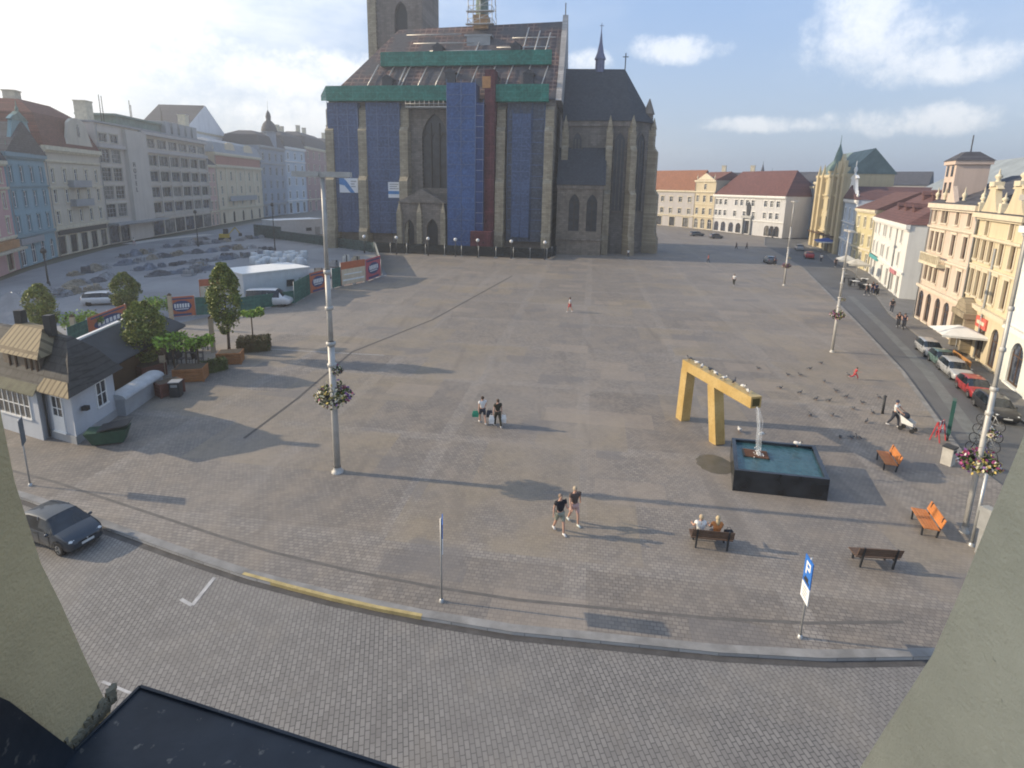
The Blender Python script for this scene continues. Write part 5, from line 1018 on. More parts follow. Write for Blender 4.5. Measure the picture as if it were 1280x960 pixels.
# garden pavilion
ra, rb = Vector((-28.6,34.0,3.5)), Vector((-30.0,44.,3.5)); pd = (rb-ra); pl = pd.length; pd.normalize()
t_ = thing('pavilion', 'long low pavilion with a dark roof and a pale ridge behind the kiosk', 'pavilion', (ra.x, ra.y, 0), math.atan2(pd.y, pd.x))
m = MB(); m.prismz([(0,-2.3),(pl,-2.3),(pl,2.3),(0,2.3)], 0, 2.2); m.build('wall', BROWN, t_)
m = MB(); m.add([(-.4,-2.8,2.1),(pl+.4,-2.8,2.1),(pl+.4,0,3.5),(-.4,0,3.5)], [(0,1,2,3)]); m.add([(-.4,-2.8,2.0),(pl+.4,-2.8,2.0),(pl+.4,0,3.4),(-.4,0,3.4)], [(3,2,1,0)]); r_ = m.build('roof', M('dark felt roof', (.055,.06,.066), .85, .2, 1), t_)
m = MB(); m.add([(-.4,2.8,2.3),(pl+.4,2.8,2.3),(pl+.4,0.02,3.5),(-.4,0.02,3.5)], [(3,2,1,0)]); m.build('rear_slope', M('mossy roof', (.14,.15,.10), .9, .3, 1), r_)
m = MB(); m.box(-.4,-.12,3.45,pl+.4,.12,3.58); m.build('ridge', WHITE, r_)
# trees
BARK = M('bark', (.10,.08,.06), .9, .25, 5)
def crownmesh(name, mats, rnd, n, fn, s):
    m = MB()
    for i in range(n):
        p, k = fn(rnd); leaf(m, p, s*rnd.uniform(.7,1.35), rnd, k)
    return m
LO, LD, LL = leafmat('ochre green leaves', (.22,.24,.055)), leafmat('dark green leaves', (.10,.135,.035)), leafmat('lime leaves', (.22,.34,.05))
def column_tree(label, loc, h, r, z0, seed, mats, n=4200, grp='columnar trees of the beer garden'):
    rnd = random.Random(seed); t_ = thing('columnar_tree', label, 'tree', loc, 0, grp)
    m = MB(); m.tube([(0,0,0),(.05,.02,z0),(0,0,z0+h*.6)], [.13,.11,.03], 8)
    for k in range(7): a = k*2.4; m.tube([(0,0,z0+.1+.2*k),(r*.5*math.cos(a),r*.5*math.sin(a),z0+1+.35*k)], [.05,.015], 5)
    m.build('trunk', BARK, t_)
    blobs = [(rnd.uniform(0,6.28), rnd.uniform(.03,1.), rnd.uniform(.15,.62)) for _ in range(34)]
    def fn(q):
        b = q.choice(blobs); zt = min(1.03, max(0, b[1] + q.gauss(0,.06))); prof = max(.05, math.sin(math.pi*min(1, .10+.86*zt)**1.12))**.62 if zt < 1 else .3
        a = b[0] + q.gauss(0,.34); rr_ = r*prof*(.55 + b[2]*q.random()**.5*1.15)
        if q.random() < .16: a = q.uniform(0,6.28); rr_ = r*prof*q.random()**.5
        return Vector((rr_*math.cos(a), rr_*math.sin(a), z0+.1+h*zt)), (0 if q.random() < mats[2] else 1)
    crownmesh('crown', None, rnd, int(n*1.9), fn, .2).build('crown', [mats[0], mats[1]], t_, fix=False)
column_tree('bushy yellowish columnar tree right beside the grey counter', G(185, 466), 4.2, 1.35, .9, 1, (LO, LD, .55))
column_tree('tall columnar tree in an orange planter, the one nearest the open square', G(287, 447), 5.4, 1.2, 2.0, 2, (LO, LD, .4))
column_tree('dark columnar tree farther back beside the car park', G(160, 396), 3.7, 1.25, .7, 3, (LO, LD, .25))
column_tree('narrow yellowish columnar tree behind the kiosk chimneys', G(57, 420), 4., 1.2, .5, 4, (LO, LD, .65))
def flat_tree(label, loc, z0, r, hh, seed, n, trunks=1, mats=(None,)):
    rnd = random.Random(seed); t_ = thing('clipped_tree', label, 'tree', loc, 0, 'lime green clipped trees')
    m = MB()
    for k in range(trunks):
        dx = (k-(trunks-1)/2)*.9; m.tube([(dx,0,0),(dx,0,z0+.2)], [.06,.05], 6)
        for j in range(4): m.tube([(dx,0,z0-.1),(dx+rnd.uniform(-.8,.8),rnd.uniform(-.8,.8),z0+.5)], [.035,.012], 5)
    m.build('trunk', BARK, t_)
    bl = [(rnd.uniform(-1,1), rnd.uniform(-1,1), rnd.random()) for _ in range(22)]
    def fn(q):
        b = q.choice(bl); x, y = b[0]+q.gauss(0,.18), b[1]+q.gauss(0,.18); d = math.hypot(x,y)
        if d > 1.1: x, y = x/d, y/d
        return Vector((x*r*(1+.35*(trunks-1)), y*r, z0+hh*(b[2]*.6+q.gauss(.15,.14)))), (0 if q.random() < .72 else 1)
    crownmesh('crown', None, rnd, n, fn, .24).build('crown', [LL, LD], t_, fix=False); return t_
flat_tree('wide lime green clipped canopy standing over the dark garden chairs', G(235, 470), 2.3, 1.15, .9, 5, 1900, 3)
flat_tree('small lime green tree on a bare stem rising out of the round hedge', G(317, 432), 2.7, .95, .6, 6, 700)
flat_tree('pale green bushy tree in front of the white car beside the car park', G(105, 420), 1.0, 1.5, 1.2, 7, 1100)
flat_tree('green bushy tree between the two columnar trees by the car park', G(197, 400), 1.0, 1.2, 1.5, 8, 900)
# planters and hedges
ORP = M('orange planks', (.34,.15,.06), .7, .2, 3); DKP = M('dark red planks', (.15,.06,.045), .7)
def planter(label, loc, rz, lx, ly, h, col):
    t_ = thing('planter', label, 'planter', loc, rz, 'wooden planters of the beer garden')
    m = MB(); 
    for k in range(4): z = .04+h*k/4; m.box(-lx/2,-ly/2,z,lx/2,ly/2,z+h/4-.025)
    m.build('box', col, t_); m = MB(); m.box(-lx/2+.06,-ly/2+.06,h-.03,lx/2-.06,ly/2-.06,h+.03); m.build('soil', M('soil', (.07,.055,.04)), t_)
    for sx in (-1,1):
        m = MB(); m.box(sx*lx/2-.05,-ly/2-.03,0,sx*lx/2+.05,-ly/2+.06,h+.03); m.build('corner_post', col, t_)
planter('orange wooden planter under the wide lime canopy with a grey top', G(240, 474), rad(14), 1.9, 1.4, .95, ORP); planter('orange wooden planter holding the tallest columnar tree', G(289, 453), rad(14), 1.7, 1.3, .9, ORP)
planter('dark red planter at the far end of the grey counter', G(212, 492), rad(60), 1.5, .9, .9, DKP); planter('dark red planter under the bushy yellowish columnar tree', G(188, 470), rad(60), 1.6, 1.3, .9, DKP)
planter('dark red planter near the kiosk rear wall', G(155, 470), rad(60), 1.8, .9, .9, DKP)
HED = leafmat('hedge leaves', (.07,.085,.03)); HEB = leafmat('brownish hedge leaves', (.10,.075,.035))
def hedge(label, loc, rz, lx, ly, h, seed, n, mats):
    rnd = random.Random(seed); t_ = thing('hedge', label, 'hedge', loc, rz, 'hedges of the beer garden'); m = MB()
    for i in range(n):
        f = rnd.random(); x, y, z = rnd.uniform(-lx/2,lx/2), rnd.uniform(-ly/2,ly/2), rnd.uniform(.03,h)
        s = rnd.choice('xyz'); 
        if s == 'x': x = rnd.choice((-1,1))*lx/2
        elif s == 'y': y = rnd.choice((-1,1))*ly/2
        else: z = h
        leaf(m, Vector((x+rnd.gauss(0,.05), y+rnd.gauss(0,.05), z+rnd.gauss(0,.05))), .15, rnd, int(rnd.random() < .3))
    m.build('foliage', mats, t_, fix=False); m = MB(); m.box(-lx/2+.1,-ly/2+.1,0,lx/2-.1,ly/2-.1,h-.1); m.build('core', mats[0], t_)
    m = MB(); m.tube([(0,0,0),(0,0,h*.8)], .04, 6); m.build('stem', BARK, t_)
hedge('low dark hedge between the two orange planters', G(268, 464), rad(50), 1.6, .8, .85, 1, 1000, [HED, LD]); hedge('broad rounded hedge at the square end of the beer garden', G(318, 437), rad(20), 2.4, 1.7, 1.05, 2, 2000, [HEB, HED])
# garden chairs and tables
WICK = M('dark wicker', (.05,.04,.04), .7, .2, 6)
def gchair():
    t_ = thing('garden_chair', 'dark garden chair under the lime canopy of the beer garden', 'chair', (0,0,0), 0, 'dark garden chairs')
    m = MB(); m.box(-.25,-.25,.42,.25,.25,.47); m.build('seat', WICK, t_); m = MB(); m.box(-.25,.2,.47,.25,.25,.92); m.build('backrest', WICK, t_)
    for a in (-.22,.22):
        for b in (-.22,.22): m = MB(); m.box(a-.02,b-.02,0,a+.02,b+.02,.42); m.build('leg', DARK, t_)
    return t_
gc = gchair(); spots = [(x, y) for y in (441, 449, 457) for x in (212, 222, 233, 245, 256)]
for i, (x, y) in enumerate(spots):
    p = G(x, y) + Vector((-.6, .4, 0)); rr_ = random.uniform(0, 6.28)
    if i == 0: gc.location = p; gc.rotation_euler.z = rr_
    else: dup(gc, p, rr_)
for i, (x, y) in enumerate(((218,436),(238,436),(262,440))):
    t_ = thing('garden_table', 'small round dark table among the garden chairs, %s' % ('nearest the kiosk', 'the middle one', 'nearest the square')[i], 'table', G(x, y) + Vector((-.4,.5,0)), 0, 'tables of the beer garden')
    m = MB(); m.lathe([(.45,.70),(.45,.74),(0.01,.74)], 14); m.build('tabletop', WICK, t_); m = MB(); m.tube([(0,0,0),(0,0,.7)], .04, 6); m.build('leg', DARK, t_)
for i, (px, py, h) in enumerate(((216,410,3.2),(267,440,2.9),(95,430,2.4),(205,468,1.5),(166,462,1.4))):
    t_ = thing('wooden_post', ['pale wooden post left of the orange banner', 'pale wooden post piercing the lime canopy', 'stout pale post behind the kiosk roof', 'short pale post right of the bushy columnar tree', 'short pale post left of the bushy columnar tree'][i], 'post', G(px, py), .3, 'pale wooden posts of the beer garden')
    m = MB(); m.box(-.16,-.16,0,.16,.16,h); m.build('shaft', M('pale timber', (.46,.37,.26), .8), t_); m = MB(); m.lathe([(.24,0),(.2,.1),(.01,.25)], 4, (0,0,h), smooth=False, a0=.785); m.build('cap', BROWN, t_)
# ------------------------------------------------------------------ building-site fence with printed banners
ORB = M('orange banner', (.45,.13,.06), .6, .15, 1); NAVY = M('navy print', (.04,.06,.16), .6); PNK = M('pink red banner', (.45,.09,.12), .6); GNET = netting('green fence net', (.05,.15,.12), .9, .4, .4, (.08,.2,.16)); CRB = M('cream print', (.6,.5,.36), .6); DNET = netting('dark green fence net', (.06,.1,.1), .85, .5, .5, (.1,.15,.14))
def sitefence(label, pa, pb, h, kind, grp='fence panels round the building site'):
    a, b = G(*pa), G(*pb); L = (b-a).length; t_ = thing('site_fence', label, 'fence', a, math.atan2((b-a).y, (b-a).x), grp)
    m = MB(); base = {'net': GNET, 'dark': DNET, 'orange': ORB, 'pink': PNK, 'plain': ORB}[kind]; m.box(0,-.03,.12,L,.03,h); pn = m.build('panel', base, t_)
    if kind in ('orange', 'pink'):
        m = MB(); m.add([(L*.5+L*.38*math.cos(k*.3927), -.034, .12+h*.48+h*.27*math.sin(k*.3927)) for k in range(16)], [tuple(range(16))]); m.box(L*.06,-.036,h*.86,L*.94,-.031,h*.93); m.box(L*.15,-.036,.18,L*.85,-.031,.18+h*.1)
        m.build('print', NAVY, pn)
        m = MB(); 
        for k in range(6): m.box(L*(.22+.1*k),-.042,h*.46,L*(.29+.1*k),-.035,h*.66)
        m.box(L*.25,-.042,h*.38,L*.75,-.035,h*.42); m.build('print', WHITE, pn)
    if kind == 'plain':
        m = MB(); m.box(0.05,-.036,.15,L-.05,-.031,h*.7); m.build('print', CRB, pn); m = MB(); m.box(.3,-.042,h*.2,L-.3,-.037,h*.27); m.box(.5,-.042,h*.45,L-.7,-.037,h*.5); m.build('print', WHITE, pn)
    n = max(1, round(L/2.6))
    for i in range(n+1):
        m = MB(); x = L*i/n; m.tube([(x,.06,0),(x,.06,h+.08)], .035, 6); m.box(x-.3,-.1,0,x+.3,.2,.12); m.build('post', STEEL, t_)
sitefence('orange banner with a navy oval beside the pale wooden post', (212,398), (245,395), 2.2, 'orange'); sitefence('green netted fence right of the orange banner with navy oval', (246,395), (268,394), 2., 'net')
sitefence('orange banner with navy print behind the pavilion ridge', (113,425), (160,405), 2., 'orange'); sitefence('green netted fence left of the banner behind the pavilion', (88,437), (112,426), 1.9, 'net')
sitefence('rust orange board behind the tallest columnar tree', (251,378), (290,374), 2.7, 'plain'); sitefence('green netted fence below the lime tree and site hut', (300,390), (368,380), 1.6, 'net')
sitefence('tall green net at the corner of the white site hut', (369,380), (388,368), 2.6, 'net'); sitefence('pink and orange banner with navy oval just left of the tall lamp post', (388,368), (408,362), 2.7, 'orange')
sitefence('green netted fence just right of the tall lamp post', (416,361), (426,358), 2.7, 'net'); sitefence('orange and cream banner among the site fences, the biggest one', (427,358), (457,352), 3.3, 'plain'); sitefence('pink banner at the far corner of the building site', (458,352), (476,345), 3.2, 'pink')
sitefence('dark green net running from the pink banner back to the church', (477,344), (470,318), 2.4, 'dark'); sitefence('dark green net along the rear of the building site', (352,300), (468,316), 2.2, 'dark'); sitefence('tall dark green net wrapped round the white container', (318,296), (352,300), 3.2, 'dark')
# containers and site stores
def hut(label, a, b, D, h, col, grp, door=True):
    a = Vector((a[0], a[1], 0)); b = Vector((b[0], b[1], 0)); L = (b-a).length; t_ = thing('site_container', label, 'container', a, math.atan2((b-a).y, (b-a).x), grp)
    m = MB(); n = int(L/.3)
    m.box(0,0,.1,L,D,h); 
    for k in range(n): x = L*(k+.5)/n; m.box(x-.05,-.04,.2,x+.05,-.003,h-.15)
    m.build('body', col, t_); m = MB(); m.box(-.1,-.12,h,L+.1,D+.1,h+.12); m.build('roof', WHITE, t_)
    m = MB(); m.box(L*.62,-.07,1.2,L*.75,-.041,2.1); w_ = m.build('window', GREYP, t_); m = MB(); m.box(L*.63,-.09,1.25,L*.74,-.071,2.05); m.build('pane', GLASS, w_)
    m = MB(); m.box(L*.82,-.07,.15,L*.93,-.041,2.2); m.build('door', GREYP, t_); return t_
CONT = M('white container steel', (.55,.57,.58), .5, .1, 1)
gcn = 'containers on the building site'
ca = G(306, 378); hut('big white site hut with a flat roof behind the columnar tree', ca, G(388, 366), 5.5, 3.3, CONT, gcn)
hut('white container beside the far end of the building site', G(345, 297), G(404, 293), 6, 4.2, CONT, gcn)
hut('blue container roof showing above the fence before the netted church', G(428, 302), G(466, 306), 3.5, 3.6, M('blue container', (.06,.14,.38), .5), gcn)
hut('yellow skip sized container left of the blue container', G(418, 300), G(427, 301), 2.5, 3., M('yellow container', (.42,.38,.06), .5), gcn)
hut('grey gate hut with a pale roof at the church fence', G(480, 309), G(503, 312), 3., 3.4, GREYP, gcn)
wbk = M('white big bag', (.62,.64,.64), .8, .15, 2); wb = MB(); wb.lathe([(.5,0),(.58,.3),(.56,.8),(.5,.95),(.3,.9),(.01,.95)], 6); bag_me = wb.mesh('sack', wbk)
for i in range(26):
    k = i % 13; p = G(318 + 62*k/12, 331 - 8*(i//13) + 2*math.sin(k*1.3)); o = link(bag_me, 'sack', None, p, i*.7); s = random.uniform(.9,1.4); o.scale = (s,s,s*random.uniform(.9,1.3))
    tag(o, 'white bulk sack in the row behind the site hut', 'sack', 'white sacks on the building site')
pal = [M('stack ' + c, col, .8) for c, col in (('buff', (.42,.36,.27)), ('grey', (.3,.3,.3)), ('pale', (.55,.53,.48)))]
for i, (px, py) in enumerate(((425,345),(437,338),(447,343),(452,333),(462,339),(433,329),(445,327),(418,334),(408,348),(398,343))):
    o = thing('pallet', 'pallet of %s paving blocks on the site behind the banners, %s' % (('buff','grey','pale')[i%3], ('far left','back left','front middle','back middle','right','rear left','rear right','left by the lamp post','near the lamp post','beside the hut')[i]), 'pallet', G(px, py), .4*i, 'pallets of paving blocks')
    m = MB(); m.box(-.6,-.6,0,.6,.6,.14); m.build('base', BROWN, o); m = MB(); hh_ = .7+.25*(i%3); m.box(-.56,-.56,.143,.56,.56,hh_); m.box(-.45,-.5,hh_,.4,.3,hh_+.3); m.build('blocks', pal[i%3], o)
    m = MB(); m.box(-.57,-.1,.3,.57,.1,hh_+.31); m.build('strap', DARK, o)
# thin dark street lamps of the car park
for i, (px, py, h) in enumerate(((61,357,4.2),(248,308,7.),(344,313,9.))):
    t_ = thing('street_lamp', ['dark thin street lamp in front of the blue baroque house', 'dark thin street lamp before the modern hotel', 'dark thin street lamp among the site fences'][i], 'street lamp', G(px, py), 0, 'thin dark street lamps of the car park')
    m = MB(); m.tube([(0,0,0),(0,0,h)], [.12,.07], 8); m.build('pole', DARK, t_); m = MB(); m.lathe([(.1,0),(.35,.2),(.3,.6),(.05,.8)], 8, (0,0,h)); m.build('lamp_head', DARK, t_); m = MB(); m.lathe([(.22,0),(.18,.5),(.12,.6)], 8); m.build('base', DARK, t_)
t_ = thing('tarpaulin_tent', 'grey tarpaulin tent peaked like a pyramid at the left of the car park', 'tent', G(22, 402), rad(10)); m = MB(); m.add([(-3.6,-2.2,0),(3.6,-2.2,0),(3.6,2.2,0),(-3.6,2.2,0),(-.4,0,3.),(.3,0,2.9),(-1.8,-1.2,1.3),(1.9,-1.2,1.4)], [(0,6,4,3),(0,1,7,6),(6,7,5,4),(1,2,5,7),(2,3,4,5)]); m.build('canvas', M('grey tarpaulin', (.26,.265,.28), .7, .2, .6), t_)
m = MB(); m.box(-3.7,-2.3,0,3.7,-2.2,.25); m.build('weight', GREYP, t_); m = MB(); m.tube([(0,0,0),(-.05,0,3.)], .06, 6); m.build('pole', STEEL, t_)
# ------------------------------------------------------------------ cars
TYRE = M('tyre rubber', (.015,.015,.016), .8); RIM = M('alloy rim', (.35,.36,.37), .35, .1, 5, .7); CGL = glassmat('car glass', (.015,.02,.026), .06); LAMPG = M('headlamp glass', (.6,.62,.62), .15, .1); TAILR = M('tail lamp red', (.35,.02,.02), .3); PLATE = M('number plate white', (.6,.6,.58), .4); BLK = M('black plastic', (.02,.02,.021), .6)
def paint(name, col): 
    t = NT('car paint ' + name); t.b.inputs['Coat Weight'].default_value = .6; t.b.inputs['Coat Roughness'].default_value = .06; n = t.noise(3, 3); return t.done(t.mix(t.mapr(n,.3,.7), sc(col,.93), sc(col,1.05)), .35, .25, .5)
HATCH = [(-1.98,.66,.42,.80,.84),(-1.93,.78,.30,.88,.98),(-1.78,.83,.24,.93,1.16),(-1.48,.86,.21,.94,1.40),(-1.0,.87,.20,.94,1.48),(-.3,.87,.20,.93,1.50),(.25,.87,.20,.92,1.45),(.68,.87,.20,.91,1.22),(1.05,.86,.20,.90,.99),(1.4,.85,.21,.84,.91),(1.7,.82,.23,.76,.81),(1.9,.74,.27,.66,.69),(1.98,.62,.36,.55,.57)]
ESTATE = [(-2.25,.68,.42,.82,.86),(-2.2,.80,.30,.90,1.05),(-2.08,.84,.24,.94,1.32),(-1.8,.87,.21,.95,1.44),(-1.0,.88,.20,.95,1.49),(-.2,.88,.20,.94,1.49),(.3,.88,.20,.93,1.43),(.75,.88,.20,.92,1.2),(1.15,.87,.20,.91,.99),(1.6,.86,.21,.85,.91),(1.95,.83,.23,.77,.82),(2.15,.76,.27,.66,.69),(2.23,.64,.36,.55,.57)]
VAN = [(-2.4,.82,.42,1.0,1.7),(-2.36,.88,.3,1.05,1.9),(-2.2,.92,.25,1.1,1.96),(-1.2,.93,.24,1.1,1.99),(0,.93,.24,1.1,1.99),(.9,.93,.24,1.1,1.94),(1.25,.93,.24,1.08,1.72),(1.65,.92,.24,1.05,1.22),(2.,.90,.25,.95,1.02),(2.3,.82,.3,.8,.84),(2.4,.7,.4,.62,.64)]
def carparts(prof):
    """body, glass and dimensions: sections along x (half width, bottom, belt, top)"""
    rings = []
    for x, w, zb, zl, zt in prof:
        cab = zt - zl; rw = w*(.985 if cab < .12 else max(.74, .985 - .42*cab)); zm = zb + (zl-zb)*.55
        half = [(0,zb),(w*.86,zb),(w*.97,zb+.1),(w,zm),(w*.985,zl-.03),(w*.965,zl),(rw,zt-.05 if cab > .1 else zt-.02),(rw*.86,zt-.005),(rw*.45,zt+.012),(0,zt+.016)]
        rings.append([(x,-y,z) for y, z in half] + [(x,y,z) for y, z in half[-2:0:-1]])
    N = len(rings[0]); b = MB(); g = MB(); V = [p for r in rings for p in r]
    bf, gf, ws = [], [], []
    for i in range(len(rings)-1):
        c0, c1 = prof[i][4]-prof[i][3], prof[i+1][4]-prof[i+1][3]
        for k in range(N):
            f = (i*N+k, i*N+(k+1)%N, (i+1)*N+(k+1)%N, (i+1)*N+k)
            side = k in (5, N-6); top = 6 <= k <= N-7
            steep = abs(prof[i+1][4]-prof[i][4])/abs(prof[i+1][0]-prof[i][0]) > .42
            if side and min(c0,c1) > .2: gf.append(f)
            elif top and 1 <= i and steep and max(c0,c1) > .25 and prof[min(i,i+1)][0] > -9: gf.append(f)
            else: bf.append(f)
    b.add(V, bf, 0, True); b.add(rings[0], [tuple(range(N))], 0); b.add(rings[-1], [tuple(range(N))[::-1]], 0)
    g.add(V, gf, 0, True); return b, g
def wheelmb(x, y, r=.31, w=.2):
    m = MB(); m.tube([(x,y-w/2,r),(x,y-w/2+.03,r),(x,y+w/2-.03,r),(x,y+w/2,r)], [r*.92,r,r,r*.92], 18, 0); return m
def carmesh(prof, name, col):
    b, g = carparts(prof); me = MB()
    me.add(b.v, b.f, 0, True); me.add(g.v, g.f, 1, True)
    L0, L1 = prof[0][0], prof[-1][0]
    for x in (L0+.75, L1-.8):
        for s in (-1,1):
            w = wheelmb(x, s*.76); me.add(w.v, w.f, 2, True); me.lathe([(.2,0),(.01,0)], 10, (0,0,0), 3) if False else None
    for s in (-1,1): me.box(L1-.22, s*.62-.12, .6, L1-.09, s*.62+.12, .72, 3); me.box(L0+.01, s*.68-.1, .75, L0+.12, s*.68+.08, .95, 4)
    return me.mesh('car', [col, CGL, TYRE, LAMPG, TAILR])
def nearcar(label, loc, rz, col, prof=HATCH, grp=None):
    t_ = thing('parked_car', label, 'car', loc, rz, grp); b, g = carparts(prof); L0, L1 = prof[0][0], prof[-1][0]
    b.build('body', col, t_); g.build('window', CGL, t_)
    for x in (L0+.72, L1-.78):
        for s in (-1,1):
            w = wheelmb(0, 0); o = w.build('tyre', TYRE, t_); o.name = 'wheel'; o.location = (x, s*.765, 0)
            m = MB(); yy = s*.105
            m.add([(.2*math.cos(k*.3927), yy, .31+.2*math.sin(k*.3927)) for k in range(16)], [tuple(range(16))]); m.build('rim', RIM, o)
            m = MB(); 
            for k in range(5): a = k*1.2566; m.bar((.05*math.cos(a), yy+s*.004, .31+.05*math.sin(a)), (.17*math.cos(a+.3), yy+s*.004, .31+.17*math.sin(a+.3)), .05, .006)
            m.build('spoke', BLK, o)
            m = MB(); A = [(x+.4*math.cos(k*.2618), s*.885, .33+.4*math.sin(k*.2618)) for k in range(13)]; B = [(x+.34*math.cos(k*.2618), s*.885, .32+.34*math.sin(k*.2618)) for k in range(13)]
            for k in range(12): m.quad([A[k],A[k+1],B[k+1],B[k]])
            m.build('wheel_arch', BLK, t_)
    for s in (-1,1):
        m = MB(); m.add([(L1-.42,s*.80,.70),(L1-.14,s*.72,.66),(L1-.04,s*.5,.62),(L1-.12,s*.5,.73),(L1-.4,s*.74,.80)], [(0,1,2,3,4)]); m.ell((L1-.2,s*.64,.68),(.14,.13,.07),8,6); m.build('headlight', LAMPG, t_)
        m = MB(); m.ell((L0+.1,s*.69,.92),(.08,.1,.16),8,6); m.build('tail_light', TAILR, t_)
        m = MB(); m.ell((.72,s*.97,.98),(.08,.1,.07),8,6); m.bar((.74,s*.86,.95),(.72,s*.95,.96),.04); m.build('wing_mirror', col, t_)
        m = MB(); m.box(-.45,s*.872-.01,.78,-.25,s*.872+.012,.81); m.box(.45-.9+.95,s*.872-.01,.78,.68,s*.872+.012,.81); m.build('door_handle', BLK, t_)
        m = MB(); m.box(-.12,s*.874-.004,.25,-.105,s*.874+.004,.9); m.box(.62,s*.874-.004,.25,.635,s*.874+.004,.9); m.box(-1.0,s*.872-.004,.4,-.985,s*.872+.004,.9); m.build('door_seam', BLK, t_)
        m = MB(); m.tube([(-.33,s*.70,.95),(-.31,s*.66,1.46)], .035, 5) ; m.build('pillar', col, t_)
    m = MB(); m.box(L1-.03,-.27,.43,L1+.02,.27,.53); m.build('number_plate', PLATE, t_); m = MB(); m.box(L1-.1,-.5,.30,L1-.01,.5,.42); m.box(L1-.06,-.4,.56,L1+.003,.4,.61); m.build('grille', BLK, t_)
    m = MB(); m.box(L0-.02,-.26,.7,L0+.02,.26,.8); m.build('number_plate', PLATE, t_); m = MB(); m.ell((L1-.01,0,.585),(.02,.05,.05),8,6); m.build('badge', RIM, t_)
    return t_
P_DARK = paint('slate', (.022,.034,.05)); P_RED = paint('red', (.35,.03,.03)); P_SIL = paint('silver', (.42,.43,.44)); P_WHT = paint('white', (.6,.6,.6)); P_BLK = paint('black', (.02,.02,.022)); P_BLU = paint('blue', (.05,.1,.22)); P_GRN = paint('grey green', (.12,.2,.18)); P_GRY = paint('grey', (.13,.14,.15))
RZN = -.12
cp = G(91, 661, 0); nc = nearcar('dark slate blue hatchback parked at the near kerb on the left', (cp.x, cp.y-.55, RZN), rad(-20), P_DARK); nc.scale = (.80, .82, .88)
sd = math.atan2(.93, .36)
for i, (px, py, col, prof, lab) in enumerate(((1161,441,P_SIL,ESTATE,'silver estate car farthest up the line parked by the yellow houses'), (1178,455,P_GRN,HATCH,'grey green car parked between the two silver ones on the right'), (1193,468,P_SIL,ESTATE,'silver car parked just behind the red car on the right'), (1217,491,P_RED,HATCH,'bright red car parked before the yellow ornate house'), (1243,516,P_BLK,ESTATE,'black car parked in front of the red car near the right jamb'))):
    p = G(px, py); nearcar(lab, (p.x, p.y, -.112), sd + math.pi, col, prof, 'cars parked along the right-hand street').scale = (.84, .84, .84)
for i, (px, py, col, prof, rz, lab) in enumerate(((1011,322,P_RED,HATCH,sd,'small red car far up the street near the blue awning'), (999,312,P_SIL,ESTATE,sd,'pale car far up the street behind the red car'), (871,295,P_GRY,ESTATE,.2,'grey car parked before the orange roofed house'), (895,298,P_GRY,HATCH,.2,'dark car parked before the long white house'), (962,329,P_GRY,HATCH,1.4,'dark car standing by itself near the far lamp post'))):
    p = G(px, py); z = -.112 if px > 990 else 0; o = link(carmesh(prof, 'car', col), 'parked_car', None, (p.x, p.y, z), rz); tag(o, lab, 'car', 'distant cars across the square')
# the car park rows: each car its own object, paint by mesh
kinds = [('silver', P_SIL, HATCH), ('dark grey', P_GRY, ESTATE), ('blue', P_BLU, HATCH), ('black', P_BLK, ESTATE), ('white', P_WHT, HATCH), ('silver grey', P_SIL, ESTATE), ('slate', P_DARK, HATCH)]
HEAPM = [('grey', stone('grey setts', (.25,.255,.265), .22, .16, .2)), ('pale grey', stone('pale grey setts', (.38,.38,.385), .22, .16, .15)), ('dark grey', stone('dark setts', (.15,.155,.17), .22, .16, .25)), ('buff', stone('buff rubble', (.33,.29,.23), .25, .18, .25)), ('blue grey', stone('blue grey setts', (.21,.235,.28), .22, .16, .2))]
rnd = random.Random(11)
def heapmesh(mat, seed):
    q = random.Random(seed); m = MB(); nu, nv = 14, 7; lx, ly, h = q.uniform(1.5,2.1), q.uniform(.9,1.2), q.uniform(.7,1.15)
    ph = [q.uniform(0,6.28) for _ in range(4)]
    V = [(0,0,h*.95)]
    for i in range(1, nv+1):
        for j in range(nu):
            a = 2*math.pi*j/nu; r = i/nv; z = h*max(0, 1-r**2.2)*(1+.22*math.sin(2*a+ph[0])*r+.15*math.sin(5*a+ph[1])) if i < nv else 0
            k = 1+.14*math.sin(3*a+ph[2])+q.uniform(-.07,.07); V.append((lx*r*k*math.cos(a), ly*r*k*math.sin(a), max(0,z+q.uniform(-.07,.07)*(i<nv))))
    Fc = [(0,1+j,1+(j+1)%nu) for j in range(nu)] + [(1+(i-1)*nu+j, 1+i*nu+j, 1+i*nu+(j+1)%nu, 1+(i-1)*nu+(j+1)%nu) for i in range(1,nv) for j in range(nu)]
    m.add(V, Fc)
    for _ in range(70):
        a = q.uniform(0,6.28); r = q.random()**.6*1.12; x, y = lx*r*math.cos(a), ly*r*math.sin(a); z = h*max(0,1-min(1,r)**2.2); t_ = q.uniform(.08,.17)
        d = Vector((q.gauss(0,1),q.gauss(0,1),q.gauss(0,.5))).normalized()*t_; m.bar(Vector((x,y,z+.03))-d, Vector((x,y,z+.03))+d, t_*1.3, t_)
    return m.mesh('stone_heap', mat)
heaps = [(n_, heapmesh(mt, 40+7*k+j)) for k, (n_, mt) in enumerate(HEAPM) for j in range(2)]
stacks = []
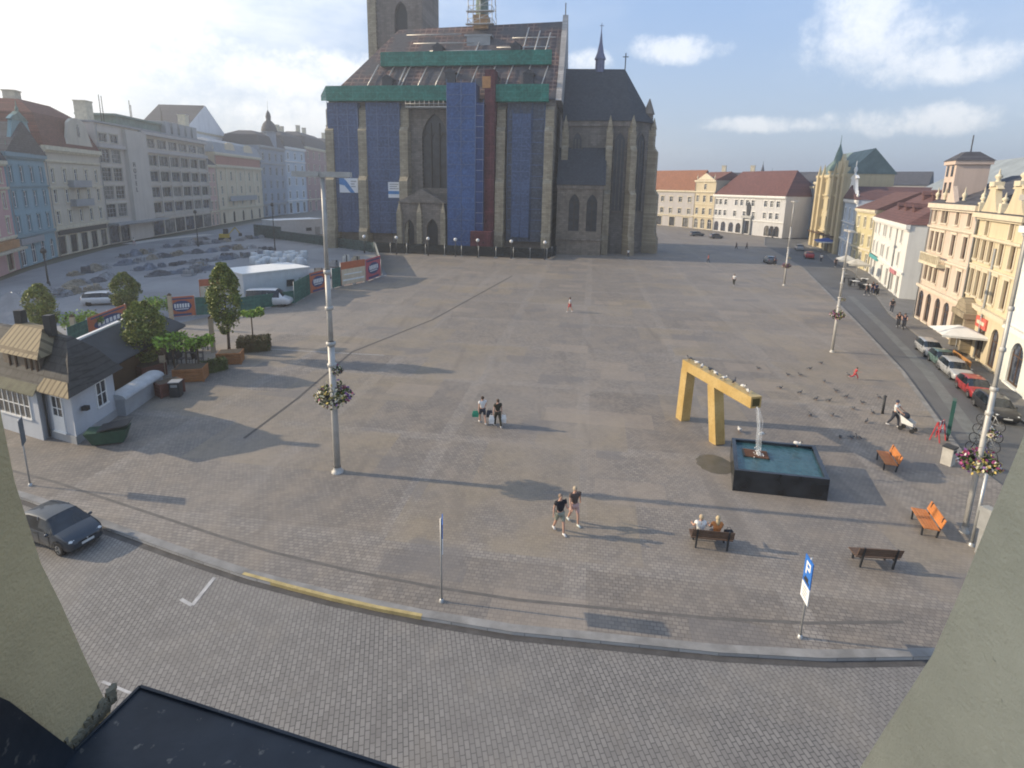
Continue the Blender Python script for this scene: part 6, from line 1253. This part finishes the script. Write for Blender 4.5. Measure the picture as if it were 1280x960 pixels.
for k, (n_, mt) in enumerate(HEAPM):
    q = random.Random(90+k); m = MB(); m.box(-.95,-.8,0,.95,.8,.12)
    for ix in range(4):
        for iy in range(3):
            if q.random() < .85: x0, y0 = -.9+.45*ix, -.75+.5*iy; m.box(x0+q.uniform(0,.04), y0, .123, x0+.42, y0+.46, .123+q.uniform(.35,.95))
    for j in range(12): x, y = q.uniform(-1.5,1.5), q.choice((-1,1))*q.uniform(.95,1.3); m.box(x,y,0,x+.2,y+.18,q.uniform(.1,.25))
    stacks.append((n_, m.mesh('stone_stack', mt)))
rows_c = [((184,346),(268,337),9,'heap row nearest the square'), ((210,333),(300,322),9,'second row of the work site'), ((152,331),(226,318),8,'row before the modern hotel corner'), ((232,318),(318,310),9,'heap row near the sacks'), ((205,310),(300,301),9,'row running before the modern hotel'), ((80,359),(142,347),7,'row before the cream mansard house'), ((300,300),(330,297),4,'short row by the pilastered house'), ((165,340),(205,333),5,'short row behind the bushy tree'), ((268,312),(300,309),5,'row right of the digger'), ((70,372),(118,362),6,'row behind the white car'), ((152,322),(196,314),6,'middle row before the hotel pier'), ((240,345),(258,330),5,'cross row behind the tallest tree'), ((318,322),(338,312),5,'cross row beside the sacks'), ((92,345),(130,335),5,'inner row before the cream house'), ((30,372),(58,362),4,'row before the blue house'), ((225,304),(262,299),6,'row nearest the hotel windows'), ((265,326),(312,320),7,'row between digger and site hut'), ((2,398),(56,372),5,'row by the tarpaulin tent')]
words = ['first', 'second', 'third', 'fourth', 'fifth', 'sixth', 'seventh', 'eighth', 'ninth', 'tenth', 'eleventh', 'twelfth', 'thirteenth', 'fourteenth']
for a, b, n_, desc in rows_c:
    ga, gb_ = G(*a), G(*b); rdir = math.atan2((gb_-ga).y, (gb_-ga).x); n_ = min(14, max(3, int((gb_-ga).length/1.75)))
    for k in range(n_):
        q = (k+.5)/n_; p = ga.lerp(gb_, q); hn, hm_ = heaps[rnd.choice((0,0,1,1,2,2,3,4,5,6,7,8,9))]; kind = 'heap'
        if rnd.random() < .4: hn, hm_ = stacks[rnd.randrange(len(stacks))]; kind = 'stack'
        o = link(hm_, 'stone_' + kind, None, (p.x + rnd.uniform(-.5,.5), p.y + rnd.uniform(-.7,.7), .006), rdir+rnd.uniform(-.5,.5)); s_ = rnd.uniform(.6,.95); o.scale = (s_, s_, s_*rnd.uniform(.8,1.25))
        tag(o, '%s stone %s, %s from left in the %s' % (hn, kind, words[k], desc), kind, 'heaps and stacks of paving stone on the work site')
strip('sand_bed', [G(160, 305), G(200, 299), G(262, 293)], -1.6, 1.6, .012, M('pale sand', (.5,.48,.44), .9, .15, .5))
o = link(carmesh(ESTATE, 'car', P_WHT), 'parked_car', None, G(134, 380), rad(20)); tag(o, 'pale silver white car alone behind the bushy tree at the beer garden', 'car')
o = link(carmesh(VAN, 'car', P_WHT), 'delivery_van', None, G(338, 382), rad(8)); tag(o, 'white van standing against the big white site hut', 'van')
# small yellow digger
t_ = thing('digger', 'small yellow digger working before the pilastered house', 'digger', G(281, 300), .4); YM = M('machine yellow', (.45,.32,.03), .5)
m = MB(); m.box(-1.1,-.8,.6,1.1,.8,1.5); m.build('body', YM, t_); m = MB(); m.box(-.2,-.7,1.5,.9,.7,2.7); m.build('cab', DARK, t_); m = MB(); m.bar((1.,0,1.4),(2.4,0,3.),.25); m.bar((2.4,0,3.),(3.4,0,1.6),.2); m.build('arm', YM, t_); m = MB(); m.box(3.1,-.4,.9,3.8,.4,1.6); m.build('bucket', DARK, t_)
for s in (-.75,.75): m = MB(); m.box(-1.3,s-.22,0,1.3,s+.22,.6); m.build('track', BLK, t_)
# ------------------------------------------------------------------ parasols and awnings on the right
t_ = thing('parasol', 'big square white parasol over the cafe before the yellow ornate house', 'parasol', G(1192, 447), rad(70)); m = MB(); m.add([(-1.7,-1.7,2.3),(1.7,-1.7,2.3),(1.7,1.7,2.3),(-1.7,1.7,2.3),(0,0,2.95)], [(0,1,4),(1,2,4),(2,3,4),(3,0,4)]); m.box(-1.7,-1.72,2.12,1.7,-1.69,2.3); m.box(-1.72,-1.7,2.12,-1.69,1.7,2.3); m.build('canopy', M('white canvas', (.68,.68,.65), .8, .06), t_); m = MB(); m.tube([(0,0,0),(0,0,2.9)], .05, 8); m.build('pole', STEEL, t_); m = MB(); m.box(-.45,-.45,0,.45,.45,.1); m.build('base', GREYP, t_)
t_ = thing('cafe_screen', 'low orange and dark cafe screen under the white parasol', 'screen', G(1200, 458), rad(70)); m = MB(); m.box(-1.8,-.03,.15,1.8,.03,.95); m.build('panel', M('orange canvas', (.4,.2,.07)), t_)
for x in (-1.75, 0, 1.75): m = MB(); m.tube([(x,0,0),(x,0,1.05)], .03, 6); m.build('post', DARK, t_)
for i, (px, py, col, lab) in enumerate(((1032,315,M('blue canvas', (.05,.09,.3)),'dark blue awning tent below the yellow gothic house'), (1069,349,M('cream canvas', (.5,.47,.4)),'cream parasol before the narrow pale yellow house'), (1056,343,M('pale canvas', (.48,.47,.43)),'pale parasol before the slim pale blue house'))):
    s = 2.6 if i == 0 else 1.5; t_ = thing('parasol', lab, 'parasol', G(px, py), rad(70), 'cafe parasols along the street'); m = MB(); m.add([(-s,-s,2.6),(s,-s,2.6),(s,s,2.6),(-s,s,2.6),(0,0,3.4)], [(0,1,4),(1,2,4),(2,3,4),(3,0,4)]); m.box(-s,-s-.02,2.3,s,-s+.01,2.6,1); m.box(-s-.02,-s,2.3,-s+.01,s,2.6,1); m.build('canopy', [col, WHITE if i == 0 else col], t_); m = MB(); m.tube([(0,0,0),(0,0,3.3)], .06, 6); m.build('pole', STEEL, t_); m = MB(); m.box(-.4,-.4,0,.4,.4,.12); m.build('base', GREYP, t_)
for i, (px, py) in enumerate(((1068,357),(1076,360),(1085,362),(1060,353),(1080,354),(1090,366))):
    t_ = thing('cafe_table', 'cafe table before the white corner house, %s' % ('left front','second from left','third from left','leftmost at the back','middle back','rightmost one')[i], 'table', G(px, py), i, 'cafe tables along the street'); m = MB(); m.box(-.5,-.5,.7,.5,.5,.75); m.build('tabletop', (WHITE, DARK)[i%2], t_); m = MB(); m.tube([(0,0,0),(0,0,.7)], .04, 6); m.build('leg', DARK, t_)
    m = MB(); m.box(-.9,-.2,.0,-.6,.2,.8); m.box(.6,-.2,0,.9,.2,.8); m.build('stool', DARK, t_)
# ------------------------------------------------------------------ people
SKIN = M('skin', (.45,.27,.2), .6, .06, 20); 
def cloth(name, col): return M(name, col, .85, .1, 6)
def skin_mesh(joints, edges, sub=1):
    names = list(joints); idx = {n: i for i, n in enumerate(names)}
    me = bpy.data.meshes.new('s'); me.from_pydata([joints[n][0] for n in names], [(idx[a], idx[b]) for a, b in edges], [])
    o = bpy.data.objects.new('s', me); C.objects.link(o)
    md = o.modifiers.new('k', 'SKIN'); md.use_smooth_shade = True
    for i, n in enumerate(names):
        r = joints[n][1]; s = me.skin_vertices[0].data[i]; s.radius = r if isinstance(r, tuple) else (r, r); s.use_root = (i == 0)
    ss = o.modifiers.new('s', 'SUBSURF'); ss.levels = sub; ss.render_levels = sub
    dg = bpy.context.evaluated_depsgraph_get(); dg.update()
    out = bpy.data.meshes.new_from_object(o.evaluated_get(dg)); bpy.data.objects.remove(o); bpy.data.meshes.remove(me); return out
def person(label, loc, rz, top, bottom, hair=(.06,.04,.03), pose=None, shorts=False, sleeve=.5, skirt=False, h=1.75, woman=False, bald=False, shoes=(.5,.5,.5), sit=False, lean=0., longhair=False, grp='people on the square'):
    p = dict(lh=(22,18), rh=(-18,12), la=(-16,18,8), ra=(20,25,8)); p.update(pose or {})
    t_ = thing('person', label, 'person', loc, rz, grp); s = h/1.75
    hip = .93 if not sit else .52; V3 = Vector; sw = .17 if woman else .195
    J = {}; J['pelvis'] = (V3((0,0,hip)), (.135,.105)); sp = lambda z: V3((0, math.sin(rad(lean))*(z-.93), hip + math.cos(rad(lean))*(z-.93)))
    J['waist'] = (sp(1.1), (.125,.095)); J['chest'] = (sp(1.30), (.155,.11)); J['neckb'] = (sp(1.44), (.075,.07)); J['neck'] = (sp(1.51), (.055,.055)); J['head'] = (sp(1.60)+V3((0,.015,0)), (.078,.088)); J['crown'] = (sp(1.69)+V3((0,.0,0)), (.07,.08)); J['nose'] = (sp(1.60)+V3((0,.115,-.005)), .018)
    E = [('pelvis','waist'),('waist','chest'),('chest','neckb'),('neckb','neck'),('neck','head'),('head','crown'),('head','nose')]
    tips = {}
    for sd_, k in ((-1,'l'),(1,'r')):
        a, kb = p[k+'h']; ra_, rk = rad(a), rad(a-kb)
        H_ = V3((sd_*.095, 0, hip-.04)); K_ = H_ + V3((sd_*.01, math.sin(ra_)*.43, -math.cos(ra_)*.43)); A_ = K_ + V3((0, math.sin(rk)*.42, -math.cos(rk)*.42))
        J[k+'hip'] = (H_, .088); J[k+'thigh'] = ((H_+K_)/2, .078); J[k+'knee'] = (K_, .056); J[k+'calf'] = (K_.lerp(A_,.35), .056); J[k+'ankle'] = (A_, .037); J[k+'toe'] = (A_+V3((sd_*.02,.15,-.03)), .032)
        E += [('pelvis',k+'hip'),(k+'hip',k+'thigh'),(k+'thigh',k+'knee'),(k+'knee',k+'calf'),(k+'calf',k+'ankle'),(k+'ankle',k+'toe')]
        f, eb, ab = p[k+'a']; S_ = sp(1.41) + V3((sd_*sw,0,0)); ux = V3((sd_*math.sin(rad(ab)), math.sin(rad(f)), -math.cos(rad(f))*math.cos(rad(ab)))).normalized(); El = S_ + ux*.29
        u2 = V3((sd_*math.sin(rad(ab))*.6, math.sin(rad(f+eb)), -math.cos(rad(f+eb)))).normalized(); Wr = El + u2*.25; Pm = Wr + u2*.07
        J[k+'sho'] = (S_, .06); J[k+'uarm'] = ((S_+El)/2, .05); J[k+'elb'] = (El, .041); J[k+'fore'] = (El.lerp(Wr,.35), .042); J[k+'wri'] = (Wr, .027); J[k+'palm'] = (Pm, (.04,.022))
        E += [('neckb' if False else 'chest',k+'sho'),(k+'sho',k+'uarm'),(k+'uarm',k+'elb'),(k+'elb',k+'fore'),(k+'fore',k+'wri'),(k+'wri',k+'palm')]
        tips[k] = (Pm, u2, sd_)
    zmin = min(J['ltoe'][0].z, J['rtoe'][0].z) - .035
    if not sit:
        for n in J: J[n] = (J[n][0] - V3((0,0,zmin)), J[n][1])
        tips = {k: (a - V3((0,0,zmin)), b, c) for k, (a, b, c) in tips.items()}
    me = skin_mesh(J, E, 1); bm = bmesh.new(); bm.from_mesh(me)
    fm = MB()
    for k, (Pm, u2, sd_) in tips.items():
        side = V3((0,1,0)) - u2*u2.y; side.normalize()
        for i, ln in enumerate((.068,.08,.075,.058)):
            b0 = Pm + side*(.027-.018*i) + u2*.02; b1 = b0 + u2*ln*.55; b2 = b1 + (u2*.8 + V3((-sd_*.5,0,0))).normalized()*ln*.5; fm.tube([b0,b1,b2], [.009,.0085,.006], 6)
        th = Pm - u2*.02 + side*.03; fm.tube([th, th+(side+u2*.7).normalized()*.04, th+(side*.5+u2).normalized()*.068], [.011,.01,.007], 6)
    for ex in (-.03,.03): pass
    tmp = fm.mesh('f', SKIN); bm.from_mesh(tmp); bm.to_mesh(me); bm.free(); me.materials.clear(); me.materials.append(SKIN)
    for pl_ in me.polygons: pl_.use_smooth = True; pl_.material_index = 0
    me.name = 'body'; body = link(me, 'body', t_)
    def grow(n, k, a=.012): r = J[n][1]; r = r if isinstance(r, tuple) else (r, r); return (J[n][0], (r[0]*k+a, r[1]*k+a))
    JT = {n: grow(n, 1.06) for n in ('pelvis','waist','chest','neckb')}; ET = [('pelvis','waist'),('waist','chest'),('chest','neckb')]
    JT['neckb'] = (J['neckb'][0] - V3((0,0,.02)), .085)
    for k in 'lr':
        if sleeve > 0:
            JT[k+'sho'] = grow(k+'sho',1.08); JT[k+'uarm'] = grow(k+'uarm',1.12); ET += [('chest',k+'sho'),(k+'sho',k+'uarm')]
            if sleeve > .6: JT[k+'elb'] = grow(k+'elb',1.12); JT[k+'wri'] = grow(k+'wri',1.15); ET += [(k+'uarm',k+'elb'),(k+'elb',k+'wri')]
    st_ = skin_mesh(JT, ET, 1); st_.materials.clear(); st_.materials.append(top); st_.name = 'shirt'; link(st_, 'dress' if skirt else 'shirt', t_)
    JB = {'pelvis': grow('pelvis',1.03,.006)}; JB['pelvis'] = (J['pelvis'][0]-V3((0,0,.0)), (.145,.115)); EB = []
    if not skirt:
        for k in 'lr':
            for n in ('hip','thigh','knee') + (() if shorts else ('calf','ankle')):
                JB[k+n] = grow(k+n, 1.14, .01)
            if shorts: JB[k+'knee'] = (J[k+'thigh'][0].lerp(J[k+'knee'][0], .75), (.083,.083))
            EB += [('pelvis',k+'hip'),(k+'hip',k+'thigh'),(k+'thigh',k+'knee')] + ([] if shorts else [(k+'knee',k+'calf'),(k+'calf',k+'ankle')])
        sb = skin_mesh(JB, EB, 1); sb.materials.clear(); sb.materials.append(bottom); link(sb, 'shorts' if shorts else 'trousers', t_)
    else:
        m = MB(); z1 = J['pelvis'][0].z+.1; m.lathe([(.15,z1),(.19,z1-.2),(.235,z1-.48),(.22,z1-.49)], 14); m.build('skirt', bottom, t_)
    sm = cloth('shoe', shoes)
    for k in 'lr': m = MB(); a, b = J[k+'ankle'][0], J[k+'toe'][0]; m.tube([a+V3((0,-.05,-.035)), a+V3((0,.02,-.02)), b+V3((0,.02,-.0))], [.045,.05,.038], 8); m.build('shoe', sm, t_)
    hm = cloth('hair', hair); m = MB(); c = J['head'][0]+V3((0,-.022,.035))
    if not bald: m.ell(c, (.094,.102,.108), 12, 8); 
    else: m.ell(c+V3((0,-.01,.0)), (.088,.094,.09), 12, 8)
    if longhair: m.ell(c+V3((0,-.05,-.13)), (.085,.06,.16), 10, 8)
    m.build('hair', hm, t_)
    for ex in (-.032,.032): m = MB(); m.ell(J['head'][0]+V3((ex,.088,.018)), (.012,.008,.009), 6, 5); m.build('eye', DARK, t_)
    t_.scale = (s,s,s); return t_, J
def bag(label, loc, col, w=.3, hh=.4, rz=0):
    t_ = thing('carrier_bag', label, 'bag', loc, rz, 'bags carried by the walkers'); m = MB(); m.add([(-w/2,-.08,0),(w/2,-.08,0),(w/2,.08,0),(-w/2,.08,0),(-w*.55,-.1,hh*.5),(w*.55,-.1,hh*.5),(w*.55,.1,hh*.5),(-w*.55,.1,hh*.5),(-w*.4,-.03,hh),(w*.4,-.03,hh),(w*.4,.03,hh),(-w*.4,.03,hh)], [(0,3,2,1)]+[(i,(i+1)%4,4+(i+1)%4,4+i) for i in range(4)]+[(4+i,4+(i+1)%4,8+(i+1)%4,8+i) for i in range(4)]+[(8,9,10,11)]); m.build('pouch', col, t_); m = MB(); m.tube([(-.08,0,hh-.01),(-.05,0,hh+.11),(.05,0,hh+.11),(.08,0,hh-.01)], .008, 5); m.build('handle', col, t_)
BLKC = cloth('black cotton', (.022,.022,.026)); WHC = cloth('white cotton', (.68,.68,.66)); DKC = cloth('dark denim', (.04,.045,.06)); BRC = cloth('taupe cloth', (.10,.075,.065)); PKC = cloth('pale pink cloth', (.5,.33,.3)); GRC = cloth('grey green shorts', (.26,.27,.22)); ORC = cloth('orange cloth', (.5,.2,.07)); RDC = cloth('red cloth', (.45,.05,.06)); OLC = cloth('dark olive cloth', (.045,.042,.03)); NVC = cloth('navy cloth', (.03,.04,.09))
away = rad(20)
p1 = G(603, 529); person('person in a white top and dark shorts walking away beside a companion in dark clothes', p1, away, WHC, DKC, shorts=True, grp='walkers with shopping bags')
p2 = G(622, 533); person('person in dark olive clothes carrying two white bags across the square', p2, away, OLC, OLC, hair=(.09,.06,.04), grp='walkers with shopping bags', pose=dict(la=(-4,6,10),ra=(4,6,10)))
bag('green bag in the left hand of the white topped walker', p1+Vector((-.42,.0,.42)), cloth('green bag', (.04,.26,.16)), .36, .36); bag('dark bag between the two walkers', p1+Vector((.42,.08,.38)), DKC, .34, .42); bag('white bag in the left hand of the olive walker', p2+Vector((-.36,0,.2)), WHC, .3, .5); bag('white bag in the right hand of the olive walker', p2+Vector((.36,.05,.25)), WHC, .28, .46)
toward = rad(200)
person('person in a black T-shirt and pale shorts walking towards the camera holding something dark', G(699, 666), toward, BLKC, GRC, hair=(.25,.18,.13), shorts=True, bald=True, shoes=(.6,.6,.6), h=1.8, pose=dict(la=(30,75,10),ra=(-12,15,8)), grp='walkers near the fountain')
person('person in a taupe top and pale pink shorts striding beside the black T-shirt walker', G(717, 655), toward, BRC, PKC, hair=(.42,.34,.24), shorts=True, h=1.78, shoes=(.55,.6,.58), pose=dict(la=(-26,10,22),ra=(14,20,8)), grp='walkers near the fountain')
bz = rad(172); bo = lambda x: (BB.x + math.cos(bz)*x + math.sin(bz)*.02, BB.y + math.sin(bz)*x - math.cos(bz)*.02, 0)
sitp = dict(lh=(82,80), rh=(84,78), la=(25,50,12), ra=(30,55,12))
person('person in a white top sitting on the left end of the brown bench', bo(.42), bz+math.pi, WHC, BRC, hair=(.42,.33,.22), sit=True, pose=sitp, lean=-4, woman=True, grp='couple on the bench'); person('person in an orange top sitting on the brown bench beside the white topped one', bo(-.22), bz+math.pi, ORC, DKC, hair=(.45,.36,.22), sit=True, pose=sitp, lean=-2, woman=True, longhair=True, grp='couple on the bench')
t_ = thing('handbag', 'dark handbag lying on the brown bench beside the sitting couple', 'bag', (bo(-.68)[0], bo(-.68)[1], .465), 0); m = MB(); m.box(-.16,-.08,0,.16,.08,.24); m.build('pouch', BLKC, t_); m = MB(); m.tube([(-.1,0,.24),(-.06,0,.38),(.06,0,.38),(.1,0,.24)], .01, 5); m.build('handle', BLKC, t_)
# person with a pushchair
pp = G(1117, 533); person('person in a pale top pushing a white pushchair near the totem', pp, rad(215), WHC, DKC, hair=(.05,.06,.09), pose=dict(la=(40,20,5),ra=(40,20,5)), grp='people near the right-hand street')
t_ = thing('pushchair', 'white and dark pushchair pushed by the person near the totem', 'pushchair', pp+Vector((.42,-.6,0)), rad(215)); m = MB(); m.add([(-.22,-.3,.45),(.22,-.3,.45),(.22,.3,.4),(-.22,.3,.4),(-.24,-.42,.95),(.24,-.42,.95),(.24,.3,.6),(-.24,.3,.6)], [(0,3,2,1),(0,1,5,4),(1,2,6,5),(2,3,7,6),(3,0,4,7)]); m.build('seat', WHC, t_); m = MB(); m.ell((0,-.22,.9),(.25,.25,.2),8,6); m.build('hood', DKC, t_); m = MB(); m.bar((-.2,.3,.2),(-.2,-.65,1.05),.03); m.bar((.2,.3,.2),(.2,-.65,1.05),.03); m.bar((-.2,-.65,1.05),(.2,-.65,1.05),.03); m.build('frame', STEEL, t_)
for x, y in ((-.25,.3),(.25,.3),(-.25,-.3),(.25,-.3)): m = MB(); m.tube([(x-.02,y,.13),(x+.02,y,.13)], .13, 10); m.build('wheel', BLK, t_)
for lab, px, py, rz, top, bot, kw in (('person in white walking alone in the middle of the square', 712, 390, 1.2, WHC, RDC, dict(shorts=True)), ('person in a white top walking alone on the far right part of the square', 917, 357, 2.5, WHC, OLC, {}), ('person in a red top crossing the square far behind', 885, 329, 1., RDC, DKC, {}), ('person in black standing left of a pair before the long white house', 920, 312, .5, BLKC, BLKC, {}), ('person in black standing right of a pair before the long white house', 933, 312, .5, BLKC, BLKC, {}), ('person in dark clothes walking near the far lamp post', 968, 331, .5, NVC, BLKC, {}), ('person in dark clothes on the pavement before the white corner house', 1090, 367, 2.8, BLKC, NVC, {}), ('person in navy on the pavement beside the dark clothed one', 1094, 369, 2.8, NVC, BLKC, {}), ('person alone on the pavement left of the pair before the white corner house', 1083, 369, .3, OLC, DKC, {}), ('person in dark clothes standing at the corner of the blank grey wall', 1114, 391, 2.5, BLKC, DKC, {}), ('person in black on the pavement by the slim pale blue house', 1044, 334, 2.5, BLKC, BLKC, {}), ('person in a pale top near the dark blue awning tent', 1026, 328, 2.5, WHC, DKC, {}), ('person in pale clothes before the modern hotel', 168, 307, 1.5, WHC, PKC, {}), ('person in white standing by the church fence', 785, 322, 3, WHC, DKC, {})):
    person(lab, G(px, py), rz, top, bot, grp='people far off on the square', **kw)
person('child in red running across the square between fountain and street', G(1068, 474), rad(250), RDC, RDC, h=1.05, pose=dict(lh=(45,30),rh=(-35,40),la=(-50,50,10),ra=(45,50,10)), lean=12, grp='people near the right-hand street')
# bicycles
def bicycle(label, loc, rz, col, grp='bicycles'):
    t_ = thing('bicycle', label, 'bicycle', loc, rz, grp)
    for x in (-.52,.52):
        m = MB(); m.tube([(x+.33*math.cos(k*.3927), 0, .34+.33*math.sin(k*.3927)) for k in range(17)], .02, 6, cap=False); w_ = m.build('wheel', BLK, t_)
        m = MB()
        for k in range(4): m.tube([(x+.32*math.cos(k*.785),0,.34+.32*math.sin(k*.785)),(x-.32*math.cos(k*.785),0,.34-.32*math.sin(k*.785))], .004, 4)
        m.build('spokes', STEEL, w_)
    m = MB()
    for a, b in (((-.52,.34),(-.12,.34)),((-.52,.34),(-.2,.8)),((-.12,.34),(-.22,.85)),((-.12,.34),(.38,.82)),((-.2,.8),(.36,.86)),((.35,.95),(.52,.34))): m.tube([(a[0],0,a[1]),(b[0],0,b[1])], .02, 6)
    m.build('frame', col, t_); m = MB(); m.tube([(.3,-.28,1.),(.36,0,.98),(.3,.28,1.)], .015, 6); m.build('handlebar', BLK, t_); m = MB(); m.ell((-.24,0,.9),(.13,.07,.03),8,6); m.build('saddle', BLK, t_); return t_
for lab, px, py, rz, col, tp in (('bicycle ridden by the cyclist in the middle of the right-hand street', 1122, 409, sd+2.9, DARK, BLKC), ('bicycle ridden by the second cyclist close to the pavement', 1129, 411, sd+2.9, DARK, NVC)):
    p = G(px, py, -.11); bicycle(lab, p, rz, col, 'bicycles in the street'); person(lab.replace('bicycle ridden by the ', '').replace('cyclist', 'cyclist in dark clothes'), p + Vector((-.2*math.cos(rz), -.2*math.sin(rz), .38)), rz-rad(90), tp, DKC, sit=True, lean=16, pose=dict(lh=(62,70), rh=(35,60), la=(50,15,5), ra=(50,15,5)), grp='cyclists in the street')
for i, (px, py) in enumerate(((1229,560),(1233,548),(1237,535),(1225,572))):
    p = G(px, py, -.11); bicycle('bicycle parked beside the right lamp post, %s' % ('the second from the camera','the third from the camera','the farthest one','the one closest to the camera')[i], p, sd+.6, (STEEL, DARK)[i%2], 'bicycles parked by the lamp post')
# ------------------------------------------------------------------ pigeons
def pigeon(cols):
    m = MB(); m.ell((0,0,.15),(.075,.15,.075),8,6,0, Matrix.Rotation(rad(-15),3,'X')); m.tube([(0,.1,.18),(0,.14,.25)], [.045,.03], 6, 0); m.ell((0,.155,.265),(.032,.04,.034),8,6,1); m.add([(-.04,-.1,.13),(.04,-.1,.13),(.06,-.27,.1),(-.06,-.27,.1),(-.04,-.1,.15),(.04,-.1,.15),(.06,-.27,.115),(-.06,-.27,.115)], [(0,3,2,1),(4,5,6,7),(1,2,6,5),(2,3,7,6),(3,0,4,7)], 1)
    m.tube([(0,.19,.262),(0,.225,.255)], [.01,.003], 5, 1)
    for s in (-1,1): m.tube([(s*.03,.0,.1),(s*.03,.02,.0)], .008, 5, 2); m.ell((s*.06,-.03,.16),(.03,.13,.05),6,5,0)
    return m.mesh('pigeon', cols)
PGY = M('pigeon grey', (.11,.115,.125), .7); PWH = M('pigeon white', (.62,.61,.58), .7); PFT = M('pigeon feet', (.3,.12,.1), .7)
pg_me, pw_me = pigeon([PGY, DARK, PFT]), pigeon([PWH, PGY, PFT]); rnd = random.Random(21)
for px, py in ((1000,470),(1012,462),(975,486),(1030,478),(1045,490),(1058,497),(1020,500),(1066,512),(1040,520),(1078,505),(1090,517),(1050,548),(1064,549),(1072,548),(1000,492),(985,470),(948,462),(1098,498),(1012,520),(1036,502),(1083,528),(1026,455),(1060,470)):
    o = link(pg_me, 'pigeon', None, G(px, py), rnd.uniform(0,6.28)); o.scale = (.9,)*3; tag(o, 'dark pigeon standing on the paving between the fountain and the street', 'pigeon', 'dark pigeons on the paving')
for k in range(9):
    q = bs + bd*(.3+.68*k+rnd.uniform(-.15,.15)); o = link(pw_me if k % 3 else pg_me, 'pigeon', None, (q.x+rnd.uniform(-.15,.15), q.y, 3.85), rnd.uniform(0,6.28)); tag(o, 'pigeon perched on top of the golden beam', 'pigeon', 'pigeons on the golden beam')
for k, (px, py) in enumerate(((924,540),(951,545),(996,557))):
    o = link(pw_me, 'pigeon', None, G(px, py, 0) if k == 0 else G(px, py+1, 1.08), k*2.); o.scale = (1.2,)*3
    tag(o, ['white pigeon on the paving behind the basin', 'white pigeon on the rear rim of the basin near the jet', 'white pigeon on the rear rim of the basin at right'][k], 'pigeon')
# ------------------------------------------------------------------ evening haze over the whole scene
hz = MB(); hz.box(-1510, -310, -1.3, 1510, 1510, 74); ho = hz.build('haze', None) if False else None
me = hz.mesh('haze', []) ; hm = bpy.data.materials.new('haze'); hm.use_nodes = True; ht = hm.node_tree
for nd in list(ht.nodes):
    if nd.type == 'BSDF_PRINCIPLED': ht.nodes.remove(nd)
pv = ht.nodes.new('ShaderNodeVolumePrincipled'); pv.inputs['Color'].default_value = (.86, .9, .96, 1); pv.inputs['Density'].default_value = .0009; pv.inputs['Anisotropy'].default_value = .45
ht.links.new(pv.outputs[0], [n for n in ht.nodes if n.type == 'OUTPUT_MATERIAL'][0].inputs['Volume'])
me.materials.append(hm); ho = link(me, 'haze'); tag(ho, None, None, None, 'stuff')
